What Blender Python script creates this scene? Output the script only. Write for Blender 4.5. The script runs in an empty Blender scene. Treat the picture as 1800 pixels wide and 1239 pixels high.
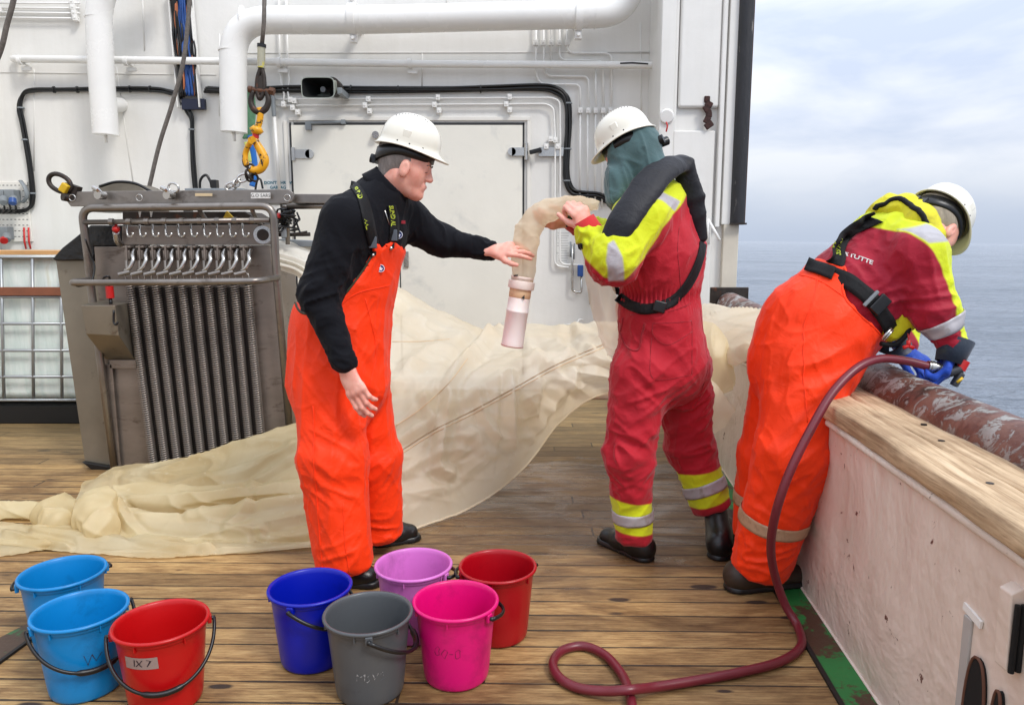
import bpy, bmesh, math, random
import numpy as np
from mathutils import Vector, Matrix
from mathutils.bvhtree import BVHTree
random.seed(7); RNG = np.random.RandomState(5)
C = bpy.context.scene.collection
SC = bpy.context.scene
R = math.radians
# ------------------------------------------------------------------ camera
H = 1.35; PITCH = R(8.7); F = 1300.0
cp, sp = math.cos(PITCH), math.sin(PITCH)
cam = bpy.data.cameras.new('camera'); cam.lens = 26.0; cam.sensor_width = 36
cam.clip_start = 0.05; cam.clip_end = 60000
cam_o = bpy.data.objects.new('camera', cam); C.objects.link(cam_o)
cam_o.location = (0, 0, H); cam_o.rotation_euler = (R(90) - PITCH, 0, 0)
SC.camera = cam_o
def A(px, py, Y):                       # photo pixel -> point at distance Y from the camera
    u, v = px - 900.0, py - 619.5
    t = Y / (F * cp - v * sp)
    return Vector((u * t, Y, H - (F * sp + v * cp) * t))
def G(px, py, z=0.0):                   # photo pixel -> point at height z
    u, v = px - 900.0, py - 619.5
    t = (H - z) / (F * sp + v * cp)
    return Vector((u * t, (F * cp - v * sp) * t, z))
def lin(c):
    return tuple((x / 255 / 12.92 if x / 255 <= .04045 else ((x / 255 + .055) / 1.055) ** 2.4) for x in c[:3]) + (1,)
# ------------------------------------------------------------------ world, sun
SUN_EL, SUN_AZ = 52, 125                # azimuth: from +X clockwise seen from above is negative
w = bpy.data.worlds.new('World'); SC.world = w; w.use_nodes = True
nt = w.node_tree; N = nt.nodes; L = nt.links
for n in list(N): N.remove(n)
out = N.new('ShaderNodeOutputWorld'); bg = N.new('ShaderNodeBackground'); L.new(bg.outputs[0], out.inputs[0])
sky = N.new('ShaderNodeTexSky'); sky.sky_type = 'NISHITA'; sky.sun_disc = False
sky.sun_elevation = R(SUN_EL); sky.sun_rotation = R(140); sky.air_density = 1.2; sky.dust_density = 2
tc = N.new('ShaderNodeTexCoord'); mp = N.new('ShaderNodeMapping'); mp.inputs['Scale'].default_value = (1.6, 1.6, 5.0)
L.new(tc.outputs['Generated'], mp.inputs[0])
n1 = N.new('ShaderNodeTexNoise'); n1.inputs['Scale'].default_value = 2.6; n1.inputs['Detail'].default_value = 7
n1.inputs['Roughness'].default_value = .5; n1.inputs['Distortion'].default_value = .25
L.new(mp.outputs[0], n1.inputs['Vector'])
cr = N.new('ShaderNodeValToRGB'); e = cr.color_ramp.elements
e[0].position = .38; e[0].color = (.56, .63, .78, 1); e[1].position = .60; e[1].color = (.80, .83, .90, 1)
L.new(n1.outputs['Fac'], cr.inputs[0])
sep = N.new('ShaderNodeSeparateXYZ'); L.new(tc.outputs['Generated'], sep.inputs[0])
# overcast sky: brighter towards the zenith, a darker blue bank of cloud on the horizon
mr = N.new('ShaderNodeMapRange'); mr.inputs[1].default_value = .0; mr.inputs[2].default_value = .9
mr.inputs[3].default_value = .92; mr.inputs[4].default_value = 2.0; L.new(sep.outputs['Z'], mr.inputs[0])
hb = N.new('ShaderNodeMapRange'); hb.inputs[1].default_value = .0; hb.inputs[2].default_value = .11
hb.inputs[3].default_value = .0; hb.inputs[4].default_value = 1.0; hb.interpolation_type = 'SMOOTHSTEP'; L.new(sep.outputs['Z'], hb.inputs[0])
mixh = N.new('ShaderNodeMix'); mixh.data_type = 'RGBA'; mixh.inputs['A'].default_value = (.54, .62, .77, 1)
L.new(hb.outputs[0], mixh.inputs['Factor']); L.new(cr.outputs[0], mixh.inputs['B'])
sc_ = N.new('ShaderNodeVectorMath'); sc_.operation = 'SCALE'; L.new(mixh.outputs['Result'], sc_.inputs[0]); L.new(mr.outputs[0], sc_.inputs['Scale'])
ns = N.new('ShaderNodeVectorMath'); ns.operation = 'SCALE'; ns.inputs['Scale'].default_value = .012; L.new(sky.outputs[0], ns.inputs[0])
ad = N.new('ShaderNodeVectorMath'); ad.operation = 'ADD'; L.new(sc_.outputs[0], ad.inputs[0]); L.new(ns.outputs[0], ad.inputs[1])
L.new(ad.outputs[0], bg.inputs['Color']); bg.inputs['Strength'].default_value = 0.74
sun = bpy.data.lights.new('sun', 'SUN'); sun.energy = 1.5; sun.angle = R(13); sun.color = (1.0, .965, .92)
sun_o = bpy.data.objects.new('sun', sun); C.objects.link(sun_o)
sun_o.rotation_euler = Vector((.62, -.62, .95)).to_track_quat('Z', 'Y').to_euler(); sun_o.location = (3, -3, 6)
SC.view_settings.view_transform = 'Standard'; SC.view_settings.look = 'None'; SC.view_settings.gamma = 1
SC.view_settings.exposure = 0.50
SC.cycles.max_bounces = 8; SC.cycles.diffuse_bounces = 4; SC.cycles.glossy_bounces = 4
SC.cycles.use_denoising = True
# ------------------------------------------------------------------ objects, tags
def tag(o, label=None, cat=None, group=None, kind=None):
    if label: o['label'] = label
    if cat: o['category'] = cat
    if group: o['group'] = group
    if kind: o['kind'] = kind
    return o
def thing(name, label, cat, loc=(0, 0, 0), group=None, rot=(0, 0, 0)):
    o = bpy.data.objects.new(name, None); C.objects.link(o); o.location = loc; o.rotation_euler = rot
    o.empty_display_size = .1
    return tag(o, label, cat, group)
def link_mesh(name, me, mats, parent=None, smooth=True, keep=True):
    o = bpy.data.objects.new(name, me); C.objects.link(o)
    if not isinstance(mats, (list, tuple)): mats = [mats]
    for m in mats: me.materials.append(m)
    if smooth: me.polygons.foreach_set('use_smooth', [True] * len(me.polygons))
    if parent is not None:
        o.parent = parent
        if keep:
            bpy.context.view_layer.update()
            o.matrix_parent_inverse = world_of(parent).inverted()
    return o
def world_of(o):
    m = Matrix.LocRotScale(o.location, o.rotation_euler, o.scale)
    if o.parent: return world_of(o.parent) @ o.matrix_parent_inverse @ m
    return m
class MB:
    def __init__(s): s.v = []; s.f = []; s.m = []
    def add(s, vs, fs, m=0):
        b = len(s.v); s.v += [tuple(x) for x in vs]; s.f += [tuple(i + b for i in f) for f in fs]; s.m += [m] * len(fs); return s
    def box(s, c, d, rot=None, m=0):
        c = Vector(c); vs = []
        for x in (-.5, .5):
            for y in (-.5, .5):
                for z in (-.5, .5):
                    p = Vector((x * d[0], y * d[1], z * d[2]))
                    if rot is not None: p = rot @ p
                    vs.append(c + p)
        return s.add(vs, [(0, 1, 3, 2), (4, 6, 7, 5), (0, 4, 5, 1), (2, 3, 7, 6), (0, 2, 6, 4), (1, 5, 7, 3)], m)
    def bar(s, a, b, w, t, up=(0, 0, 1), m=0):   # bar from a to b, w along up x dir, t along up
        a = Vector(a); b = Vector(b); d = (b - a); L_ = d.length; d.normalize(); up = Vector(up)
        sd = up.cross(d); sd.normalize(); up = d.cross(sd)
        rot = Matrix((d, sd, up)).transposed()
        return s.box((a + b) / 2, (L_, w, t), rot, m)
    def tube(s, pts, r, n=12, caps=True, m=0, rr=None, closed=False, flat=None, upv=None):
        P = [Vector(p) for p in pts]; k = len(P)
        T = []
        for i in range(k):
            if closed: t = P[(i + 1) % k] - P[i - 1]
            else: t = P[min(i + 1, k - 1)] - P[max(i - 1, 0)]
            T.append(t.normalized() if t.length > 1e-9 else Vector((0, 0, 1)))
        ref = Vector(upv) if upv else (Vector((0, 0, 1)) if abs(T[0].z) < .9 else Vector((0, 1, 0)))
        u = T[0].cross(ref).normalized(); vs = []
        for i in range(k):
            u = (u - T[i] * u.dot(T[i]))
            u = u.normalized() if u.length > 1e-6 else T[i].orthogonal().normalized()
            v = T[i].cross(u); rad = rr[i] if rr is not None else r
            for j in range(n):
                a = 2 * math.pi * j / n
                vs.append(P[i] + u * (math.cos(a) * rad) + v * (math.sin(a) * rad * (flat or 1)))
        fs = []
        for i in range(k if closed else k - 1):
            i2 = (i + 1) % k
            for j in range(n):
                j2 = (j + 1) % n
                fs.append((i * n + j, i * n + j2, i2 * n + j2, i2 * n + j))
        if caps and not closed:
            fs.append(tuple(range(n - 1, -1, -1))); fs.append(tuple((k - 1) * n + j for j in range(n)))
        return s.add(vs, fs, m)
    def lathe(s, prof, n=32, mat=None, m=0, close=False):  # prof [(r,z)], mat Matrix
        vs = []; fs = []; k = len(prof)
        for r_, z in prof:
            for j in range(n):
                a = 2 * math.pi * j / n; p = Vector((math.cos(a) * r_, math.sin(a) * r_, z))
                vs.append(mat @ p if mat is not None else p)
        for i in range(k - 1 + (1 if close else 0)):
            i2 = (i + 1) % k
            for j in range(n):
                j2 = (j + 1) % n; fs.append((i * n + j, i * n + j2, i2 * n + j2, i2 * n + j))
        return s.add(vs, fs, m)
    def cyl(s, a, b, r, n=16, m=0, r2=None):
        return s.tube([a, b], r, n, True, m, rr=[r, r if r2 is None else r2])
    def prism(s, pts, dvec, m=0):
        k = len(pts); d = Vector(dvec); P = [Vector(p) for p in pts]
        fs = [tuple(range(k - 1, -1, -1)), tuple(k + i for i in range(k))]
        fs += [(i, (i + 1) % k, k + (i + 1) % k, k + i) for i in range(k)]
        return s.add(P + [p + d for p in P], fs, m)
    def build(s, name, mats, parent=None, bevel=0, smooth=False, auto=None, keep=True):
        me = bpy.data.meshes.new(name); me.from_pydata(s.v, [], s.f)
        me.polygons.foreach_set('material_index', s.m)
        bm = bmesh.new(); bm.from_mesh(me); bmesh.ops.recalc_face_normals(bm, faces=bm.faces); bm.to_mesh(me); bm.free()
        o = link_mesh(name, me, mats, parent, smooth or auto is not None, keep)
        if bevel:
            b = o.modifiers.new('bev', 'BEVEL'); b.width = bevel; b.segments = 2; b.limit_method = 'ANGLE'; b.angle_limit = R(40)
            me.polygons.foreach_set('use_smooth', [True] * len(me.polygons))
            wn = o.modifiers.new('wn', 'WEIGHTED_NORMAL'); wn.keep_sharp = True
        if auto is not None:
            sharp_edges(me, auto)
        return o
def sharp_edges(me, deg):
    bm = bmesh.new(); bm.from_mesh(me)
    for ed in bm.edges:
        if len(ed.link_faces) == 2 and ed.calc_face_angle(0) > R(deg): ed.smooth = False
    bm.to_mesh(me); bm.free()
def spline(pts, n=8, closed=False):      # catmull-rom through the points (any dimension)
    P = [np.array(tuple(p), float) for p in pts]; k = len(P); o = []
    rng = range(k if closed else k - 1)
    for i in rng:
        p1, p2 = P[i], P[(i + 1) % k]
        p0 = P[i - 1] if (i > 0 or closed) else 2 * p1 - p2
        p3 = P[(i + 2) % k] if (i + 2 < k or closed) else 2 * p2 - p1
        for j in range(n):
            t = j / n
            o.append(.5 * ((2 * p1) + (p2 - p0) * t + (2 * p0 - 5 * p1 + 4 * p2 - p3) * t * t + (3 * p1 - p0 - 3 * p2 + p3) * t ** 3))
    if not closed: o.append(P[-1])
    return o
def round_path(pts, rad, n=6):           # polyline with rounded corners
    P = [Vector(p) for p in pts]; o = [P[0]]
    for i in range(1, len(P) - 1):
        a, b, c = P[i - 1], P[i], P[i + 1]
        r_ = min(rad, (a - b).length * .49, (c - b).length * .49)
        s_ = b + (a - b).normalized() * r_; e_ = b + (c - b).normalized() * r_
        for j in range(n + 1):
            t = j / n; o.append(s_ * (1 - t) ** 2 + b * 2 * t * (1 - t) + e_ * t * t)
    o.append(P[-1]); return o
# ------------------------------------------------------------------ materials
def nodes(m):
    m.use_nodes = True; t = m.node_tree
    return t.nodes, t.links, t.nodes['Principled BSDF']
def noise(N, L, vec, scale, detail=4, rough=.55, dist=0):
    n = N.new('ShaderNodeTexNoise'); n.inputs['Scale'].default_value = scale; n.inputs['Detail'].default_value = detail
    n.inputs['Roughness'].default_value = rough; n.inputs['Distortion'].default_value = dist; L.new(vec, n.inputs['Vector']); return n
def ramp(N, L, fac, stops):
    r_ = N.new('ShaderNodeValToRGB'); el = r_.color_ramp.elements
    while len(el) < len(stops): el.new(.5)
    for i, (p, c) in enumerate(stops):
        el[i].position = p; el[i].color = c if len(c) == 4 else tuple(c) + (1,)
    L.new(fac, r_.inputs[0]); return r_
def mixc(N, L, fac, a, b, mode='MIX'):
    x = N.new('ShaderNodeMix'); x.data_type = 'RGBA'; x.blend_type = mode
    for nm, val in (('Factor', fac), ('A', a), ('B', b)):
        if hasattr(val, 'is_linked') or hasattr(val, 'links'): L.new(val, x.inputs[nm])
        elif nm == 'Factor': x.inputs[0].default_value = val
        else: x.inputs[nm].default_value = val
    return x.outputs['Result']
def bumpn(N, L, b, h, strength, dist=.01, prev=None):
    bn = N.new('ShaderNodeBump'); bn.inputs['Strength'].default_value = strength; bn.inputs['Distance'].default_value = dist
    L.new(h, bn.inputs['Height'])
    if prev is not None: L.new(prev.outputs[0], bn.inputs['Normal'])
    L.new(bn.outputs[0], b.inputs['Normal']); return bn
_mc = {}
def mat(name, col, rough=.5, metal=0, var=.12, vs=6, bump=.15, bs=60, bd=.002, dirt=None, ds=8, dlo=.58, dhi=.7, coat=0, stretch=None, sheen=0, sss=0, srgb=True, spec=.5, trans=0):
    if name in _mc: return _mc[name]
    m = bpy.data.materials.new(name); N, L, b = nodes(m); c = lin(col) if srgb else tuple(col) + (1,)
    tc = N.new('ShaderNodeTexCoord'); vec = tc.outputs['Object']
    if stretch:
        mp = N.new('ShaderNodeMapping'); mp.inputs['Scale'].default_value = stretch; L.new(vec, mp.inputs[0]); vec = mp.outputs[0]
    n = noise(N, L, vec, vs, 5, .6)
    lo = tuple(x * (1 - var) for x in c[:3]) + (1,); hi = tuple(min(1, x * (1 + var)) for x in c[:3]) + (1,)
    col_o = ramp(N, L, n.outputs['Fac'], [(.3, lo), (.7, hi)]).outputs[0]
    if dirt:
        n2 = noise(N, L, vec, ds, 8, .65, .3)
        f = ramp(N, L, n2.outputs['Fac'], [(dlo, (0, 0, 0)), (dhi, (1, 1, 1))]).outputs[0]
        col_o = mixc(N, L, f, col_o, lin(dirt))
    L.new(col_o, b.inputs['Base Color'])
    b.inputs['Metallic'].default_value = metal; b.inputs['Specular IOR Level'].default_value = spec
    rn = N.new('ShaderNodeMapRange'); rn.inputs[3].default_value = max(.03, rough - .1); rn.inputs[4].default_value = min(1, rough + .1)
    L.new(n.outputs['Fac'], rn.inputs[0]); L.new(rn.outputs[0], b.inputs['Roughness'])
    if coat: b.inputs['Coat Weight'].default_value = coat
    if sheen: b.inputs['Sheen Weight'].default_value = sheen
    if trans: b.inputs['Transmission Weight'].default_value = trans
    if sss:
        b.inputs['Subsurface Weight'].default_value = sss; b.inputs['Subsurface Radius'].default_value = (.012, .005, .003); b.inputs['Subsurface Scale'].default_value = 1
    if bump:
        n3 = noise(N, L, vec, bs, 4, .6); bumpn(N, L, b, n3.outputs['Fac'], bump, bd)
    _mc[name] = m; return m
WHITE = (226, 223, 215)
m_steel = mat('stainless_steel', (138, 132, 126), .38, .85, .18, 5, .12, 90, .001, dirt=(74, 62, 52), ds=5, dlo=.56, dhi=.75)
m_chrome = mat('bright_metal', (188, 186, 182), .26, .95, .1, 12, .1, 80)
m_dark = mat('dark_steel', (58, 52, 48), .5, .6, .3, 20, .4, 60, dirt=(96, 58, 40), ds=18)
m_black = mat('black_plastic', (17, 17, 19), .38, 0, .3, 30, .1, 150)
m_rub = mat('black_rubber_cable', (14, 14, 15), .32, 0, .2, 30, .1, 150)
m_wp = mat('white_paint', WHITE, .38, 0, .03, 4, .25, 22, .004, dirt=(180, 172, 158), ds=6, dlo=.66, dhi=.85)
m_wp2 = mat('white_gloss_paint', (232, 231, 227), .26, 0, .03, 4, .2, 30, .003, dirt=(186, 184, 178), ds=9, dlo=.68, dhi=.85)
m_grey = mat('grey_plastic', (128, 134, 138), .5)
m_red = mat('red_plastic', (190, 28, 26), .35)
m_orope = mat('grey_wire_rope', (104, 98, 92), .6, .3, .3, 60, .5, 300)
# ------------------------------------------------------------------ ground sheet: the deck
W = 6.65                                 # distance of the bulkhead
def XB(Y): return .926 + .076 * Y        # inner face of the bulwark
def wood_mat():
    m = bpy.data.materials.new('deck_planks'); N, L, b = nodes(m)
    tc = N.new('ShaderNodeTexCoord'); mp = N.new('ShaderNodeMapping'); mp.inputs['Rotation'].default_value = (0, 0, R(.9))
    L.new(tc.outputs['Object'], mp.inputs[0]); sp_ = N.new('ShaderNodeSeparateXYZ'); L.new(mp.outputs[0], sp_.inputs[0])
    def mth(op, a, b_=None, c=None):
        q = N.new('ShaderNodeMath'); q.operation = op
        for i, x in enumerate((a, b_, c)):
            if x is None: continue
            if hasattr(x, 'links'): L.new(x, q.inputs[i])
            else: q.inputs[i].default_value = x
        return q.outputs[0]
    wob = noise(N, L, mp.outputs[0], 1.3, 2)
    yy = mth('ADD', mth('DIVIDE', sp_.outputs['Y'], .105), mth('MULTIPLY', wob.outputs['Fac'], .10))
    idx = mth('FLOOR', yy); fr = mth('FRACT', yy)
    wn = N.new('ShaderNodeTexWhiteNoise'); wn.noise_dimensions = '1D'; L.new(idx, wn.inputs['W'])
    # butt joints
    xx = mth('ADD', mth('DIVIDE', sp_.outputs['X'], 6.7), mth('MULTIPLY', wn.outputs['Value'], 7.3))
    xi = mth('FLOOR', xx); xf = mth('FRACT', xx)
    wn2 = N.new('ShaderNodeTexWhiteNoise'); wn2.noise_dimensions = '2D'
    cb = N.new('ShaderNodeCombineXYZ'); L.new(idx, cb.inputs[0]); L.new(xi, cb.inputs[1]); L.new(cb.outputs[0], wn2.inputs['Vector'])
    # grain, shifted per plank
    cv = N.new('ShaderNodeCombineXYZ'); L.new(mth('ADD', mth('MULTIPLY', sp_.outputs['X'], 2.1), mth('MULTIPLY', wn2.outputs['Value'], 37)), cv.inputs[0])
    L.new(mth('MULTIPLY', sp_.outputs['Y'], 14), cv.inputs[1]); L.new(mth('MULTIPLY', wn.outputs['Value'], 9), cv.inputs[2])
    g1 = noise(N, L, cv.outputs[0], 3.2, 10, .62, .25); g2 = noise(N, L, cv.outputs[0], 14, 6, .7, .2)
    wv = N.new('ShaderNodeTexWave'); wv.wave_type = 'BANDS'; wv.bands_direction = 'Y'; wv.inputs['Scale'].default_value = 1.6
    wv.inputs['Distortion'].default_value = 9; wv.inputs['Detail'].default_value = 3; wv.inputs['Detail Scale'].default_value = .5; L.new(cv.outputs[0], wv.inputs['Vector'])
    base = ramp(N, L, g1.outputs['Fac'], [(.24, (.12, .066, .028)), (.42, (.27, .17, .076)), (.58, (.37, .25, .118)), (.78, (.49, .36, .19))]).outputs[0]
    tone = ramp(N, L, wn2.outputs['Value'], [(0, (.70, .66, .60)), (.5, (1.0, .98, .92)), (1, (1.26, 1.22, 1.08))]).outputs[0]
    col = mixc(N, L, 1.0, base, tone, 'MULTIPLY')
    gw = ramp(N, L, wv.outputs['Fac'], [(.0, (.66, .60, .55)), (.3, (1, 1, 1)), (1, (1.08, 1.06, 1.03))]).outputs[0]
    col = mixc(N, L, .5, col, gw, 'MULTIPLY')
    fine = ramp(N, L, g2.outputs['Fac'], [(.3, (.66, .61, .55)), (.55, (1.08, 1.06, 1.04))]).outputs[0]
    col = mixc(N, L, .75, col, fine, 'MULTIPLY')
    # large patches of wear, tar smears and damp
    st = N.new('ShaderNodeMapping'); st.inputs['Scale'].default_value = (.5, 1.6, 1); L.new(tc.outputs['Object'], st.inputs[0])
    pw = noise(N, L, st.outputs[0], 2.6, 9, .68, .8)
    pf = ramp(N, L, pw.outputs['Fac'], [(.40, (.46, .38, .31)), (.54, (1.06, 1.04, 1.0))]).outputs[0]
    col = mixc(N, L, .8, col, pf, 'MULTIPLY')
    # knots
    kv = N.new('ShaderNodeMapping'); kv.inputs['Scale'].default_value = (3.3, 9.5, 1); L.new(tc.outputs['Object'], kv.inputs[0])
    vo = N.new('ShaderNodeTexVoronoi'); vo.inputs['Scale'].default_value = 1.0; L.new(kv.outputs[0], vo.inputs['Vector'])
    vsep = N.new('ShaderNodeSeparateColor'); L.new(vo.outputs['Color'], vsep.inputs[0])
    kr = mth('MULTIPLY', mth('LESS_THAN', vsep.outputs[0], .62), mth('MULTIPLY', vsep.outputs[1], .21))
    knd = mth('ADD', vo.outputs['Distance'], mth('MULTIPLY', g2.outputs['Fac'], .05))
    kn = mth('SMOOTH_MIN', 1, mth('MAXIMUM', 0, mth('MULTIPLY', mth('SUBTRACT', kr, mth('SUBTRACT', knd, .02)), 22)), .1)
    col = mixc(N, L, kn, col, (.035, .02, .013, 1))
    # caulked seams of uneven width
    sm = noise(N, L, mp.outputs[0], 2.2, 7, .7); edge = mth('ABSOLUTE', mth('SUBTRACT', fr, .5))
    gw_ = mth('ADD', mth('MULTIPLY', sm.outputs['Fac'], .14), .385)
    gap = mth('MINIMUM', 1, mth('MAXIMUM', 0, mth('MULTIPLY', mth('SUBTRACT', edge, gw_), 34)))
    je = mth('GREATER_THAN', mth('ABSOLUTE', mth('SUBTRACT', xf, .5)), .4993)
    gapj = mth('MAXIMUM', gap, je)
    col = mixc(N, L, mth('MULTIPLY', gapj, .93), col, (.018, .011, .008, 1))
    # wet, dark, shining patch by the middle of the deck
    spo = N.new('ShaderNodeSeparateXYZ'); L.new(tc.outputs['Object'], spo.inputs[0])
    dx = mth('SUBTRACT', spo.outputs['X'], .35); dy = mth('SUBTRACT', spo.outputs['Y'], 3.75)
    dd = mth('SQRT', mth('ADD', mth('MULTIPLY', mth('MULTIPLY', dx, dx), .45), mth('MULTIPLY', dy, dy)))
    wt = noise(N, L, st.outputs[0], 5, 6, .6, .6)
    wet = mth('MULTIPLY', mth('SUBTRACT', 1.30, dd), 1.6); wet = mth('ADD', wet, mth('MULTIPLY', mth('SUBTRACT', wt.outputs['Fac'], .55), 2.2))
    wet = mth('MINIMUM', 1, mth('MAXIMUM', 0, wet))
    col = mixc(N, L, mth('MULTIPLY', wet, .72), col, (.075, .040, .024, 1))
    # worn grey-yellow patch further back
    yb = mth('MINIMUM', 1, mth('MAXIMUM', 0, mth('SUBTRACT', spo.outputs['Y'], 4.0)))
    col = mixc(N, L, mth('MULTIPLY', yb, .38), col, (.25, .20, .10, 1))
    L.new(col, b.inputs['Base Color'])
    pud = ramp(N, L, mth('MULTIPLY', wet, wt.outputs['Fac']), [(.40, (0, 0, 0)), (.56, (1, 1, 1))]).outputs[0]
    ro = N.new('ShaderNodeMapRange'); ro.inputs[3].default_value = .62; ro.inputs[4].default_value = .13; L.new(pud, ro.inputs[0])
    L.new(mth('SUBTRACT', ro.outputs[0], mth('MULTIPLY', g2.outputs['Fac'], .1)), b.inputs['Roughness'])
    b.inputs['Specular IOR Level'].default_value = .45
    hgt = mth('SUBTRACT', mth('ADD', mth('MULTIPLY', g2.outputs['Fac'], .3), mth('MULTIPLY', g1.outputs['Fac'], .3)), mth('MULTIPLY', gapj, 1.4))
    hgt = mth('MULTIPLY', hgt, mth('SUBTRACT', 1, mth('MULTIPLY', pud, .75)))
    bumpn(N, L, b, hgt, .8, .006)
    return m
mb = MB(); mb.add([(-9, -4, 0), (XB(-4) + .0, -4, 0), (XB(W), W + .2, 0), (-9, W + .2, 0)], [(0, 1, 2, 3)])
deck = mb.build('deck', wood_mat()); tag(deck, kind='structure')
# green painted waterway plate along the bulwark (flat, 4 mm above the planks)
m_green = mat('worn_green_paint', (38, 118, 58), .5, 0, .15, 5, .5, 40, .004, dirt=(74, 52, 38), ds=7, dlo=.50, dhi=.54, spec=.5)
mb = MB(); mb.add([(XB(1.0) - .105, 1.0, .004), (XB(1.0), 1.0, .004), (XB(W), W, .004), (XB(W) - .105, W, .004)], [(0, 1, 2, 3)])
tag(mb.build('waterway', m_green), kind='structure')
mb = MB(); mb.bar((XB(1.0) - .112, 1.0, .004), (XB(W) - .112, W, .004), .014, .012)
tag(mb.build('waterway_edge', mat('tar_seam', (16, 14, 13), .6)), kind='structure')
# hatch rim with green paint at the left edge
p = [G(-60, 1150, .004), G(68, 1085, .004), G(72, 1108, .004), G(-60, 1205, .004)]
mb = MB(); mb.add(p, [(0, 1, 2, 3)]); tag(mb.build('deck_plate', mat('worn_green_plate', (44, 96, 52), .5, 0, .15, 5, .5, 40, .004, dirt=(66, 46, 32), ds=9, dlo=.42, dhi=.46)), kind='structure')
mb = MB(); mb.bar(G(-60, 1207, .004), G(74, 1109, .004), .012, .012); tag(mb.build('deck_plate_seam', mat('tar_seam', (16, 14, 13))), kind='structure')
# ------------------------------------------------------------------ sea
def sea_mat():
    m = bpy.data.materials.new('sea_water'); N, L, b = nodes(m)
    tc = N.new('ShaderNodeTexCoord'); mp = N.new('ShaderNodeMapping'); mp.inputs['Scale'].default_value = (.55, 1, 1); mp.inputs['Rotation'].default_value = (0, 0, R(12)); L.new(tc.outputs['Object'], mp.inputs[0])
    a = noise(N, L, mp.outputs[0], .35, 8, .6, .3); c = noise(N, L, mp.outputs[0], 1.6, 8, .62, .4); f = noise(N, L, mp.outputs[0], .05, 4)
    b.inputs['Roughness'].default_value = .16; b.inputs['IOR'].default_value = 1.33
    L.new(ramp(N, L, f.outputs['Fac'], [(.35, (.17, .21, .26)), (.65, (.27, .31, .37))]).outputs[0], b.inputs['Base Color'])
    big = noise(N, L, mp.outputs[0], .07, 6, .6, .3); b0 = bumpn(N, L, b, big.outputs['Fac'], 1.0, 5.0); b1 = bumpn(N, L, b, a.outputs['Fac'], 1.0, 2.2, b0); b2 = bumpn(N, L, b, c.outputs['Fac'], 1.0, .42, b1)
    return m
mb = MB(); SZ = -3.2; S_ = 30000
mb.add([(-S_, -200, 0), (S_, -200, 0), (S_, S_, 0), (-S_, S_, 0)], [(0, 1, 2, 3)])
sea = mb.build('sea', sea_mat()); sea.location = (0, 0, SZ); sea.rotation_euler = (0, R(.55), 0); tag(sea, kind='structure')
# ------------------------------------------------------------------ bulwark
m_bul = bpy.data.materials.new('bulwark_paint_bounce_tint'); N, L, b = nodes(m_bul)
tc = N.new('ShaderNodeTexCoord'); ov = tc.outputs['Object']
n0 = noise(N, L, ov, 1.6, 5, .6, .4); n1_ = noise(N, L, ov, 11, 9, .7, .6); n2_ = noise(N, L, ov, 3.1, 10, .72)
vv = N.new('ShaderNodeMapping'); vv.inputs['Scale'].default_value = (3, 3, .5); L.new(ov, vv.inputs[0]); n3_ = noise(N, L, vv.outputs[0], 3, 6, .6)
c0 = ramp(N, L, n0.outputs['Fac'], [(.3, (.68, .565, .485)), (.7, (.74, .63, .55))]).outputs[0]  # off-white paint with the pink of bounced red light mixed into its colour
c0 = mixc(N, L, .28, c0, ramp(N, L, n3_.outputs['Fac'], [(.35, (.80, .72, .68)), (.6, (1.05, 1.04, 1.02))]).outputs[0], 'MULTIPLY')
chip = ramp(N, L, n1_.outputs['Fac'], [(.640, (0, 0, 0)), (.648, (1, 1, 1))]).outputs[0]
c0 = mixc(N, L, chip, c0, (.10, .03, .022, 1))
L.new(c0, b.inputs['Base Color']); b.inputs['Roughness'].default_value = .42
bb = bumpn(N, L, b, n0.outputs['Fac'], .7, .07); bb = bumpn(N, L, b, n2_.outputs['Fac'], .35, .012, bb); bumpn(N, L, b, chip, -.5, .003, bb)
BH = .725
def bx(X_, Y_, z_): return Vector((XB(Y_) + X_, Y_, z_))
bul = thing('bulwark', 'off-white steel bulwark, pink bounced light in its colour, with chipped paint under a timber capping', 'bulwark', bx(0, 3, 0))
me_pts = [(-1.5), W]
# plate with a freeing-port slot and hooks
bm = bmesh.new()
Y0, Y1 = .6, 5.95; ns_, nz_ = 90, 12
gv = {}
def slot(Y_, z_):
    return False
mb = MB()
vs = []; fs = []
for i in range(ns_ + 1):
    Yv = Y0 + (Y1 - Y0) * i / ns_
    for j in range(nz_ + 1):
        zv = BH * j / nz_; dent = .004 * math.sin(Yv * 5.1 + zv * 3) + .003 * math.sin(Yv * 13 - zv * 9)
        vs.append(bx(dent * math.sin(math.pi * j / nz_), Yv, zv))
for i in range(ns_):
    for j in range(nz_):
        a = i * (nz_ + 1) + j; fs.append((a, a + nz_ + 1, a + nz_ + 2, a + 1))
mb.add(vs, fs)
mb.build('inner_plate', m_bul, bul, smooth=True)
mb = MB(); mb.prism([bx(.012, Y0, 0), bx(.20, Y0, 0), bx(.20, Y0, BH), bx(.012, Y0, BH)], bx(0, Y1, 0) - bx(0, Y0, 0)); mb.build('outer_shell', m_bul, bul)
mb = MB(); mb.tube([bx(-.004, Y0, BH - .012), bx(-.004, Y1, BH - .012)], .014, 12); mb.build('edge_bead', m_bul, bul, smooth=True)
mb = MB(); mb.tube([bx(-.002, Y0, .008), bx(-.002, Y1, .004)], .005, 10); mb.build('foot_weld', m_bul, bul, smooth=True)
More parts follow.
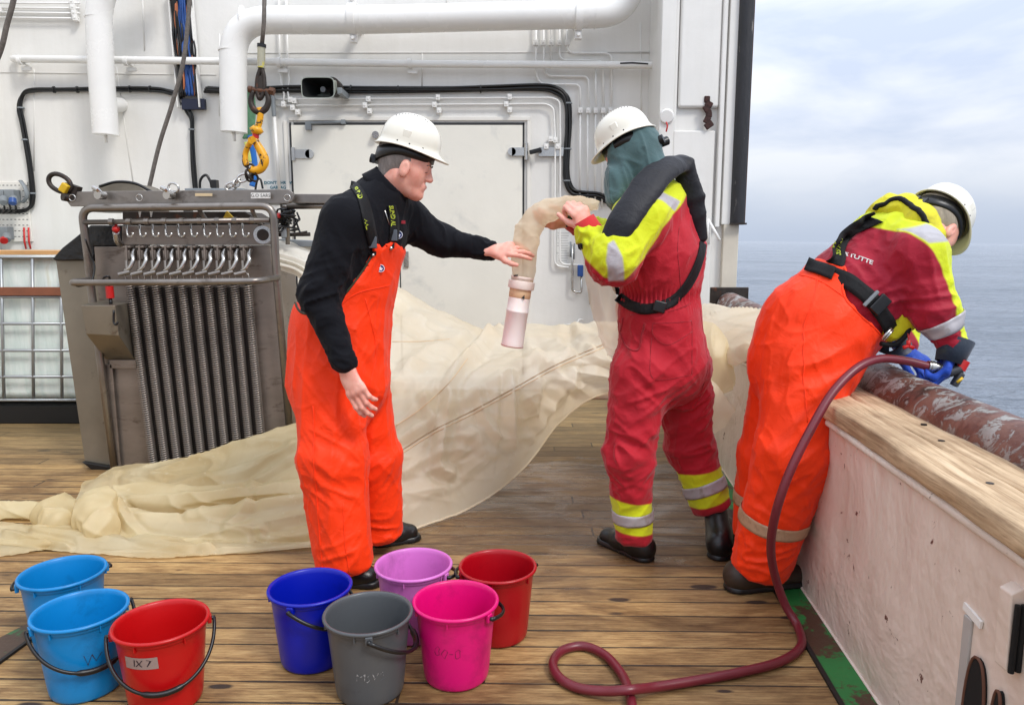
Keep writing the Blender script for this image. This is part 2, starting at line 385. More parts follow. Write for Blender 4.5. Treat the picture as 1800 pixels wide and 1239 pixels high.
# mooring slots: dark slabs on the plate stand in for the openings' shade, raised rims
def slot_ring(Yc, zc, hz, wy):
    pts = []
    for k in range(32):
        a = 2 * math.pi * k / 32; pts.append(bx(-.006, Yc + wy * math.copysign(abs(math.cos(a)) ** .8, math.cos(a)), zc + hz * math.copysign(abs(math.sin(a)) ** .8, math.sin(a))))
    m_ = MB(); m_.prism(pts, (.012, 0, 0)); o_ = m_.build('freeing_slot', mat('opening_dark', (10, 8, 8), .9), bul)
    m_ = MB(); m_.tube(pts, .0035, 8, closed=True); m_.build('slot_rim', mat('rust_rim', (96, 60, 44), .8), o_, smooth=True)
slot_ring(1.522, .225, .205, .042); slot_ring(1.440, .205, .20, .020)
mb = MB(); mb.bar(bx(-.003, 1.60, .515), bx(-.003, 1.527, .506), .018, .006, up=(1, 0, 0)); mb.build('pale_strip', m_wp2, bul)
mb = MB(); mb.bar(bx(-.004, 1.575, .50), bx(-.004, 1.575, .01), .03, .008, up=(1, 0, 0)); mb.build('grey_rib', mat('grey_rib_paint', (168, 164, 160), .5), bul, bevel=.003)
# bracket at the frame's right edge
mb = MB(); q = [A(1766, 1180, 1.38), A(1768, 1190, 1.38)]
Yb = 1.40
bp = lambda px, py: A(px, py, Yb) + Vector((-.0, 0, 0))
pl = [bp(1778, 1045), bp(1800, 1035), bp(1830, 1040), bp(1830, 1195), bp(1768, 1180)]
mb.prism(pl, (0, .04, 0)); mb.build('bracket', m_bul, bul, bevel=.004)
mb = MB(); mb.tube([bp(1785, 1060) + Vector((0, -.008, 0)), bp(1772, 1178) + Vector((0, -.008, 0))], .006, 8); mb.tube([bp(1796, 1060) + Vector((0, -.008, 0)), bp(1784, 1176) + Vector((0, -.008, 0))], .006, 8)
mb.build('bracket_slot', mat('opening_dark', (10, 8, 8), .9), bul)
# timber capping: weathered, rounded, split
m_cap = bpy.data.materials.new('weathered_timber'); N, L, b = nodes(m_cap)
tc = N.new('ShaderNodeTexCoord'); mp = N.new('ShaderNodeMapping'); mp.inputs['Rotation'].default_value = (0, 0, R(4.35)); L.new(tc.outputs['Object'], mp.inputs[0])
mp2 = N.new('ShaderNodeMapping'); mp2.inputs['Scale'].default_value = (20, .8, 20); L.new(mp.outputs[0], mp2.inputs[0])
g = noise(N, L, mp2.outputs[0], 2.2, 9, .66, .6); g2 = noise(N, L, mp2.outputs[0], 9, 6, .7); g3 = noise(N, L, mp.outputs[0], 3.5, 5, .6)
cc = ramp(N, L, g.outputs['Fac'], [(.22, (.15, .085, .042)), (.38, (.38, .26, .15)), (.60, (.58, .44, .28)), (.8, (.64, .53, .38))]).outputs[0]
cc = mixc(N, L, .7, cc, ramp(N, L, g3.outputs['Fac'], [(.38, (.66, .60, .54)), (.6, (1.12, 1.1, 1.08))]).outputs[0], 'MULTIPLY')
cc = mixc(N, L, .6, cc, ramp(N, L, g2.outputs['Fac'], [(.34, (.5, .44, .4)), (.5, (1.05, 1.05, 1.05))]).outputs[0], 'MULTIPLY')
L.new(cc, b.inputs['Base Color']); b.inputs['Roughness'].default_value = .75; bb = bumpn(N, L, b, g.outputs['Fac'], .4, .008); bumpn(N, L, b, g2.outputs['Fac'], .5, .004, bb)
capt = thing('timber_capping', 'long weathered timber rail bolted along the top of the bulwark', 'timber rail', bx(.1, 3, BH))
def cap_sec(Yv, x0, x1, z0, z1, seed, wob=.0032):
    pts = []; nn = 24; cxm, czm = (x0 + x1) / 2, (z0 + z1) / 2
    for k in range(nn):
        a = 2 * math.pi * k / nn; e_ = .30
        px_ = math.copysign(abs(math.cos(a)) ** e_, math.cos(a)) * (x1 - x0) / 2; pz_ = math.copysign(abs(math.sin(a)) ** e_, math.sin(a)) * (z1 - z0) / 2
        w_ = wob * (math.sin(Yv * 4.3 + a * 2 + seed) + .6 * math.sin(Yv * 11.7 - a * 3 + seed * 2) + .4 * math.sin(Yv * 31 + a))
        pts.append(bx(cxm + px_ + w_ * math.cos(a), Yv, czm + pz_ + w_ * .7 * math.sin(a)))
    return pts
def loft(secs, name, m_, parent):
    n_ = len(secs[0]); vs = [p_ for s_ in secs for p_ in s_]; fs = []
    for i in range(len(secs) - 1):
        for j in range(n_): fs.append((i * n_ + j, i * n_ + (j + 1) % n_, (i + 1) * n_ + (j + 1) % n_, (i + 1) * n_ + j))
    fs += [tuple(range(n_)), tuple(reversed([(len(secs) - 1) * n_ + j for j in range(n_)]))]
    return MB().add(vs, fs).build(name, m_, parent, smooth=True)
nS = 150
loft([cap_sec(.6 + 5.3 * i / nS, -.028, .104, BH + .004, BH + .066, 1) for i in range(nS + 1)], 'inner_timber', m_cap, capt)
loft([cap_sec(.6 + 5.3 * i / nS, .108, .222, BH + .004, BH + .062, 4) for i in range(nS + 1)], 'outer_timber', m_cap, capt)
for (px, py) in ((1552, 746), (1624, 746), (1655, 775), (1740, 850)):
    c_ = G(px, py, BH + .062); m_ = MB(); m_.cyl(c_ - Vector((0, 0, .02)), c_ + Vector((0, 0, .002)), .009, 14); m_.build('bolt', m_dark, capt, smooth=False)
# rusty steel pipe rail outside the capping
m_rust = bpy.data.materials.new('rusty_painted_pipe'); N, L, b = nodes(m_rust)
tc = N.new('ShaderNodeTexCoord'); ov = tc.outputs['Object']
a_ = noise(N, L, ov, 6, 10, .72, .4); c_ = noise(N, L, ov, 13, 10, .75, .8); d_ = noise(N, L, ov, 3, 4, .5)
col = ramp(N, L, a_.outputs['Fac'], [(.36, (.04, .02, .015)), (.48, (.12, .045, .032)), (.58, (.18, .085, .062))]).outputs[0]
pk = ramp(N, L, c_.outputs['Fac'], [(.515, (0, 0, 0)), (.55, (1, 1, 1))]).outputs[0]
gy = ramp(N, L, d_.outputs['Fac'], [(.35, (.20, .19, .165)), (.65, (.46, .46, .45))]).outputs[0]
geo = N.new('ShaderNodeNewGeometry'); sg = N.new('ShaderNodeSeparateXYZ'); L.new(tc.outputs['Object'], sg.inputs[0])
mrz = N.new('ShaderNodeMapRange'); mrz.inputs[1].default_value = .72; mrz.inputs[2].default_value = .86; L.new(sg.outputs['Z'], mrz.inputs[0])
mm = N.new('ShaderNodeMath'); mm.operation = 'MULTIPLY'; L.new(pk, mm.inputs[0]); L.new(mrz.outputs[0], mm.inputs[1])
L.new(mixc(N, L, mm.outputs[0], col, gy), b.inputs['Base Color']); b.inputs['Roughness'].default_value = .48
bb = bumpn(N, L, b, a_.outputs['Fac'], .6, .012); bumpn(N, L, b, pk, .6, .003, bb)
rail = thing('pipe_rail', 'thick rusty brown pipe rail with flaking grey paint outside the timber rail', 'pipe rail', bx(.3, 3, .77))
def rz(Y_): return .77 + max(0, Y_ - 2.6) * .028
mb = MB(); mb.tube([bx(.300, .5 + .1 * i, rz(.5 + .1 * i)) for i in range(52)], .098, 40); mb.build('pipe', m_rust, rail, smooth=True)
for Yv in (1.2, 3.4, 5.4):
    mb = MB(); mb.box(bx(.300, Yv, .40), (.05, .10, .56)); mb.build('bracket', m_rust, rail, bevel=.005)
ce = bx(.30, 5.64, rz(5.6)); mb = MB(); mb.box(ce + Vector((0, .0, .035)), (.29, .03, .20)); mb.build('end_plate', m_dark, rail, bevel=.006)
# hull side below the rail
mb = MB(); mb.prism([bx(.2, -2, BH - .3), bx(.2, 12, BH - .3), bx(.35, 12, SZ - .5), bx(.35, -2, SZ - .5)], (.012, 0, 0)); tag(mb.build('hull_side', m_bul), 'white hull side plate, pink bounced light in its colour, dropping to the sea outside the bulwark', 'hull')
# ------------------------------------------------------------------ bulkhead wall
def wp(px, py, off=0): return A(px, py, W - off)
m_wall = bpy.data.materials.new('bulkhead_paint'); N, L, b = nodes(m_wall)
tc = N.new('ShaderNodeTexCoord'); ov = tc.outputs['Object']
vv = N.new('ShaderNodeMapping'); vv.inputs['Scale'].default_value = (4, 4, .35); L.new(ov, vv.inputs[0])
a_ = noise(N, L, ov, .9, 6, .6, .3); s_ = noise(N, L, vv.outputs[0], 2.2, 6, .65); f_ = noise(N, L, ov, 9, 8, .7)
c = ramp(N, L, a_.outputs['Fac'], [(.3, (.72, .71, .675)), (.7, (.80, .785, .745))]).outputs[0]
c = mixc(N, L, .22, c, ramp(N, L, s_.outputs['Fac'], [(.35, (.84, .83, .79)), (.6, (1.04, 1.04, 1.04))]).outputs[0], 'MULTIPLY')
c = mixc(N, L, ramp(N, L, f_.outputs['Fac'], [(.70, (0, 0, 0)), (.78, (.35, .35, .35))]).outputs[0], c, (.36, .33, .28, 1))
L.new(c, b.inputs['Base Color']); b.inputs['Roughness'].default_value = .36
bb = bumpn(N, L, b, a_.outputs['Fac'], .3, .05); bumpn(N, L, b, f_.outputs['Fac'], .12, .004, bb)
wl = thing('bulkhead_wall', 'white painted steel bulkhead wall with weld seams behind the crew', 'wall', (-1, W, 0))
mb = MB(); mb.box((-3.9, W + .08, 1.9), (10.6, .16, 4.2)); mb.build('plate', m_wall, wl)
seams = [[(430, 94), (1146, 92)], [(742, 94), (742, 152)], [(386, 60), (386, 205)], [(205, 118), (222, 240), (236, 335)], [(250, -20), (254, 90)], [(60, 122), (60, 300)],
         [(785, -20), (785, 14)], [(1000, 94), (1146, 94)], [(515, 205), (515, 480)], [(1126, 40), (1128, 240)], [(0, 128), (380, 132)]]
for s_ in seams:
    m_ = MB(); m_.tube([wp(x, y, .001) for x, y in s_], .006, 6, flat=.6); m_.build('weld_seam', m_wall, wl, smooth=True)
# stiffener edge and low kick plate
mb = MB(); mb.box((-3.9, W - .02, .06), (10.6, .04, .12)); mb.build('kick_plate', m_wp, wl)
# unseen wall added outside the frame to block sky light from the left
k = MB(); k.box((-4.6, 2.3, 1.9), (.12, 8.9, 4.2)); tag(k.build('light_blocking_wall', m_wall), 'white wall added out of view to block sky light from the far left', 'wall')
# ---- door
dr = thing('wide_door', 'wide white flush steel door with strap hinges in the bulkhead', 'door', wp(720, 620))
def wquad(x0, y0, x1, y1, off, th, m_=None, name='panel', parent=None, bevel=.004):
    a = wp(x0, y1, off); c_ = wp(x1, y0, off); ym = (max(y0, 0) + min(y1, 640)) / 2; a.x = wp(x0, ym, off).x; c_.x = wp(x1, ym, off).x; k = MB()
    k.box(((a.x + c_.x) / 2, W - off - th / 2 + 0, (a.z + c_.z) / 2), (abs(c_.x - a.x), th, abs(c_.z - a.z))); return k.build(name, m_ or m_wp, parent, bevel=bevel)
m_door = mat('door_paint', (228, 225, 214), .38, 0, .04, 2, .2, 14, .006, dirt=(196, 196, 190), ds=3, dlo=.55, dhi=.8)
wquad(522, 221, 918, 660, -.006, .03, m_door, 'leaf_panel', dr)
wquad(517, 216, 922, 220, .001, .012, mat('gasket', (38, 38, 40), .6), 'top_gasket', dr, 0)
wquad(918.5, 216, 921.5, 660, .001, .012, mat('gasket', (38, 38, 40), .6), 'side_gasket', dr, 0)
wquad(518, 216, 521, 660, .001, .012, mat('gasket', (38, 38, 40), .6), 'side_gasket', dr, 0)
wquad(702.6, 300, 704.4, 660, .024, .003, mat('gasket', (38, 38, 40), .6), 'centre_gap', dr, 0)
for x0, y0, x1, y1 in ((508, 206, 932, 213), (508, 213, 514, 660), (926, 213, 932, 660)):
    wquad(x0, y0, x1, y1, 0, .018, m_wp, 'door_frame', dr)
def hinge(px, py, s_):
    k = MB(); a = wp(px, py, .03); k.box(a, (.14, .018, .075)); k.cyl(a + Vector((s_ * .07, -.008, -.055)), a + Vector((s_ * .07, -.008, .055)), .016, 12); k.cyl(a + Vector((-s_ * .07, -.009, 0)), a + Vector((-s_ * .07, .009, 0)), .0375, 20)
    return k.build('strap_hinge', mat('hinge_grey_paint', (186, 188, 188), .35), dr, auto=40)
hinge(530, 271, -1)
k = MB(); a = wp(925, 267, .035)
k.box(a + Vector((-.06, 0, 0)), (.13, .02, .07)); k.cyl(a + Vector((-.125, -.01, 0)), a + Vector((-.125, .01, 0)), .035, 18); k.cyl(a + Vector((.0, -.012, -.07)), a + Vector((0, -.012, .07)), .018, 12); k.box(a + Vector((.22, .01, 0)), (.22, .02, .075)); k.build('latch_arm', m_chrome, dr, auto=40)
k = MB(); k.bar(a + Vector((.03, -.025, -.01)), a + Vector((.13, -.05, .012)), .04, .035); k.build('latch_lever', m_black, dr, bevel=.006)
k = MB(); k.cyl(wp(660, 237, .02), wp(660, 237, .075), .03, 20); k.build('door_knob', m_chrome, dr, auto=40)
k = MB(); k.tube([wp(541, 217, .04), wp(600, 215, .04)], .013, 10); k.tube([wp(575, 216, .04), wp(607, 215, .04)], .007, 8); k.box(wp(543, 222, .03), (.05, .05, .07)); k.box(wp(604, 215, .03), (.035, .05, .035)); k.build('door_closer', m_grey, dr, auto=40)
k = MB(); k.box(wp(714, 456, .034), (.045, .012, .14)); k.build('door_plate', m_chrome, dr, bevel=.003)
# ---- big vent pipes
def wtube(name, pts, off, rad, m_, parent, cr_=.2, n=24, label=None):
    P = round_path([wp(p_[0], p_[1], p_[2] if len(p_) > 2 else off) for p_ in pts], cr_, 12)
    k = MB(); k.tube(P, rad, n); return k.build(name, m_, parent, auto=50)
big = thing('vent_pipe', 'big white vent pipe running across the top of the wall above the horn', 'pipe', wp(740, 35, .3))
wtube('pipe_run', [(411, 233), (409, 36), (620, 36), (1104, 24), (1118, -90)], .30, .108, m_wp2, big, .30, 40)
def collar(name, c, d, r, w_, m_, parent):
    k = MB(); d = Vector(d).normalized(); k.tube([c - d * w_ / 2, c + d * w_ / 2], r, 36); return k.build(name, m_, parent, auto=40)
for px in (428, 636, 1046): collar('weld_ring', wp(px, 36 - (px > 800) * 10, .30), (1, 0, 0), .1105, .008, m_wp2, big)
for px, py in ((408, 90),): collar('weld_ring', wp(px, py, .30), (0, 0, 1), .1105, .008, m_wp2, big)
for px, yy in ((620, 34), (1017, 28)):
    c = wp(px, yy, .30); o_ = collar('pipe_clamp', c, (1, 0, 0), .121, .055, m_wp2, big)
    k = MB()
    for z_ in (-.15, .15): k.box(c + Vector((0, .02, z_)), (.055, .06, .06)); k.cyl(c + Vector((0, -.04, z_)), c + Vector((0, .02, z_)), .016, 10)
    k.box(c + Vector((0, .2, 0)), (.05, .2, .06)); k.build('clamp_bracket', m_wp2, big, bevel=.004)
k = MB(); c = wp(411, 233, .30); k.cyl(c, c + Vector((.005, 0, -.07)), .016, 12, r2=.011); k.build('drain_nipple', m_wp2, big, smooth=True)
vp = thing('drain_pipe', 'thick white vertical pipe with a side branch at upper left of the wall', 'pipe', wp(180, 235, .3))
P = [wp(186, 236, .30), wp(178, 130, .30), wp(173, 20, .30), wp(186, -30, .30), wp(280, -60, .3)]
k = MB(); k.tube(round_path(P, .18, 10), .10, 36); k.build('pipe_run', m_wp2, vp, auto=50)
k = MB(); k.tube([wp(188, 186, .30), wp(212, 185, .0)], .062, 28); k.build('branch_stub', m_wp2, vp, auto=50)
collar('weld_ring', wp(172.5, 32, .30), (0, 0, 1), .1025, .008, m_wp2, vp); collar('end_cap', wp(186, 236, .30), (.05, 0, 1), .104, .012, m_wp2, vp)
k = MB(); c = wp(186, 238, .30); k.cyl(c, c + Vector((.0, 0, -.06)), .013, 12); k.build('drain_nipple', m_wp2, vp, smooth=True)
sm = thing('handrail_pipe', 'slim white horizontal pipe running the whole width of the wall', 'pipe', wp(600, 110, .1))
k = MB(); k.tube([wp(24, 104, .03), wp(30, 104, .12), wp(380, 108, .12), wp(760, 113, .12), wp(1146, 115, .12)], .030, 18); k.build('pipe_run', m_wp2, sm, auto=50)
for px in (36, 222, 490, 720): 
    c = wp(px, 106 + px * .008, .12); collar('pipe_clamp', c, (1, 0, 0), .040, .03, m_wp2, sm)
    k = MB(); k.box(c + Vector((0, .05, .0)), (.03, .1, .05)); k.box(c + Vector((.02, .04, -.06)), (.08, .02, .03)); k.build('clamp_bracket', m_wp2, sm, bevel=.003)
# ---- small white tubes with clamp blocks
def clampb(px, py, off, parent, d=(.038, .05, .045)):
    k = MB(); c = wp(px, py, off); k.box(c, d); k.cyl(c + Vector((0, -d[1] / 2 - .006, 0)), c + Vector((0, -d[1] / 2, 0)), .009, 8); k.build('tube_clamp', m_wp2, parent, bevel=.004)
def tubeset(label, paths, clamps, rad=.0085, off=.04):
    t = thing('tube_run', label, 'tubing', wp(paths[0][0][0], paths[0][0][1]), 'thin white tubes clamped along the wall')
    for p_ in paths:
        k = MB(); k.tube(round_path([wp(x, y, off) for x, y in p_], .06, 6), rad, 10); k.build('tube', m_wp2, t, smooth=True)
    for x, y in clamps: clampb(x, y, off, t)
tubeset('pair of thin white tubes above the wide door turning down by its latch', [[(482, 175), (970, 172), (984, 178), (985, 240), (984, 465), (1035, 466)], [(486, 186), (960, 183), (973, 190), (976, 240), (975, 468), (1000, 470)]],
        [(518, 178), (515, 190), (524, 198), (648, 175), (642, 186), (650, 196), (770, 172), (764, 185), (772, 195), (896, 171), (890, 184), (896, 194), (968, 245), (976, 247), (960, 258), (980, 258)])
tubeset('two thin wavy white tubes hanging below the slim pipe near the yellow hook', [[(490, -10), (492, 120), (495, 150), (500, 165), (498, 180)], [(503, -10), (506, 120), (509, 145), (505, 160), (509, 175)]], [(500, 120), (499, 184), (511, 176)])
tubeset('five thin white tubes fanning out at the upper right of the wall', [[(942, -10), (942, 130), (950, 148), (1015, 149), (1020, 155), (1020, 195)], [(955, -10), (956, 120), (962, 134), (1030, 135), (1035, 142), (1035, 195)], [(969, -10), (969, 112)], [(983, -10), (984, 100), (990, 106), (1040, 107), (1060, 108), (1061, 195)], [(996, -10), (997, 88), (1005, 94), (1068, 94), (1075, 100), (1075, 195)], [(1047, 120), (1048, 195)]],
        [(942, 76), (955, 76), (969, 76), (983, 76), (997, 76)])
tubeset('five thin white tubes running down the wall behind the crewman in red', [[(1020, 195), (1019, 355)], [(1033, 195), (1033, 360)], [(1047, 195), (1046, 365)], [(1060, 195), (1058, 365)], [(1073, 195), (1072, 360)]], [(1020, 195), (1034, 195), (1047, 195), (1060, 195), (1073, 195)])
for x, y in ((1033, 212), (1047, 205), (1020, 236)):
    pass
tubeset('four parallel thin white tubes at the top left corner of the wall', [[(-20, 6), (140, 6)], [(-20, 14), (140, 15)], [(-20, 22), (140, 24)], [(-20, 31), (138, 33)]], [(128, 4), (130, 14), (132, 24), (134, 33), (0, 18)])
# ---- black cable runs
def cables(label, path, n, rad, off, ties, spread=.02, cat='cable'):
    t = thing('cable_bundle', label, cat, wp(path[0][0], path[0][1]))
    for i in range(n):
        a = 2 * math.pi * i / n; q = []
        for j, (x, y) in enumerate(path):
            p_ = wp(x, y, off); ph = math.sin(j * 1.7 + i * 2.1) * spread * .25
            q.append(p_ + Vector((math.cos(a) * spread + ph, math.sin(a) * spread * .8, math.sin(a * 1.3 + .5) * spread + ph)))
        k = MB(); k.tube(spline(q, 6), rad, 8); k.build('cable', m_rub, t, smooth=True)
    for x, y, d in ties:
        c = wp(x, y, off); k = MB(); dv = Vector((1, 0, 0)) if d == 'h' else Vector((0, 0, 1)); k.tube([c - dv * .006, c + dv * .006], spread + rad + .004, 14); k.build('cable_tie', m_black if d == 'h' else m_grey, t)
    return t
cables('black cable bundle looping from the tray down to the sockets at far left', [(-20, 371), (30, 372), (52, 366), (58, 345), (52, 290), (40, 220), (35, 190), (40, 168), (58, 159), (110, 158), (190, 157), (270, 158), (300, 163), (322, 172)], 5, .010, .03, [(95, 158, 'h'), (136, 158, 'h'), (228, 157, 'h'), (264, 157, 'h'), (37, 190, 'v'), (44, 246, 'v'), (57, 340, 'v')], .014)
cables('long black cable bundle across the wall above the door, bending down beside it', [(362, 158), (420, 160), (520, 157), (640, 158), (760, 158), (860, 156), (950, 154), (980, 160), (996, 178), (999, 220), (997, 270), (996, 310), (1004, 335), (1024, 342), (1050, 344), (1075, 355)], 6, .012, .035, [(617, 157, 'h'), (700, 158, 'h'), (845, 157, 'h'), (999, 182, 'v'), (998, 262, 'v'), (996, 318, 'v')], .018)
cables('black cables dropping from the tray to the bench behind the net rig', [(322, 178), (330, 195), (337, 210), (338, 240), (340, 290), (345, 350)], 4, .010, .03, [(337, 228, 'v')], .012)
tray = thing('cable_tray', 'vertical white tray packed with blue and black cables hanging on the wall', 'cable tray', wp(325, 100))
k = MB()
for (xa, xb) in ((297, 315), (335, 353)):
    k.bar(wp(xa, -20, .05), wp(xb, 190, .05), .01, .07, up=(0, 1, 0))
for yy in (50, 110, 188):
    f_ = (yy + 20) / 210; k.bar(wp(297 + 18 * f_, yy, .03), wp(335 + 18 * f_, yy, .03), .02, .012, up=(0, 1, 0))
k.build('side_rails', m_wp2, tray, bevel=.002)
m_blue = mat('blue_cable', (32, 74, 140), .4); m_cop = mat('orange_cable', (176, 104, 66), .45)
rr_ = random.Random(3)
for i in range(26):
    f0 = (i + .5) / 26; mm_ = m_blue if 9 <= i <= 19 and i % 5 else (m_cop if i in (4, 7, 21) else m_rub)
    x0 = 299 + 34 * f0; q = []
    for j in range(8):
        yy = -20 + j * 27; ff = (yy + 20) / 210; jt = rr_.uniform(-2.2, 2.2); q.append(wp(x0 + 18 * ff + jt * (j > 0), yy, .07 + rr_.uniform(-.012, .012)))
    k = MB(); k.tube(spline(q, 4), .009, 7); k.build('cable', mm_, tray, smooth=True)
k = MB(); k.box(wp(341, 184, .045), (.2, .04, .09)); k.build('gland_plate', mat('navy_gland', (18, 26, 52), .5), tray, bevel=.004)
# ---- horn loudspeaker
hs = thing('horn_speaker', 'grey-green rectangular horn loudspeaker mounted on the wall', 'loudspeaker', wp(565, 150, .2))
hc = wp(562, 157, .46); m_horn = mat('horn_paint', (150, 156, 146), .4)
def rrect(c, w_, h_, y_, r_=.2, n=32, ax=(0, 0)):
    o = []
    for k_ in range(n):
        a = 2 * math.pi * k_ / n; e_ = .35
        o.append(Vector((c.x + math.copysign(abs(math.cos(a)) ** e_, math.cos(a)) * w_ / 2 + ax[0], y_, c.z + math.copysign(abs(math.sin(a)) ** e_, math.sin(a)) * h_ / 2 + ax[1])))
    return o
secs = [rrect(hc, .265, .165, W - .52), rrect(hc, .255, .155, W - .50), rrect(hc, .20, .13, W - .40, ax=(.01, .02)), rrect(hc, .12, .11, W - .30, ax=(.03, .05)), rrect(hc, .10, .10, W - .2, ax=(.04, .07))]
inner = [rrect(hc, .252, .152, W - .5199), rrect(hc, .18, .11, W - .42, ax=(.01, .01)), rrect(hc, .08, .07, W - .32, ax=(.01, .01))]
n_ = 32; vs = [p_ for s_ in reversed(inner) for p_ in s_] + [p_ for s_ in secs for p_ in s_]; fs = []
tot = len(inner) + len(secs)
for i in range(tot - 1):
    for j in range(n_): fs.append((i * n_ + j, i * n_ + (j + 1) % n_, (i + 1) * n_ + (j + 1) % n_, (i + 1) * n_ + j))
k = MB(); k.add(vs, fs, 0); k.m = [1 if i // n_ < len(inner) - 1 else 0 for i in range(len(fs))]; k.build('horn', [m_horn, mat('horn_inside', (20, 22, 22), .5)], hs, auto=50)
k = MB(); k.cyl(hc + Vector((.01, .10, .01)), hc + Vector((.01, .06, .01)), .022, 16); k.build('throat_cap', m_grey, hs, auto=40)
k = MB(); cc_ = hc + Vector((.045, .22, .07)); k.cyl(cc_, cc_ + Vector((.0, .14, .0)), .07, 24); k.build('driver', m_dark, hs, auto=40)
k = MB(); k.box(hc + Vector((.12, .32, .02)), (.04, .30, .05)); k.build('mount_bracket', m_grey, hs, bevel=.004)
# ---- warning sign
def text_mesh(txt, size, bold=0.0, align='CENTER'):
    cu = bpy.data.curves.new('t', 'FONT'); cu.body = txt; cu.size = size; cu.align_x = align; cu.align_y = 'CENTER'; cu.offset = bold; cu.resolution_u = 2
    o = bpy.data.objects.new('t', cu); me = bpy.data.meshes.new_from_object(o)
    vs = [tuple(v.co) for v in me.vertices]; fs = [tuple(p_.vertices) for p_ in me.polygons]
    bpy.data.objects.remove(o); bpy.data.curves.remove(cu); bpy.data.meshes.remove(me); return vs, fs
def text_on(txt, size, fn, name, m_, parent, bold=0.0, align='CENTER'):
    vs, fs = text_mesh(txt, size, bold, align); k = MB(); k.add([fn(v[0], v[1]) for v in vs], fs); return k.build(name, m_, parent)
sg_ = thing('warning_sign', 'small white sign about throwing garbage overboard beside the door', 'sign', wp(488, 330))
wquad(470, 316, 511, 345, 0, .004, mat('sign_white', (224, 226, 224), .4), 'board', sg_, 0)
c = wp(490.5, 331, .0055); m_teal = mat('sign_teal', (44, 110, 128), .5)
for i, t_ in enumerate(("DON'T THROW", 'GARBAGE', 'OVERBOARD')):
    text_on(t_, .036, lambda x, y, i=i: c + Vector((x, 0, y + .045 - .04 * i)), 'lettering', m_teal, sg_, .0012)
# ---- peg board with sockets at far left
pb = thing('socket_board', 'perforated white board with grey sockets and hanging pliers at far left', 'board', wp(20, 430))
wquad(-60, 320, 54, 425, 0, .02, m_wp, 'board', pb)
k = MB()
for i in range(15):
    for j in range(10): 
        if (i + j) % 1 == 0: k.box(wp(-50 + i * 7, 326 + j * 10, .0205), (.016, .003, .005))
k.build('slots', mat('opening_dark', (10, 8, 8), .9), pb)
for i, (px, py) in enumerate(((4, 345), (22, 345), (10, 410))):
    k = MB(); k.box(wp(px, py, .07), (.085, .1, .11)); k.cyl(wp(px + 2, py + 3, .12), wp(px + 2, py + 12, .17), .032, 16); k.build('socket_box', m_grey, pb, bevel=.008)
k = MB(); k.cyl(wp(22, 350, .17), wp(22, 358, .19), .03, 16); k.build('socket_cap', m_blue, pb, auto=40)
k = MB(); k.cyl(wp(7, 421, .17), wp(7, 424, .19), .03, 16); k.build('socket_cap', m_red, pb, auto=40)
k = MB(); k.tube(spline([wp(36, 318, .06), wp(44, 330, .08), wp(47, 345, .08), wp(40, 356, .06)], 5), .02, 10, flat=.5); k.build('handset', m_grey, pb, smooth=True)
for px in (42, 50):
    k = MB(); k.tube([wp(px, 400, .04), wp(px + 1, 425, .04), wp(px + 4, 438, .04)], .008, 8); k.build('plier_handle', m_red, pb, smooth=True)
for i in range(3):
    k = MB(); k.tube(spline([wp(6 + i * 10, 358, .12), wp(8 + i * 10, 368, .1), wp(2 + i * 9, 374, .04)], 5), .008, 8); k.build('lead', m_rub, pb, smooth=True)
# ---- blue valve, papers, small fittings to the right of the door
vl = thing('wall_valve', 'small blue-handled valve on thin tubing right of the door', 'valve', wp(1020, 475))
k = MB(); k.tube(round_path([wp(1006, 430, .05), wp(1006, 470, .05), wp(1006, 512, .05), wp(1022, 515, .05), wp(1022, 480, .05)], .03, 5), .01, 10); k.build('tubing', m_chrome, vl, smooth=True)
k = MB(); k.box(wp(1020, 476, .07), (.05, .04, .10)); k.build('valve_body', m_blue, vl, bevel=.006)
k = MB(); k.tube([wp(1003, 425, .05), wp(1003, 452, .05)], .008, 8); k.tube([wp(1010, 428, .05), wp(1009, 456, .05)], .006, 8); k.tube([wp(1035, 505, .05), wp(1037, 535, .05)], .008, 8); k.build('fittings', m_grey, vl, smooth=True)
pp = thing('notice_paper', 'sheet of faint printed paper taped right of the door', 'paper', wp(985, 430)); wquad(977, 402, 1006, 468, 0, .002, mat('paper', (226, 226, 222), .6), 'sheet', pp, 0)
k = MB()
for i in range(12): k.box(wp(991 - (i % 3), 410 + i * 4.4, .003), (.11 - (i % 4) * .012, .001, .003))
k.build('print', mat('print_grey', (150, 150, 150), .6), pp)
hd = thing('wall_hook', 'white bent hook fitting low on the wall above the net', 'hook', wp(1000, 570))
k = MB(); k.tube(spline([wp(990, 573, .03), wp(1000, 570, .08), wp(1012, 572, .1), wp(1018, 562, .08), wp(1026, 563, .05)], 5), .008, 8); k.build('bent_rod', m_wp2, hd, smooth=True)
# ------------------------------------------------------------------ door pillar at the ship's side
PY = 6.0
def pp_(px, py, off=0): return A(px, py, PY - off)
pil = thing('door_pillar', 'tall white steel pillar at the edge of the opening with a worn black fender', 'pillar', pp_(1230, 540))
def pbox(x0, x1, z0, z1, y0, y1, m_, name, bevel=.006, parent=None):
    k = MB(); k.box(((x0 + x1) / 2, (y0 + y1) / 2, (z0 + z1) / 2), (x1 - x0, y1 - y0, z1 - z0)); return k.build(name, m_, parent or pil, bevel=bevel)
X = lambda px: (px - 900) * (PY * cp) / F   # world x on the pillar face at eye height
zt = 4.0
m_pil = m_wall
pbox(X(1158), X(1300), .0, zt, PY + .03, W - .002, m_pil, 'core', 0)
pbox(X(1152), X(1176), .0, zt, PY - .02, PY + .03, m_pil, 'edge_flange')
pbox(X(1176), X(1182), .0, zt, PY + .0, PY + .028, m_pil, 'inner_lip')
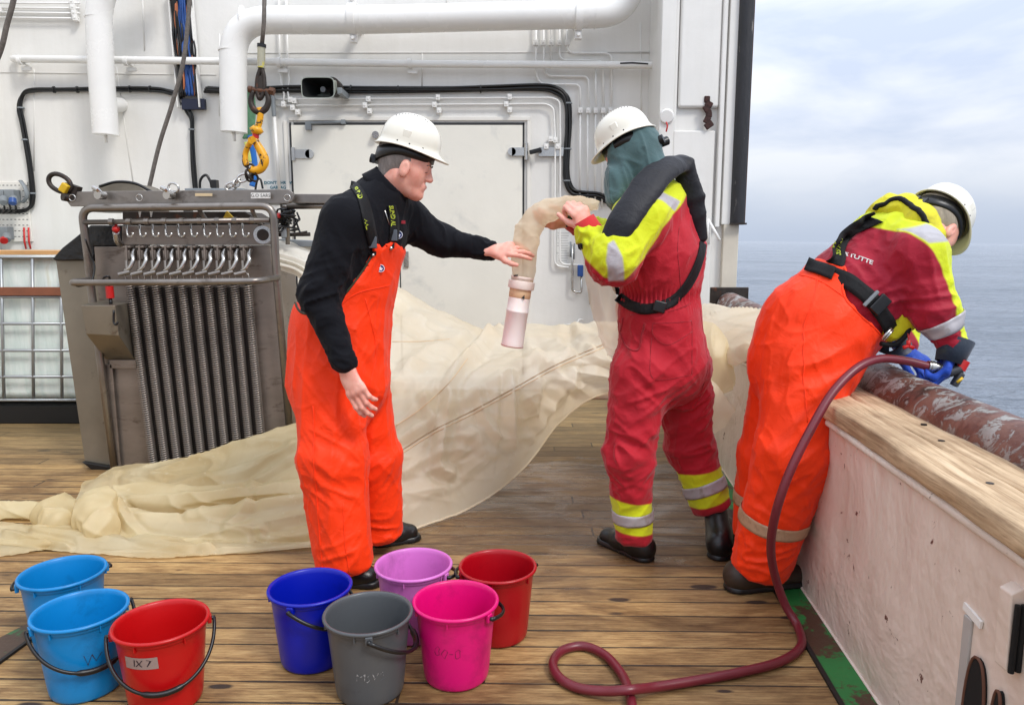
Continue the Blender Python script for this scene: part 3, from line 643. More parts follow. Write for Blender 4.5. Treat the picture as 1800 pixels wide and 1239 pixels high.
pbox(X(1184), X(1254), pp_(0, 190).z, zt, PY - .015, PY + .028, m_wall, 'upper_panel', .03)
pbox(X(1178), X(1250), .0, pp_(0, 230).z, PY - .005, PY + .028, m_pil, 'lower_panel', .01)
pbox(X(1254), X(1262), pp_(0, 400).z, zt, PY - .03, PY + .028, m_pil, 'channel_bead', .008)
pbox(X(1270), X(1297), .84, pp_(0, 395).z, PY - .02, PY + .028, mat('stained_white', (200, 192, 176), .5, 0, .1, 4, .3, 30, dirt=(120, 84, 60), ds=5, dlo=.66, dhi=.75), 'foot_plate')
pbox(X(1266), X(1284), pp_(0, 395).z, zt, PY - .02, PY + .028, m_pil, 'fender_backing')
m_fend = mat('worn_rubber_fender', (30, 30, 34), .5, 0, .35, 14, .6, 30, .006, dirt=(112, 108, 104), ds=11, dlo=.63, dhi=.68, stretch=(2, 2, .5))
fz = pp_(0, 392).z; fx = X(1293)
k = MB(); k.tube([(fx, PY - .02, fz), (fx, PY - .02, zt)], .058, 24, flat=1.0); k.build('fender', m_fend, pil, auto=50)
k = MB(); k.box((X(1303.5), PY + .05, (fz + zt) / 2), (.012, .2, zt - fz)); k.build('rust_edge', mat('rust_strip', (86, 58, 46), .7, 0, .3, 20), pil)
k = MB(); k.box((fx, PY - .02, fz - .008), (.12, .12, .014)); k.build('fender_seat', m_dark, pil)
k = MB(); 
for q_ in range(6): 
    a = pp_(1243 + (q_ % 2) * 3, 175 + q_ * 9, .02); k.box(a, (.045 + (q_ % 3) * .012, .02, .05), Matrix.Rotation(q_ * .5, 3, 'Y'))
k.build('rusted_hole', mat('rust_dark', (58, 34, 30), .85, 0, .4, 40, .8, 60, .01), pil, bevel=.008)
k = MB(); k.tube([pp_(1246, 388, .03), pp_(1265, 422, .10)], .012, 8); k.tube([pp_(1245, 385, .03), pp_(1245, 430, .04)], .012, 8); k.build('cleat', m_wp2, pil, smooth=True)
k = MB(); k.cyl(pp_(1172, 205, .05), pp_(1172, 205, .02), .05, 20, r2=.06); k.build('round_lamp', m_wp2, pil, bevel=.005)
k = MB(); k.tube(spline([pp_(1171, 215, .06), pp_(1173, 222, .07), pp_(1171, 232, .06)], 4), .006, 6); k.build('red_cord', m_red, pil, smooth=True)
# black chafe mark at the end of the slim pipe
k = MB(); k.tube([wp(1090, 112, .147), wp(1112, 111, .149), wp(1139, 113, .147)], .009, 8, flat=.8); k.build('chafe_mark', m_fend, sm, smooth=True)
# ------------------------------------------------------------------ net-sampler rig (grey steel, leaning)
MY = 4.2
def mp_(px, py, off=0): return A(px, py, MY - off)
rig = thing('sampler_rig', 'leaning grey stainless steel net sampler rig with ten long springs', 'steel rig', mp_(330, 830))
def prism_px(pts, off, depth, name, m_, parent, bevel=.003):
    k = MB(); k.prism([mp_(x, y, off) for x, y in pts], (0, depth, 0)); return k.build(name, m_, parent, bevel=bevel)
m_st2 = mat('brushed_grey_steel', (136, 126, 118), .42, .7, .16, 3, .2, 60, .001, dirt=(80, 64, 54), ds=6, dlo=.55, dhi=.72, stretch=(1, 1, 3))
m_st3 = mat('grey_green_steel', (138, 131, 118), .45, .65, .14, 3, .2, 60, .001, dirt=(92, 76, 60), ds=9, dlo=.6, dhi=.7)
prism_px([(165, 434), (474, 432), (528, 862), (204, 862)], 0, .42, 'front_plate', m_st2, rig)
prism_px([(98, 458), (168, 458), (206, 850), (190, 834), (150, 818)], -.06, .36, 'side_plate', m_st3, rig)
k = MB(); k.prism([mp_(143, 812, -.03), mp_(205, 822, -.03), mp_(200, 842, -.03), mp_(178, 838, -.03)], (0, .4, 0)); k.build('black_foot', m_black, rig, bevel=.004)
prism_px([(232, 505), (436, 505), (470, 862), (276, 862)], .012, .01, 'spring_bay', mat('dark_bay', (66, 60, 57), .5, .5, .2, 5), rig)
k = MB(); k.bar(mp_(190, 640, .02), mp_(209, 862, .02), .012, .05, up=(1, 0, 0)); k.bar(mp_(193, 640, .02), mp_(240, 640, .02), .012, .05, up=(0, 0, 1)); k.build('side_rib', m_st2, rig, bevel=.003)
# springs: real helices
sp_mesh = None
def helix(a, b, r, wire, turns, n=9):
    a = Vector(a); b = Vector(b); d = (b - a); u = d.normalized().orthogonal().normalized(); v = d.normalized().cross(u); P = []
    for i in range(int(turns * n) + 1):
        t = i / (turns * n); an = 2 * math.pi * i / n; P.append(a + d * t + u * math.cos(an) * r + v * math.sin(an) * r)
    return P
m_spring = mat('spring_steel', (158, 150, 143), .42, .75, .1, 10, .05, 90)
for i in range(10):
    f = i / 9
    a = mp_(228 + 207 * f, 500, .045); b_ = mp_(275 + 192 * f, 856, .045)
    k = MB(); k.tube(helix(a, b_, .0215, .0042, 92), .0042, 5, caps=False, upv=(0, 1, 0)); s_ = k.build('spring', m_spring, rig, smooth=True)
    k = MB(); k.cyl(a, b_, .013, 10); k.build('core_rod', m_dark, s_, smooth=True)
    c = mp_(226 + 206 * f, 487, .05); k = MB(); k.tube([c + Vector((math.cos(t) * .018, 0, math.sin(t) * .022)) for t in np.linspace(0, 2 * math.pi, 16)[:-1]], .0035, 6, closed=True); k.build('ring', m_chrome, rig, smooth=True)
# roller block with hooks
prism_px([(214, 398), (464, 395), (466, 431), (214, 431)], .03, .16, 'roller_block', m_st2, rig)
k = MB(); k.cyl(mp_(462, 413, .035), mp_(462, 413, .05), .05, 24); k.build('block_end', m_chrome, rig, auto=40); k = MB(); k.cyl(mp_(462, 413, .05), mp_(462, 413, .053), .032, 24); k.build('block_bore', m_dark, rig)
for i in range(10):
    x = 222 + 22.6 * i; P = round_path([mp_(x, 390, .09), mp_(x + 2, 416, .10), mp_(x + 11, 416, .12), mp_(x + 12, 409, .12)], .02, 5)
    k = MB(); k.tube(P, .0058, 10); k.build('hook', m_chrome, rig, smooth=True)
# release levers
for i in range(10):
    x = 222 + 22.7 * i; y = 436 - .0 * i
    lv = None
    k = MB(); k.box(mp_(x + 7, y + 9, .05), (.010, .09, .085)); k.box(mp_(x + 5, y - 2, .06), (.045, .06, .010)); k.box(mp_(x + 2, y + 12, .08), (.03, .012, .05)); lv = k.build('release_bracket', m_st2, rig, bevel=.002)
    k = MB(); k.tube(spline([mp_(x + 14, y + 3, .06), mp_(x + 11, y + 12, .10), mp_(x + 12, y + 22, .12), mp_(x + 5, y + 36, .13), mp_(x - 2, y + 40, .12)], 5), .0115, 10); k.build('curved_lever', m_chrome, lv, smooth=True)
    k = MB(); k.cyl(mp_(x + 6, y + 42, .13), mp_(x - 14, y + 47, .15), .0125, 14); k.cyl(mp_(x, y + 22, .12), mp_(x + 1, y + 42, .13), .0085, 12); k.build('release_pin', m_grey if 0 else m_steel, lv, auto=40)
# tubular frame
def rtube(pts, r, name, parent=rig, m_=m_steel, rad=.05, n=16):
    k = MB(); k.tube(round_path([mp_(*p_) for p_ in pts], rad, 6), r, n); return k.build(name, m_, parent, smooth=True)
rtube([(203, 835, .03), (174, 615, .05), (160, 505, .07), (153, 440, .10), (143, 366, .12), (480, 362, .12), (486, 480, .10), (512, 790, .03)], .021, 'frame_tube', rad=.07)
rtube([(147, 391, .12), (474, 387, .12)], .014, 'cross_tube')
for i in range(9): k = MB(); c = mp_(196 + 31 * i, 390.2 - .35 * i, .12); k.cyl(c - Vector((.012, 0, 0)), c + Vector((.012, 0, 0)), .018, 14); k.build('tube_collar', m_steel, rig, auto=40)
rtube([(163, 492, .10), (122, 497, .22), (330, 496, .30), (452, 494, .28), (489, 488, .10)], .0175, 'hand_rail', rad=.04)
rtube([(346, 362, .12), (352, 372, .04), (372, 400, 0)], .012, 'strut'); rtube([(440, 362, .12), (450, 385, .06), (462, 400, 0)], .012, 'strut')
# control box with chute
k = MB(); f0 = [mp_(142, 537, .22), mp_(202, 537, .22), mp_(209, 590, .20), mp_(151, 587, .20)]; b0 = [mp_(170, 528, 0), mp_(231, 531, 0), mp_(239, 634, 0), mp_(186, 632, 0)]
k.add(f0 + b0, [(0, 1, 2, 3), (1, 5, 6, 2), (3, 2, 6, 7), (0, 4, 5, 1), (0, 3, 7, 4), (4, 7, 6, 5)]); k.build('chute_box', m_st3, rig, bevel=.003)
k = MB(); k.tube([mp_(192, 503, .12), mp_(194, 524, .12)], .021, 12); k.build('red_grip', m_red, rig, auto=40)
k = MB(); k.tube([mp_(194, 524, .12), mp_(195, 534, .14)], .009, 8); k.tube(spline([mp_(200, 545, .235), mp_(200, 566, .235), mp_(204, 571, .24), mp_(207, 566, .24)], 4), .006, 8); k.build('grip_shaft', m_black, rig, smooth=True)
k = MB(); k.tube(spline([mp_(180, 497, .15), mp_(183, 488, .16), mp_(192, 487, .15), mp_(192, 503, .12)], 5), .006, 8); k.build('lanyard', m_rub, rig, smooth=True)
k = MB(); c = mp_(204, 403, .10); k.lathe([(0, -.021)] + [(.021 * math.sin(a), -.021 * math.cos(a)) for a in np.linspace(.2, math.pi - .2, 9)] + [(0, .021)], 16, Matrix.Translation(c)); k.tube([c, mp_(204, 392, .10)], .008, 8); k.build('red_ball_knob', m_red, rig, smooth=True)
k = MB(); k.tube(spline([mp_(204, 408, .08), mp_(206, 422, .06), mp_(212, 430, .03)], 4), .018, 12); k.build('knob_arm', m_chrome, rig, smooth=True)
# top beam with name plate
prism_px([(120, 337), (506, 333), (515, 339), (517, 346), (514, 354), (506, 358), (124, 363), (114, 350)], .09, .028, 'top_beam', m_steel, rig)
prism_px([(516, 341), (640, 342), (640, 359), (516, 357)], .03, .03, 'tail_beam', m_steel, rig)
rtube([(505, 363, .0), (640, 362, .0)], .016, 'tail_tube')
rtube([(497, 364, -.02), (505, 364, -.02), (506, 430, -.02)], .012, 'tail_tube')
for x in (127, 245, 505): k = MB(); c = mp_(x, 348, .119); k.tube([c + Vector((math.cos(t) * .017, 0, math.sin(t) * .017)) for t in np.linspace(0, 2 * math.pi, 20)[:-1]], .003, 6, closed=True); k.build('bore_ring', m_chrome, rig, smooth=True)
prism_px([(441, 339), (475, 339), (475, 349), (441, 349)], .1205, .0025, 'name_plate', mat('label_white', (226, 226, 222), .4), rig, 0)
c = mp_(458, 344, .124); text_on('G.O SARS', .025, lambda x, y: c + Vector((x, 0, y)), 'lettering', mat('ink_dark', (40, 40, 42), .6), rig)
prism_px([(343, 340), (373, 340), (373, 345), (343, 345)], .1205, .0025, 'brass_plate', mat('brass_tag', (196, 176, 140), .4), rig, 0)
for x in (183, 303):
    k = MB(); c = mp_(x, 344, .12); k.cyl(c, c + Vector((-.01, -.05, 0)), .022, 16); k.tube([mp_(x - 4, 341, .15), mp_(x - 12, 333, .17), mp_(x - 19, 330, .16)], .012, 10); k.build('toggle_bolt', m_chrome, rig, auto=40)
def link(c, rx, rz_, r, rot, name, m_, parent, n=28, yaw=0):
    k = MB(); P = []
    for i in range(n):
        a = 2 * math.pi * i / n; p_ = Vector((math.copysign(abs(math.cos(a)) ** .85, math.cos(a)) * rx, 0, math.sin(a) * rz_))
        p_ = Matrix.Rotation(yaw, 3, 'Z') @ (Matrix.Rotation(rot, 3, 'Y') @ p_); P.append(c + p_)
    k.tube(P, r, 12, closed=True); return k.build(name, m_, parent, smooth=True)
lk = link(mp_(105, 322, .10), .062, .042, .0125, R(28), 'lifting_link', m_dark, rig)
k = MB(); k.box(mp_(114, 331, .115), (.04, .04, .05), Matrix.Rotation(R(35), 3, 'Y')); k.build('yellow_tag', mat('yellow_paint', (206, 168, 24), .45, 0, .15, 20, dirt=(60, 44, 30), ds=30, dlo=.6, dhi=.64), rig, bevel=.006)
k = MB(); k.cyl(mp_(110, 346, .13), mp_(122, 348, .10), .022, 12); k.box(mp_(128, 333, .07), (.07, .05, .05), Matrix.Rotation(R(20), 3, 'Y')); k.build('link_pin', m_dark, rig, auto=40)
link(mp_(305, 330, .12), .028, .022, .006, R(20), 'shackle', m_chrome, rig)
# curved guard plate, black cover sheet, cables
k = MB(); arc = [mp_(x, y, -.10) for x, y in spline([(150, 345), (175, 328), (205, 321), (235, 324), (262, 340)], 6)]; arc += [mp_(262, 372, -.1), mp_(150, 372, -.1)]; k.prism(arc, (0, .25, 0)); k.build('curved_guard', m_st3, rig, auto=30)
k = MB(); k.tube([mp_(x, y, -.05) for x, y in spline([(175, 328), (205, 320), (238, 323), (266, 337), (300, 352)], 6)], .008, 8); k.build('guard_edge', m_rub, rig, smooth=True)
m_tarp = mat('black_tarp', (12, 12, 14), .35, 0, .3, 8, .6, 14, .02)
k = MB(); k.prism([mp_(90, 456, -.02), mp_(108, 436, -.02), mp_(158, 396, -.02), mp_(214, 396, -.02), mp_(214, 434, -.02), mp_(166, 434, -.02), mp_(166, 458, -.02), (mp_(98, 459, -.02))], (0, .35, 0)); k.build('black_cover', m_tarp, rig, bevel=.01)
k = MB(); k.prism([mp_(215, 372, -.05), mp_(430, 372, -.05), mp_(470, 396, -.05), mp_(215, 396, -.05)], (0, .30, 0)); k.build('inner_housing', m_dark, rig, bevel=.005)
prism_px([(392, 384), (398, 371), (412, 385)], 0, .02, 'warning_patch', mat('yellow_patch', (214, 176, 30), .5), rig, 0)
for x in (243, 263): prism_px([(x, 372), (x + 4, 372), (x + 2, 382)], 0, .01, 'white_tooth', m_wp, rig, 0)
k = MB(); k.tube(spline([mp_(150, 420, .15), mp_(160, 450, .12), mp_(166, 470, .12), mp_(160, 495, .15), mp_(140, 503, .18), mp_(130, 500, .2)], 6), .005, 8); k.build('thin_lead', m_rub, rig, smooth=True)
rc = random.Random(11)
for i in range(7):
    P = [mp_(484 + rc.uniform(0, 44), 366 + rc.uniform(0, 44), rc.uniform(-.05, .05)) for _ in range(6)]
    k = MB(); k.tube(spline(P, 8), .0055, 8); k.build('tangled_lead', m_rub, rig, smooth=True)
k = MB(); k.cyl(mp_(492, 379, .03), mp_(484, 380, .05), .016, 14); k.build('red_plug', m_red, rig, auto=40)
prism_px([(494, 398), (502, 398), (502, 418), (494, 418)], .02, .04, 'connector', m_grey, rig, .004)
k = MB(); k.tube([mp_(480, 413, -.2), mp_(545, 412, -.2)], .012, 10); k.tube([mp_(500, 410, -.15), mp_(514, 412, -.15), mp_(540, 408, -.15)], .008, 8); k.build('shelf_rod', m_dark, rig, smooth=True)
prism_px([(478, 420), (560, 424), (560, 434), (478, 434)], -.2, .2, 'side_shelf', m_grey, rig, .004)
# ------------------------------------------------------------------ liquid tank in cage
IY = 5.3
ip = lambda px, py, off=0: A(px, py, IY - off)
ibc = thing('liquid_tank', 'translucent pale green plastic tank in a grey tube cage on a black pallet', 'tank', ip(10, 735))
m_tank = bpy.data.materials.new('tank_plastic'); N, L, b = nodes(m_tank); tc = N.new('ShaderNodeTexCoord'); vv = N.new('ShaderNodeMapping'); vv.inputs['Scale'].default_value = (7, 1, .9); L.new(tc.outputs['Object'], vv.inputs[0])
q = noise(N, L, vv.outputs[0], 1.8, 5, .6, .3); L.new(ramp(N, L, q.outputs['Fac'], [(.3, (.60, .70, .66)), (.62, (.80, .86, .82)), (.75, (.62, .62, .48))]).outputs[0], b.inputs['Base Color']); b.inputs['Roughness'].default_value = .3
b.inputs['Subsurface Weight'].default_value = .3; b.inputs['Subsurface Radius'].default_value = (.05, .07, .06); bumpn(N, L, b, q.outputs['Fac'], .35, .02)
xl, xr = ip(-190, 600).x, ip(136, 600).x; zb, zt_ = .17, ip(0, 452).z
k = MB(); k.box(((xl + xr) / 2, IY + .55, (zb + zt_) / 2), (xr - xl - .06, 1.0, zt_ - zb)); k.build('tank', m_tank, ibc, bevel=.07)
k = MB(); k.box(((xl + xr) / 2, IY + .55, .07), (xr - xl, 1.05, .14)); k.build('pallet', mat('black_pallet', (14, 14, 15), .6), ibc, bevel=.01)
m_cage = mat('galvanised_cage', (160, 164, 166), .4, .6, .1, 10)
for x in (-90, -40, 10, 62, 112):
    k = MB(); k.tube([ip(x - 3, 700), ip(x - 8 + (x > 50) * 3, 455)], .011, 10); k.build('cage_upright', m_cage, ibc, smooth=True)
for z_ in (ip(0, 703).z, ip(0, 662).z, ip(0, 616).z, ip(0, 569).z, ip(0, 522).z, ip(0, 452).z):
    k = MB(); k.tube([(xl, IY, z_), (xr, IY, z_)], .011, 10); k.tube([(xr, IY, z_), (xr, IY + 1.05, z_)], .011, 10); k.build('cage_rail', m_cage, ibc, smooth=True)
k = MB(); k.box(((xl + xr) / 2, IY - .012, ip(0, 512).z), (xr - xl, .02, .06)); k.build('brown_band', mat('brown_band', (128, 76, 52), .6), ibc, bevel=.003)
k = MB(); k.box(((xl + xr) / 2 - .03, IY + .2, ip(0, 447).z + .01), (xr - xl - .1, .4, .03)); k.build('lid_board', mat('light_plank', (196, 150, 98), .6, 0, .2, 9, stretch=(.3, 3, 3)), ibc, bevel=.004)
# ------------------------------------------------------------------ lifting hook on its wire
HY = 4.15
hp = lambda px, py, off=0: A(px, py, HY - off)
m_yel = mat('chipped_yellow_paint', (218, 156, 14), .4, 0, .1, 12, .2, 60, dirt=(44, 34, 26), ds=26, dlo=.56, dhi=.6)
hk = thing('crane_hook', 'yellow chipped safety hook on a rusty shackle hanging from a wire above the rig', 'lifting hook', hp(447, 300))
k = MB(); k.tube([hp(467, -120), hp(464, 40), hp(460, 84)], .0115, 12); k.build('wire', m_orope, hk, smooth=True)
k = MB(); k.tube([hp(459.5, 80), hp(459, 120)], .0205, 16); k.build('ferrule', mat('ferrule_metal', (176, 172, 150), .35, .5, .1, 10, dirt=(208, 190, 30), ds=9, dlo=.5, dhi=.55), hk, auto=40)
k = MB(); k.tube([hp(460, 78), hp(459.8, 84)], .024, 12); k.build('ferrule_cap', m_black, hk, auto=40)
k = MB(); k.tube(spline([hp(459, 118), hp(453, 138), hp(452, 160), hp(457, 174), hp(464, 160), hp(464, 138), hp(460, 118)], 6), .0125, 10); k.build('thimble', m_dark, hk, smooth=True)
k = MB(); k.box(hp(458, 150), (.035, .018, .10)); k.build('thimble_plate', m_dark, hk, bevel=.01)
k = MB(); k.tube(spline([hp(445, 160), hp(441, 178), hp(446, 192), hp(457, 197), hp(468, 190), hp(472, 176), hp(468, 160)], 6), .016, 12, rr=[.013 + .005 * math.sin(math.pi * i / 36) for i in range(37)]); k.build('shackle_bow', m_dark, hk, smooth=True)
k = MB(); k.cyl(hp(438, 158), hp(482, 162), .013, 14); k.cyl(hp(474, 160), hp(482, 162), .022, 6); k.cyl(hp(437, 157), hp(443, 158), .018, 12); k.build('shackle_pin', mat('rusty_bolt', (94, 62, 44), .6, .4, .3, 30), hk, auto=40)
k = MB(); k.tube(spline([hp(456, 190), hp(458, 200), hp(456, 215), hp(452, 228)], 5), .017, 14); k.tube([hp(453, 222), hp(451, 229), hp(450, 236)], .02, 16, rr=[.020, .038, .022]); k.build('swivel_eye', m_yel, hk, smooth=True)
k = MB(); k.cyl(hp(450, 234), hp(449, 243), .018, 14); k.build('swivel_neck', m_red, hk, auto=40)
k = MB(); cpts = spline([hp(446, 240), hp(452, 254), hp(460, 268), hp(465, 283), hp(458, 297), hp(446, 300), hp(440, 296)], 7)
k.tube(cpts, .02, 14, rr=[.017 + .008 * math.sin(math.pi * i / (len(cpts) - 1)) for i in range(len(cpts))]); k.build('hook_body', m_yel, hk, smooth=True)
k = MB(); lp = spline([hp(447, 243, .015), hp(438, 254, .012), hp(432, 268, .0), hp(431, 280), hp(434, 291)], 6); k.tube(lp, .015, 12); k.build('latch', m_yel, hk, smooth=True)
k = MB(); k.cyl(hp(443, 247, .035), hp(443, 247, -.02), .022, 16); k.build('latch_pivot', m_yel, hk, auto=40)
k = MB(); k.tube(spline([hp(427, 280), hp(429, 290), hp(437, 296)], 5), .006, 8); k.build('latch_edge', m_dark, hk, smooth=True)
ch = thing('chain_sling', 'bright steel chain links joining the yellow hook to the rig beam', 'chain', hp(425, 315))
L0 = [(443, 298, 60, 0), (437, 306, 20, 80), (427, 313, -25, 20), (416, 322, -30, 70), (406, 328, -20, 10), (438, 309, 80, 40), (446, 312, 10, 60)]
for x, y, r_, yw in L0: link(hp(x, y, .0), .030, .019, .0062, R(r_), 'chain_link', m_chrome if (x < 436) else m_dark, ch, 20, R(yw))
k = MB(); k.tube([hp(410, 326), hp(422, 314)], .010, 10); k.tube([hp(398, 331), hp(412, 326)], .008, 8); k.build('turnbuckle', m_chrome, ch, smooth=True)
gr = thing('green_rope_coil', 'hank of green rope hanging on the wall behind the yellow hook', 'rope', wp(440, 250, .1))
rc = random.Random(4)
for i in range(14):
    x = 436 + i * .75; P = [wp(x - 1, 160, .10 + .004 * i), wp(x + 1 + rc.uniform(-2, 2), 190, .11), wp(x + rc.uniform(-2, 2), 225, .11), wp(x - 8 + rc.uniform(-3, 3), 244, .10)]
    k = MB(); k.tube(spline(P, 6), .0075, 7); k.build('strand', mat('green_rope', (96, 142, 110), .7, 0, .15, 40, .5, 200), gr, smooth=True)
bs = thing('blue_strap', 'bright blue lifting strap with yellow edge hanging behind the hook', 'strap', wp(447, 320, .15))
k = MB(); k.tube(spline([wp(440, 238, .12), wp(444, 262, .13), wp(448, 290, .13), wp(447, 310, .14), wp(443, 328, .14)], 6), .026, 10, flat=.25, upv=(0, 1, 0)); k.build('webbing', mat('blue_webbing', (32, 108, 190), .6), bs, smooth=True)
k = MB(); k.tube(spline([wp(432, 250, .12), wp(437, 268, .13), wp(440, 285, .13)], 6), .016, 10, flat=.3, upv=(0, 1, 0)); k.build('yellow_edge', mat('pale_yellow_web', (206, 214, 110), .6), bs, smooth=True)
pole = thing('boat_pole', 'thin white pole with a grey grip leaning on the wall left of the door', 'pole', wp(490, 330))
k = MB(); k.tube([wp(482, 200, .06), wp(492, 345, .06)], .014, 12); k.build('shaft', m_wp2, pole, smooth=True)
k = MB(); k.tube([wp(479.5, 168, .06), wp(482, 205, .06)], .019, 12); k.build('grip', m_grey, pole, auto=40)
# hanging wire ropes
def rope(label, pts, r, Yv):
    k = MB(); P = spline([A(x, y, Yv) for x, y in pts], 10); k.tube(P, r, 10); o = k.build('wire_rope', m_orope, None, smooth=True); tag(o, label, 'rope', 'slack grey wire ropes'); return o
rope('slack grey wire rope curving down behind the rig in front of the cable tray', [(337, -60), (332, 20), (322, 110), (302, 185), (280, 255), (262, 330), (256, 352)], .0125, 4.6)
rope('short grey wire rope crossing the top left corner of the picture', [(34, -60), (24, 0), (12, 45), (0, 92), (-30, 160)], .013, 4.0)
# bench with instrument behind the rig
bn = thing('instrument_bench', 'cluttered grey bench with a small black and steel instrument behind the rig', 'bench', A(400, 372, 5.6))
bp_ = lambda x, y, o_=0: A(x, y, 5.6 - o_)
k = MB(); k.box(bp_(390, 342), (.42, .3, .07)); k.build('instrument', m_grey, bn, bevel=.005)
k = MB(); k.tube(spline([bp_(352, 345), bp_(352, 318), bp_(362, 308), bp_(370, 320), bp_(372, 330)], 6), .010, 8); k.build('bent_lead', m_rub, bn, smooth=True)
k = MB(); k.box(bp_(378, 325), (.04, .06, .07)); k.build('cable_plug', m_black, bn, bevel=.005)
k = MB(); k.tube(spline([bp_(448, 340), bp_(452, 318), bp_(458, 316), bp_(462, 332)], 6), .008, 8); k.build('bent_lead', m_rub, bn, smooth=True)
k = MB(); k.box(bp_(420, 354), (1.0, .5, .04)); k.build('bench_top', m_grey, bn, bevel=.004)
for x in (330, 500):
    a = bp_(x, 356); k = MB(); k.box((a.x, a.y, a.z / 2), (.05, .05, a.z)); k.build('bench_leg', m_grey, bn)
# ------------------------------------------------------------------ buckets
def plastic(name, col, rough=.34):
    return mat(name, col, rough, 0, .05, 3, .12, 120, .001, sss=.0, spec=.45, dirt=tuple(int(c * .62) for c in col), ds=6, dlo=.54, dhi=.85)
BH_ = .248
def bucket(cx, cy, m_, label, pa, pb, hang, angle_hang=.62, hr=.152, name='bucket', rr=.1292, hmode=None):
    c = G(cx, cy, BH_); base = Vector((c.x, c.y, 0.0015))
    t = thing(name, label, 'bucket', base, 'plastic buckets standing on the deck')
    T = Matrix.Translation(base); R0 = rr; rb = rr * .775
    prof = [(0, 0), (rb - .012, 0), (rb - .003, .003), (rb, .010)]
    for z in np.linspace(.03, BH_ - .022, 7): prof.append((rb + (R0 - .006 - rb) * z / BH_, z))
    prof += [(R0 - .007, BH_ - .02), (R0 - .004, BH_ - .018), (R0 - .004, BH_ - .008), (R0 + .001, BH_ - .007), (R0 + .004, BH_ - .004), (R0 + .0045, BH_), (R0 + .002, BH_ + .004), (R0 - .003, BH_ + .004), (R0 - .0068, BH_), (R0 - .0085, BH_ - .012)]
    for z in np.linspace(BH_ - .03, .012, 6): prof.append((rb - .0035 + (R0 - .006 - rb) * z / BH_, z))
    prof += [(rb - .012, .006), (0, .006)]
    k = MB(); k.lathe(prof, 72, T); k.build('shell', m_, t, auto=60)
    for q_ in range(6):
        k = MB(); a_ = q_ * math.pi / 3 + .4; k.box(base + Vector((math.cos(a_) * (R0 - .004), math.sin(a_) * (R0 - .004), BH_ - .016)), (.008, .003, .022), Matrix.Rotation(a_, 3, 'Z')); k.build('rim_gusset', m_, t)
    A_ = G(*pa, BH_ - .01) - c; A_.z = 0; B_ = G(*pb, BH_ - .01) - c; B_.z = 0
    ax = (B_ - A_).normalized(); pvt = R0 + .010; zc = BH_ - .018
    for s_ in (-1, 1):
        pc = base + ax * (s_ * (R0 + .001)) + Vector((0, 0, zc)); k = MB(); rot = Matrix.Rotation(math.atan2(ax.y, ax.x), 3, 'Z')
        k.box(pc, (.012, .022, .026), rot); k.build('handle_lug', m_, t, bevel=.003)
        k = MB(); k.cyl(pc, pc + ax * (s_ * .016), .006, 10); k.build('pivot', m_black, t, smooth=True)
    nrm = Vector((-ax.y, ax.x, 0)) * hang; P = []
    nn = 40
    for i in range(nn + 1):
        th = math.pi * i / nn
        P.append(base + Vector((0, 0, zc)) - ax * (pvt + .004) * math.cos(th) + (nrm * math.cos(angle_hang) - Vector((0, 0, math.sin(angle_hang)))) * hr * math.sin(th) ** .9)
    k = MB(); rads = [.0052 + .0035 * (1 if .38 < i / nn < .62 else 0) for i in range(nn + 1)]
    k.tube(P, .006, 10, rr=rads, flat=1.25); k.build('handle', m_black, t, smooth=True)
    return t, base, R0, rb
m_cy = plastic('cyan_bucket_plastic', (6, 122, 186)); m_rd = plastic('red_bucket_plastic', (178, 10, 14)); m_bl = plastic('blue_bucket_plastic', (2, 22, 156))
m_gy = plastic('grey_bucket_plastic', (76, 79, 82)); m_pp = plastic('lilac_bucket_plastic', (200, 110, 188)); m_mg = plastic('magenta_bucket_plastic', (208, 6, 108)); m_rd2 = plastic('crimson_bucket_plastic', (160, 4, 20))
bkt = {}
bucket(110, 1006, m_cy, 'sky blue bucket standing behind the other sky blue one', (30, 1030), (190, 992), 1, .1, .150)
bkt['B'] = bucket(141, 1072, m_cy, 'sky blue bucket in front of its twin with black handle hanging down its front', (57, 1100), (228, 1046), -1, .72, .178)
bkt['C'] = bucket(283, 1092, m_rd, 'red bucket with a strip of grey tape, beside the two sky blue ones', (200, 1112), (364, 1082), -1, .82, .186)
bucket(545, 1031, m_bl, 'deep blue bucket in front of the man in the navy sweater', (514, 1062), (578, 1000), -1, .55, .165)
bkt['E'] = bucket(647, 1077, m_gy, 'dark grey bucket with worn white marking, between the blue and magenta ones', (648, 1112), (646, 1040), -1, .55, .165)
bucket(727, 992, m_pp, 'pale lilac pink bucket behind the grey and magenta ones', (676, 966), (780, 990), 1, .25, .150)
bkt['G'] = bucket(801, 1055, m_mg, 'bright magenta bucket with faint handwriting, beside the grey one', (742, 1026), (868, 1072), 1, .2, .150)
bucket(875, 995, m_rd2, 'crimson red bucket, rightmost in the group of five', (812, 1008), (942, 988), 1, .15, .150)
def scrawl(fn, s_=1.0):                  # handwriting is never quite straight
    def g(x, y):
        return fn(x * 1.05 + .10 * y + .0016 * math.sin(y * 260 + x * 90) * s_, y + .0022 * math.sin(x * 170) * s_ + .0012 * math.sin(x * 520 + y * 300) * s_)
    return g
def bk_wrap(bk, px, h, off=.0012):       # writing wraps round the bucket's side
    t, base, R0, rb = bk; c = A(px, 0, 1); a0 = math.atan2(-base.y, (c.x / 1 - base.x / base.y) * base.y * 1.0)
    ang = -math.pi / 2 + math.atan2((px - 900) * base.y * cp / F - base.x, .13)
    def fn(x, y):
        z = h + y; r_ = rb + (R0 - .006 - rb) * z / BH_ + off; a = ang + x / r_
        return base + Vector((math.cos(a) * r_, math.sin(a) * r_, z))
    return fn
fn = bk_wrap(bkt['C'], 226, .185); k = MB(); vs = []; fs = []
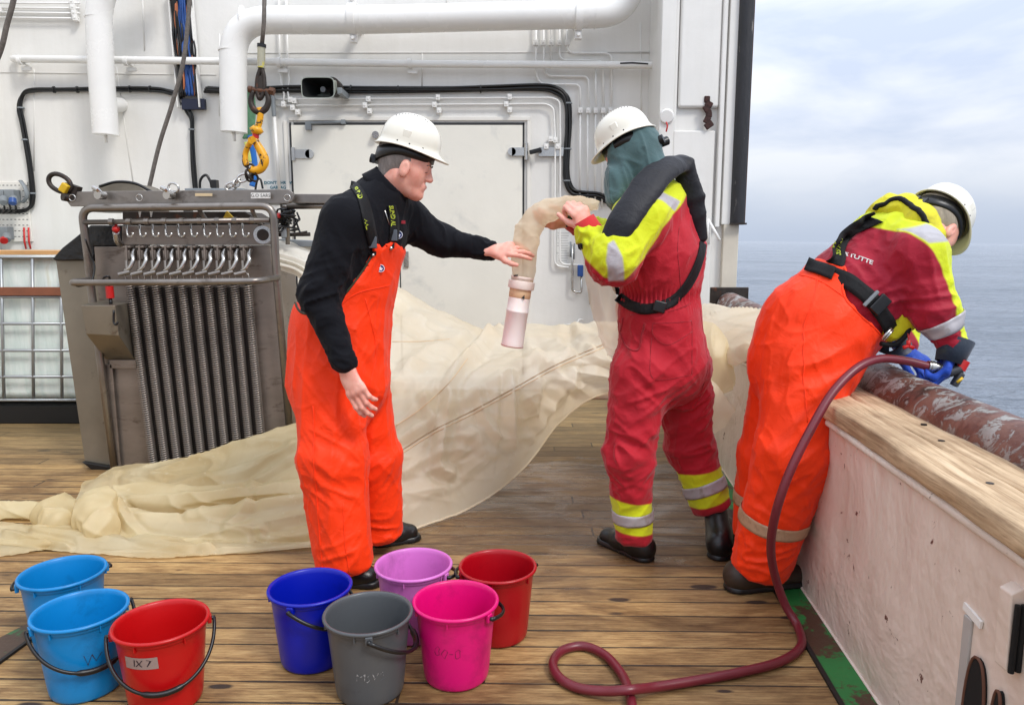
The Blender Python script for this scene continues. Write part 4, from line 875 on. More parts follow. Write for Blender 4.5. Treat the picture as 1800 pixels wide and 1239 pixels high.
for i in range(9):
    for j in range(2): vs.append(fn(-.048 + .096 * i / 8, -.018 + .036 * j))
for i in range(8): fs.append((i * 2, i * 2 + 2, i * 2 + 3, i * 2 + 1))
k.add(vs, fs); k.build('tape_label', mat('grey_tape', (148, 128, 122), .5), bkt['C'][0], smooth=True)
ink = mat('marker_ink', (44, 30, 40), .6); wsc = mat('worn_white_marker', (150, 150, 150), .7, dirt=(84, 88, 92), ds=120, dlo=.45, dhi=.5)
text_on('IX 7', .030, scrawl(bk_wrap(bkt['C'], 230, .185, .002)), 'lettering', ink, bkt['C'][0])
text_on('MSV2', .036, scrawl(bk_wrap(bkt['E'], 645, .105), 1.6), 'lettering', wsc, bkt['E'][0], -.0008)
text_on('00-0', .046, scrawl(bk_wrap(bkt['G'], 780, .135), 1.6), 'lettering', mat('faint_ink', (128, 10, 70), .6), bkt['G'][0], -.0012)
text_on('W', .05, scrawl(bk_wrap(bkt['B'], 152, .138), 1.5), 'lettering', ink, bkt['B'][0], -.0014)
# ------------------------------------------------------------------ hose
m_hose = mat('maroon_rubber_hose', (104, 28, 40), .38, 0, .12, 8, .15, 200, .001, dirt=(70, 40, 44), ds=12, dlo=.6, dhi=.8)
hs_pts = [A(1636, 645, 2.56), A(1590, 634, 2.56), A(1545, 631, 2.54), A(1505, 648, 2.50), A(1462, 692, 2.45), A(1425, 755, 2.40), A(1388, 830, 2.36), A(1364, 900, 2.36), A(1355, 960, 2.40), A(1362, 1010, 2.44), G(1380, 1062, .075), G(1402, 1100, .018), G(1408, 1135, .017), G(1372, 1162, .017), G(1300, 1181, .017),
          G(1220, 1196, .017), G(1150, 1207, .025), G(1105, 1212, .045), G(1060, 1214, .028), G(1015, 1208, .017), G(983, 1190, .017), G(972, 1165, .017), G(988, 1143, .017), G(1025, 1135, .017), G(1062, 1150, .017), G(1090, 1180, .015), G(1104, 1210, .015), G(1112, 1250, .015), G(1114, 1330, .015)]
hose = thing('water_hose', 'maroon rubber water hose looping on the deck and rising over the rail', 'hose', G(1300, 1181, 0))
k = MB(); k.tube(spline(hs_pts, 10), .0148, 16); k.build('hose', m_hose, hose, smooth=True)
k = MB(); k.tube([A(1630, 643, 2.56), A(1650, 647, 2.56)], .019, 16); k.tube([A(1634, 644, 2.56), A(1640, 645, 2.56)], .022, 16); k.build('coupling', m_chrome, hose, auto=40)
# ------------------------------------------------------------------ figure modelling: blended limb fields turned into one smooth surface
def V3(p): return np.array(tuple(p), np.float32)
class Field:
    def __init__(s): s.it = []
    def seg(s, a, b, ra, rb=None, side=None, k=.02, sub=False, cap=1.0):
        rb = ra if rb is None else rb
        ra = (ra, ra) if not isinstance(ra, (tuple, list)) else ra; rb = (rb, rb) if not isinstance(rb, (tuple, list)) else rb
        s.it.append(('s', V3(a), V3(b), ra, rb, side, k, sub, cap)); return s
    def ell(s, c, r, M=None, k=.02, sub=False):
        s.it.append(('e', V3(c), r, M, k, sub)); return s
    def eval_item(s, q, P):
        if q[0] == 's':
            _, a, b, ra, rb, side, k, sub, cap = q
            d = b - a; Ln = max(1e-6, float(np.linalg.norm(d))); wv = d / Ln
            sv = V3(side) if side is not None else (np.array([0, 1, 0], np.float32) if abs(wv[1]) < .9 else np.array([1, 0, 0], np.float32))
            u = sv - wv * np.dot(sv, wv); u /= np.linalg.norm(u); v = np.cross(wv, u)
            X = P - a; tw = X @ wv; t = np.clip(tw / Ln, 0, 1); qw = tw - t * Ln; qu = X @ u; qv = X @ v
            ru = ra[0] + (rb[0] - ra[0]) * t; rv = ra[1] + (rb[1] - ra[1]) * t; rw = np.minimum(ru, rv) * cap
            if ra[0] == ra[1] and rb[0] == rb[1] and cap == 1.0: return np.sqrt(qu * qu + qv * qv + qw * qw) - ru
            k0 = np.sqrt((qu / ru) ** 2 + (qv / rv) ** 2 + (qw / rw) ** 2) + 1e-9
            k1 = np.sqrt((qu / ru ** 2) ** 2 + (qv / rv ** 2) ** 2 + (qw / rw ** 2) ** 2) + 1e-9
            return k0 * (k0 - 1) / k1
        _, c, r, M, k, sub = q
        X = P - c
        if M is not None: X = X @ np.array(M, np.float32)      # columns of M = local axes in world
        r = np.array(r, np.float32); k0 = np.sqrt(((X / r) ** 2).sum(-1)) + 1e-9; k1 = np.sqrt(((X / r ** 2) ** 2).sum(-1)) + 1e-9
        return k0 * (k0 - 1) / k1
    def bounds(s, q):
        if q[0] == 's': a, b, m = q[1], q[2], max(q[3] + q[4]); return np.minimum(a, b) - m, np.maximum(a, b) + m
        m = max(q[2]); return q[1] - m, q[1] + m
    def mesh(s, vox=.007, clip=None, grow=0.0, smooth=2, pad=.02, post=None, lo=None, hi=None):
        bs = [s.bounds(q) for q in s.it if not q[-2 if q[0] == 's' else -1]]
        l_ = np.min([b[0] for b in bs], 0) - pad - grow if lo is None else np.array(lo, np.float32)
        h_ = np.max([b[1] for b in bs], 0) + pad + grow if hi is None else np.array(hi, np.float32)
        n = np.ceil((h_ - l_) / vox).astype(int) + 1; D = np.full(n, .5, np.float32)
        ax = [l_[i] + vox * np.arange(n[i], dtype=np.float32) for i in range(3)]
        for q in s.it:
            a, b = s.bounds(q); k = q[6] if q[0] == 's' else q[4]; sub = q[7] if q[0] == 's' else q[5]; m = k + grow + 2.5 * vox
            i0 = np.maximum(0, np.floor((a - m - l_) / vox).astype(int)); i1 = np.minimum(n, np.ceil((b + m - l_) / vox).astype(int) + 1)
            if (i1 <= i0).any(): continue
            sl = tuple(slice(i0[j], i1[j]) for j in range(3))
            P = np.stack(np.meshgrid(ax[0][sl[0]], ax[1][sl[1]], ax[2][sl[2]], indexing='ij'), -1)
            d = s.eval_item(q, P); O = D[sl]
            if sub: h = np.clip(.5 - .5 * (O + d) / max(k, 1e-5), 0, 1); D[sl] = O * (1 - h) + (-d) * h + k * h * (1 - h)
            else: h = np.clip(.5 + .5 * (O - d) / max(k, 1e-5), 0, 1); D[sl] = O * (1 - h) + d * h - k * h * (1 - h)
        D -= grow
        if clip is not None:
            XX, ZZ = np.meshgrid(ax[0], ax[2], indexing='ij')
            c2 = poly_sd(XX.ravel(), ZZ.ravel(), clip).reshape(XX.shape).astype(np.float32)
            D = np.maximum(D, c2[:, None, :])
        if post is not None:
            P = np.stack(np.meshgrid(*ax, indexing='ij'), -1); D = post(P, D)
        return surface_nets(D, l_, vox, smooth)
def poly_sd(x, z, poly):                 # signed distance to a closed polygon [(x,z)], negative inside
    poly = np.array(poly, float); n = len(poly); d = np.full(x.shape, 1e9); ins = np.zeros(x.shape, bool)
    for i in range(n):
        a, b = poly[i], poly[(i + 1) % n]; e = b - a; wx, wz = x - a[0], z - a[1]
        t = np.clip((wx * e[0] + wz * e[1]) / (e @ e + 1e-12), 0, 1); d = np.minimum(d, (wx - e[0] * t) ** 2 + (wz - e[1] * t) ** 2)
        c = ((a[1] > z) != (b[1] > z)); 
        with np.errstate(divide='ignore', invalid='ignore'):
            xi = e[0] * (z - a[1]) / (b[1] - a[1] if b[1] != a[1] else 1e-12) + a[0]
        ins ^= c & (x < xi)
    d = np.sqrt(d); return np.where(ins, -d, d)
def surface_nets(D, lo, vox, smooth):
    S = D < 0; n = np.array(D.shape)
    c = S[:-1, :-1, :-1].astype(np.int8)
    for o in ((1, 0, 0), (0, 1, 0), (0, 0, 1), (1, 1, 0), (1, 0, 1), (0, 1, 1), (1, 1, 1)):
        c = c + S[o[0]:n[0] - 1 + o[0], o[1]:n[1] - 1 + o[1], o[2]:n[2] - 1 + o[2]]
    act = (c > 0) & (c < 8); ids = np.argwhere(act); idx = np.full(act.shape, -1, np.int64); idx[act] = np.arange(len(ids))
    acc = np.zeros((len(ids), 3)); cnt = np.zeros(len(ids))
    cor = np.array([(i, j, k) for i in (0, 1) for j in (0, 1) for k in (0, 1)])
    for i in range(8):
        for j in range(i + 1, 8):
            if np.abs(cor[i] - cor[j]).sum() != 1: continue
            A0 = ids + cor[i]; B0 = ids + cor[j]; va = D[A0[:, 0], A0[:, 1], A0[:, 2]]; vb = D[B0[:, 0], B0[:, 1], B0[:, 2]]
            m = (va < 0) != (vb < 0); t = np.where(m, va / np.where(m, va - vb, 1), 0)
            acc += np.where(m[:, None], cor[i] + (cor[j] - cor[i]) * t[:, None], 0); cnt += m
    v = (ids + acc / np.maximum(cnt, 1)[:, None]) * vox + lo
    F_ = []
    for a in range(3):
        b, c_ = (a + 1) % 3, (a + 2) % 3
        s0 = [slice(0, n[i] - 1) if i == a else slice(1, n[i] - 1) for i in range(3)]; s1 = list(s0); s1[a] = slice(1, n[a])
        X0 = S[tuple(s0)]; X1 = S[tuple(s1)]; e = np.argwhere(X0 != X1)
        if len(e) == 0: continue
        e0 = e.copy(); 
        for i in range(3):
            if i != a: e0[:, i] += 1
        fl = X0[tuple(e.T)]; q = []
        for db, dc in ((-1, -1), (0, -1), (0, 0), (-1, 0)):
            g = e0.copy(); g[:, b] += db; g[:, c_] += dc; q.append(idx[g[:, 0], g[:, 1], g[:, 2]])
        q = np.stack(q, 1); q[~fl] = q[~fl][:, ::-1]; F_.append(q)
    f = np.concatenate(F_); f = f[(f >= 0).all(1)]
    for _ in range(smooth): v = relax(v, f, .5)
    return v, f
def relax(v, f, lam):
    acc = np.zeros_like(v); cnt = np.zeros(len(v))
    for i in range(f.shape[1]):
        a, b = f[:, i], f[:, (i + 1) % f.shape[1]]
        for k_ in range(3):
            acc[:, k_] += np.bincount(a, v[b, k_], len(v)) + np.bincount(b, v[a, k_], len(v))
        cnt += np.bincount(a, minlength=len(v)) + np.bincount(b, minlength=len(v))
    return v + lam * (acc / np.maximum(cnt, 1)[:, None] - v)
def normals(v, f):
    n = np.cross(v[f[:, 2]] - v[f[:, 0]], v[f[:, 3 % f.shape[1]]] - v[f[:, 1]] if f.shape[1] == 4 else v[f[:, 1]] - v[f[:, 0]])
    o = np.zeros_like(v)
    for i in range(f.shape[1]):
        for k_ in range(3): o[:, k_] += np.bincount(f[:, i], n[:, k_], len(v))
    return o / (np.linalg.norm(o, axis=1)[:, None] + 1e-12)
def hash3(i, j, k, s=0):
    h = (i * 374761393 + j * 668265263 + k * 1274126177 + s * 974634777) & 0xffffffff
    h = ((h ^ (h >> 13)) * 1274126177) & 0xffffffff; return ((h ^ (h >> 16)) & 0xffff) / 65535.0
def vnoise(P, s=0):
    I = np.floor(P).astype(np.int64); f = P - I; f = f * f * f * (f * (f * 6 - 15) + 10); r = 0
    for a in (0, 1):
        for b in (0, 1):
            for c in (0, 1):
                w_ = (f[:, 0] if a else 1 - f[:, 0]) * (f[:, 1] if b else 1 - f[:, 1]) * (f[:, 2] if c else 1 - f[:, 2])
                r = r + w_ * hash3(I[:, 0] + a, I[:, 1] + b, I[:, 2] + c, s)
    return r
def ridged(P, along, lam, stretch=4.0, seed=0, warp=.35, sharp=1.6):   # long soft folds running in direction `along`
    d = V3(along); d = d / np.linalg.norm(d); Q = P - np.outer(P @ d, d) * (1 - 1 / stretch)
    Q = Q / lam; wv = vnoise(Q * .6 + 9.3, seed + 5)[:, None]; Q = Q + warp * (wv - .5) * 2
    n = vnoise(Q, seed); return (1 - np.abs(2 * n - 1)) ** sharp
def fold_at(P, c, along, lam, rad, amp, seed=0, stretch=5, rad2=None):
    c = V3(c); d2 = ((P - c) ** 2).sum(1); return amp * np.exp(-d2 / rad ** 2) * (ridged(P, along, lam, stretch, seed) - .45)
def make_obj(name, v, f, mats, parent, attrs=None):
    me = bpy.data.meshes.new(name); nv, nf, k = len(v), len(f), f.shape[1]
    me.vertices.add(nv); me.vertices.foreach_set('co', v.astype(np.float32).ravel()); me.loops.add(nf * k); me.loops.foreach_set('vertex_index', f.astype(np.int32).ravel())
    me.polygons.add(nf); me.polygons.foreach_set('loop_start', np.arange(0, nf * k, k, dtype=np.int32)); me.polygons.foreach_set('loop_total', np.full(nf, k, np.int32))
    me.update(calc_edges=True)
    for an, av in (attrs or {}).items():
        at = me.attributes.new(an, 'FLOAT', 'POINT'); at.data.foreach_set('value', av.astype(np.float32))
    return link_mesh(name, me, mats, parent, True)
def bvh_of(v, f): return BVHTree.FromPolygons([Vector(x) for x in v], [tuple(int(a) for a in q) for q in f])
def merge_vf(lst):
    vs, fs, b = [], [], 0
    for v, f in lst: vs.append(v); fs.append(f + b); b += len(v)
    return np.concatenate(vs), np.concatenate(fs)
def px_poly(pts, Y): return [(A(x, y, Y).x, A(x, y, Y).z) for x, y in pts]
# fabric with dyed blocks: attr 'c1' > 0 -> colour 2, 'c2' > 0 -> colour 3
def fabric(name, cols, rough=.75, weave=900, dirt=None, var=.07, sheen=.2, bump=.25, dlo=.6, dhi=.75, ds=7, crease=0.0, spec=.3):
    m = bpy.data.materials.new(name); N, L, b = nodes(m); tc = N.new('ShaderNodeTexCoord'); ov = tc.outputs['Object']
    n = noise(N, L, ov, 7, 6, .62); col = None
    for i, c in enumerate(cols):
        c = lin(c)
        if i == 0: col = ramp(N, L, n.outputs['Fac'], [(.3, tuple(x * (1 - var) for x in c[:3])), (.7, tuple(min(1, x * (1 + var)) for x in c[:3]))]).outputs[0]
        else:
            at = N.new('ShaderNodeAttribute'); at.attribute_name = 'c%d' % i
            r_ = ramp(N, L, at.outputs['Fac'], [(.4995, (0, 0, 0)), (.5005, (1, 1, 1))]).outputs[0]
            ad_ = N.new('ShaderNodeMath'); ad_.operation = 'ADD'; ad_.inputs[1].default_value = .5; L.new(at.outputs['Fac'], ad_.inputs[0]); L.new(ad_.outputs[0], r_.node.inputs[0])
            col = mixc(N, L, r_, col, c)
    if dirt:
        n2 = noise(N, L, ov, ds, 9, .68, .3); col = mixc(N, L, ramp(N, L, n2.outputs['Fac'], [(dlo, (0, 0, 0)), (dhi, (.55, .55, .55))]).outputs[0], col, lin(dirt))
    L.new(col, b.inputs['Base Color']); b.inputs['Roughness'].default_value = rough; b.inputs['Sheen Weight'].default_value = sheen; b.inputs['Specular IOR Level'].default_value = spec
    n3 = noise(N, L, ov, weave, 2, .5); bb = bumpn(N, L, b, n3.outputs['Fac'], bump, .0008)
    n4 = noise(N, L, ov, 16, 6, .62, 1.6); bumpn(N, L, b, n4.outputs['Fac'], .42, .010, bb)
    return m
m_skin = bpy.data.materials.new('skin'); N, L, b = nodes(m_skin); tc = N.new('ShaderNodeTexCoord'); n = noise(N, L, tc.outputs['Object'], 22, 5, .6)
L.new(ramp(N, L, n.outputs['Fac'], [(.3, lin((220, 146, 128))), (.7, lin((238, 180, 162)))]).outputs[0], b.inputs['Base Color']); b.inputs['Roughness'].default_value = .45
b.inputs['Subsurface Weight'].default_value = .15; b.inputs['Subsurface Radius'].default_value = (.012, .004, .002); b.inputs['Subsurface Scale'].default_value = 1.0
n = noise(N, L, tc.outputs['Object'], 260, 3, .6); bumpn(N, L, b, n.outputs['Fac'], .2, .0008)
m_helm = mat('helmet_shell', (226, 222, 208), .22, 0, .02, 5, .05, 200, .0005, dirt=(190, 184, 168), ds=14, dlo=.68, dhi=.8, coat=.3)
m_navy = fabric('navy_knit', [(10, 11, 18)], .85, 500, sheen=.03, bump=.5, spec=.2)
m_oran = fabric('orange_oilskin', [(250, 58, 4)], .55, 700, sheen=.05, var=.06, bump=.15, dirt=(196, 44, 14), dlo=.62, dhi=.8, ds=3)
m_blk = fabric('black_webbing', [(11, 11, 14)], .7, 900, sheen=.02)
m_boot = mat('black_boot_leather', (15, 14, 15), .35, 0, .3, 20, .4, 60, .003)
m_hivis = (206, 216, 30)
# ---- local frame helpers for heads and hands
class Frame:
    def __init__(s, o, fwd, up, left=None):
        s.o = Vector(o); f = Vector(fwd).normalized(); u = Vector(up); u = (u - f * u.dot(f)).normalized(); s.f = f; s.u = u; s.l = u.cross(f) if left is None else Vector(left).normalized()
    def __call__(s, x, y, z): return s.o + s.f * x + s.l * y + s.u * z
    def M(s): return np.array([tuple(s.f), tuple(s.l), tuple(s.u)], np.float32).T
    def seg(s, F_, a, b, ra, rb=None, k=.012, sub=False, cap=1.0): F_.seg(s(*a), s(*b), ra, rb, side=s.l, k=k, sub=sub, cap=cap)
    def ell(s, F_, c, r, k=.012, sub=False): F_.ell(s(*c), r, s.M(), k, sub)
def head_field(fr, neck=(-.045, 0, -.165), neck_r=.061):
    F_ = Field(); g = fr
    g.ell(F_, (-.012, 0, .035), (.098, .077, .090), .02)
    g.seg(F_, (.035, 0, .035), (.046, 0, -.070), (.064, .046), (.042, .038), .03)
    for s in (-1, 1):
        g.seg(F_, (-.010, s * .044, -.048), (.056, s * .018, -.088), .024, .018, .03)
        g.ell(F_, (.054, s * .034, -.024), (.026, .026, .034), .035)
        g.ell(F_, (.102, s * .030, .000), (.014, .017, .009), .016, True)
        g.ell(F_, (.077, s * .031, .001), (.0130, .015, .0125), .008)
        g.ell(F_, (.097, s * .0105, -.028), (.010, .008, .0075), .008)
        g.ell(F_, (.014, s * .077, -.014), (.019, .010, .033), .006)
        g.ell(F_, (.019, s * .089, -.010), (.009, .007, .017), .004, True)
    g.seg(F_, (.079, -.030, .022), (.079, .030, .022), .012, .012, .022)
    g.seg(F_, (.088, 0, .008), (.105, 0, -.024), .0085, .0105, .014)
    g.seg(F_, (.087, -.016, -.053), (.087, .016, -.053), (.009, .008), None, .010)
    g.seg(F_, (.085, -.015, -.0665), (.085, .015, -.0665), (.009, .008), None, .010)
    g.seg(F_, (.098, -.018, -.0595), (.098, .018, -.0595), .0020, .0020, .002, True)
    g.ell(F_, (.074, 0, -.094), (.020, .022, .017), .02)
    g.seg(F_, (-.022, 0, -.045), neck, neck_r - .004, neck_r + .004, .03)
    return F_
def helmet(fr, parent, sc=.925, label=None):
    c0 = fr(-.006, 0, .078); vs = []; nphi, nr = 72, 22; vs_f = lambda x, y, z: c0 + fr.f * x + fr.l * y + fr.u * z
    for i in range(nr + 1):
        t = i / nr
        for j in range(nphi):
            ph = 2 * math.pi * j / nphi; cx, cy = math.cos(ph), math.sin(ph)
            a = .122 + .004 * (cx > 0); b_ = .106
            if t < .8:
                th = (t / .8) * math.pi / 2; r = math.sin(th) ** .92; z = .116 * math.cos(th) ** .86 if t < .799 else 0
                e = 0
            else:
                r = 1; e = (t - .8) / .2; z = -.022 * e
            fl = e ** 1.3 * (.007 + .040 * max(0, cx) ** 3.2 + .007 * max(0, -cx) ** 2); z -= e * (.012 * max(0, cx) ** 2 - .004) + (.014 * max(0, -cx) ** 2 * e)
            if t < .8:                           # raised crest along the middle and side ridges
                wy = abs(cy * r) * b_
                z += .0045 * (1 / (1 + math.exp((wy - .026) / .0025))) * math.cos(t / .8 * math.pi / 2) ** .3
            vs.append(vs_f(cx * (r * a + fl) * sc, cy * (r * b_ + fl * .9) * sc, z * sc))
    fs = [(i * nphi + j, i * nphi + (j + 1) % nphi, (i + 1) * nphi + (j + 1) % nphi, (i + 1) * nphi + j) for i in range(nr) for j in range(nphi)]
    k = MB(); k.add(vs, fs); o = k.build('helmet', m_helm, parent, smooth=True)
    so = o.modifiers.new('s', 'SOLIDIFY'); so.thickness = .004; so.offset = -1
    k = MB(); k.tube([vs[nr * nphi + j] for j in range(nphi)], .0028, 8, closed=True); k.build('rim', m_helm, o, smooth=True)
    # vent holes along both sides of the crest, lamp slot and rivets
    def dome(x, y, off=.0012):
        rr = min(.999, math.hypot(x / .124, y / .106)); th = math.asin(min(1, rr ** (1 / .92))); z = .116 * math.cos(th) ** .86 + .0045 * (1 / (1 + math.exp((abs(y) - .026) / .0025))) * max(0, math.cos(th)) ** .3
        n_ = Vector((x / .124 ** 2, y / .106 ** 2, z / .116 ** 2)).normalized(); return vs_f((x + n_.x * off) * sc, (y + n_.y * off) * sc, (z + n_.z * off) * sc), (fr.f * n_.x + fr.l * n_.y + fr.u * n_.z)
    k = MB()
    for s in (-1, 1):
        for q in range(12):
            p_, n_ = dome(-.075 + .0115 * q, s * .032); k.cyl(p_ - n_ * .002, p_ + n_ * .0003, .0021, 8)
    tag(k.build('vent_holes', mat('hole_dark', (22, 22, 40), .6), o), kind='stuff')
    for s in (-1, 1):
        p_, n_ = dome(.018, s * .097, .002)
        for dx in (0, .052, -.05):
            pr = vs_f((.02 + dx) * sc, s * .1065 * sc * math.sqrt(max(.1, 1 - ((.02 + dx) / .127) ** 2)), -.004 * sc); k = MB(); k.cyl(pr, pr + fr.l * (s * .0015), .0028, 8); k.build('rivet', mat('hole_dark', (22, 22, 40), .6), o)
        k = MB(); rot = Matrix((fr.f, fr.l, fr.u)).transposed(); k.box(vs_f(.0, s * .099 * sc, .030 * sc), (.030, .012, .030), rot); k.build('ear_defender_slot', m_helm, o, bevel=.004)
    return o
def headband(fr, parent, knob=True):
    k = MB(); P = []; z0 = .046
    for j in range(48):
        ph = 2 * math.pi * j / 48; bk_ = max(0, -math.cos(ph)); P.append(fr(-.008 + .104 * math.cos(ph), .083 * math.sin(ph), z0 - .035 * bk_ ** 1.5 + .004))
    k.tube(P, .0165, 8, closed=True, flat=.22, upv=None)
    # vertical band: build explicitly for a clean shape
    k = MB(); vs = []; n_ = 48
    for j in range(n_):
        ph = 2 * math.pi * j / n_; bk_ = max(0, -math.cos(ph)); zc = z0 - .040 * bk_ ** 1.5; hh = .018 + .008 * bk_; rad = 1 + .0 * bk_
        for (dr, dz) in ((0, -hh), (.007, -hh * .8), (.007, hh), (0, hh)): vs.append(fr(-.010 + (.103 + dr) * math.cos(ph), (.081 + dr) * math.sin(ph), zc + dz))
    fs = [(j * 4 + a, ((j + 1) % n_) * 4 + a, ((j + 1) % n_) * 4 + (a + 1) % 4, j * 4 + (a + 1) % 4) for j in range(n_) for a in range(4)]
    k.add(vs, fs); o = k.build('headband', m_black, parent, smooth=True)
    if knob:
        k = MB(); c = fr(-.118, 0, -.012); k.cyl(c, c - fr.f * .016, .017, 18); k.box(c + fr.f * .004, (.012, .07, .03), Matrix((fr.f, fr.l, fr.u)).transposed()); k.build('knob', m_black, o, auto=40)
    return o
def hand_field(fr, curl=(.25, .3, .35, .45), spread=.10, thumb=(.6, .25), sc=1.0, mirror=1, k=.006):
    # frame: forward = towards the fingers, left*mirror = thumb side, up = back of the hand
    F_ = Field(); s = sc; my = mirror
    fr.seg(F_, (-.03 * s, 0, 0), (.0, 0, 0), (.026 * s, .020 * s), (.029 * s, .017 * s), .02)
    fr.seg(F_, (.0, 0, 0), (.078 * s, 0, 0), (.030 * s, .0165 * s), (.040 * s, .0135 * s), .015)
    fr.ell(F_, (.030 * s, .024 * s * my, -.008 * s), (.032 * s, .016 * s, .015 * s), .012)
    bases = [(.084, .031), (.090, .0105), (.086, -.0105), (.077, -.030)]; ln = [(.042, .025, .020), (.046, .028, .021), (.042, .026, .021), (.034, .020, .018)]; rd = [.0095, .0095, .009, .0082]
    for i, ((bx_, by), le, r_) in enumerate(zip(bases, ln, rd)):
        p = Vector((bx_ * s - .012 * s, by * s * my, 0)); yaw = spread * (1.5 - i) * my; an = curl[i] * .6; rr = r_ * s
        for q, l_ in enumerate(le):
            d = Vector((math.cos(an) * math.cos(yaw), math.cos(an) * math.sin(yaw), -math.sin(an))); l2 = l_ * s + (.012 * s if q == 0 else 0); e = p + d * l2
            fr.seg(F_, tuple(p), tuple(e), rr * (1.06 - q * .06), rr * (1 - q * .08), k if q else .010); p = e; an += curl[i] * (1.1 if q == 0 else .9)
    p = Vector((.020 * s, .026 * s * my, -.008 * s)); an, el = thumb
    for q, l_ in enumerate((.044, .032, .026)):
        d = Vector((math.cos(an), math.sin(an) * my, -el * .6)).normalized(); e = p + d * l_ * s; fr.seg(F_, tuple(p), tuple(e), (.0135 - .0015 * q) * s, (.0115 - .0012 * q) * s, .008 if q else .014); p = e; an -= .22
    return F_
STRIP_BVH = {}
def strip(parent, name, m_, pts, width, bvh, off=.004, Yd=None, thick=.003, ndiv=10, wfun=None, dirv=(0, 1, 0), mb_only=False, across=4):
    """webbing laid over a garment: pts are points near it; each is cast along dirv onto the surface"""
    dv = Vector(dirv).normalized(); P = [Vector(p) for p in spline(pts, ndiv)]; rows = []; last = None
    for i, p in enumerate(P):
        tg = (P[min(i + 1, len(P) - 1)] - P[max(i - 1, 0)]); sd = tg.cross(dv); sd = sd.normalized() if sd.length > 1e-6 else Vector((1, 0, 0))
        wd = width * (wfun(i / (len(P) - 1)) if wfun else 1); row = []
        for j in range(across + 1):
            q = p + sd * wd * (j / across - .5); h = bvh.ray_cast(q - dv * 1.2, dv)
            if h[0] is None: row.append(None)
            else: row.append((h[0], h[1] if h[1].dot(dv) < 0 else -h[1]))
        good = [r_ for r_ in row if r_ is not None]
        if not good:
            if last is None: continue
            row = last
        else:
            fb = good[len(good) // 2]; row = [r_ if (r_ is not None and abs((r_[0] - fb[0]).dot(dv)) < .06) else (q_, fb[1]) for r_, q_ in zip(row, [Vector((p + sd * wd * (j / across - .5))) + dv * (fb[0] - (p + sd * 0)).dot(dv) for j in range(across + 1)])]
        rows.append(row); last = row
    pts_ = [[(r_[0] + r_[1] * off) for r_ in row] for row in rows]
    for _ in range(3): pts_ = [[(pts_[max(i - 1, 0)][j] + pts_[i][j] * 2 + pts_[min(i + 1, len(pts_) - 1)][j]) / 4 for j in range(across + 1)] for i in range(len(pts_))]
    global STRIP_BVH
    k = MB(); m1 = across + 1; vs = [p_ for row in pts_ for p_ in row]
    k.add(vs, [(i * m1 + j, i * m1 + j + 1, (i + 1) * m1 + j + 1, (i + 1) * m1 + j) for i in range(len(pts_) - 1) for j in range(across)])
    STRIP_BVH[name + str(len(STRIP_BVH))] = BVHTree.FromPolygons(k.v, k.f); bv_ = list(STRIP_BVH.values())[-1]
    o = k.build(name, m_, parent, smooth=True); so = o.modifiers.new('s', 'SOLIDIFY'); so.thickness = thick; so.offset = 0
    return o, bv_
def band(parent, name, m_, c, axis, width, bvh, off=.003, n=56, rows=5, R0=.3, thick=.0018, tw=0):
    """reflective tape round a limb"""
    c = Vector(c); ax = Vector(axis).normalized(); u = ax.orthogonal().normalized(); v = ax.cross(u); vs = []; prev = [.08] * n
    for i in range(rows + 1):
        cc = c + ax * width * (i / rows - .5); rl = []
        for j in range(n):
            a = 2 * math.pi * j / n; d = u * math.cos(a) + v * math.sin(a); h = bvh.ray_cast(cc, d)
            rl.append(h[3] + off if h[0] is not None and h[3] < R0 else None)
        g = [x for x in rl if x is not None]; md = sorted(g)[len(g) // 2] if g else .08
        rl = [x if x is not None and x < md * 1.6 else md for x in rl]
        rl = [(rl[j - 1] + 2 * rl[j] + rl[(j + 1) % n]) / 4 for j in range(n)]
        vs += [cc + (u * math.cos(2 * math.pi * j / n) + v * math.sin(2 * math.pi * j / n)) * rl[j] for j in range(n)]
    k = MB(); k.add(vs, [(i * n + j, i * n + (j + 1) % n, (i + 1) * n + (j + 1) % n, (i + 1) * n + j) for i in range(rows) for j in range(n)])
    o = k.build(name, m_, parent, smooth=True); so = o.modifiers.new('s', 'SOLIDIFY'); so.thickness = thick; so.offset = 1; return o
m_refl = mat('reflective_tape', (176, 172, 176), .45, .15, .08, 14, .3, 60, .002, dirt=(138, 124, 112), ds=16, dlo=.56, dhi=.7)
m_refl_d = mat('soiled_reflective_tape', (182, 148, 118), .55, .05, .12, 14, .3, 60, .002, dirt=(120, 88, 62), ds=14, dlo=.5, dhi=.7)
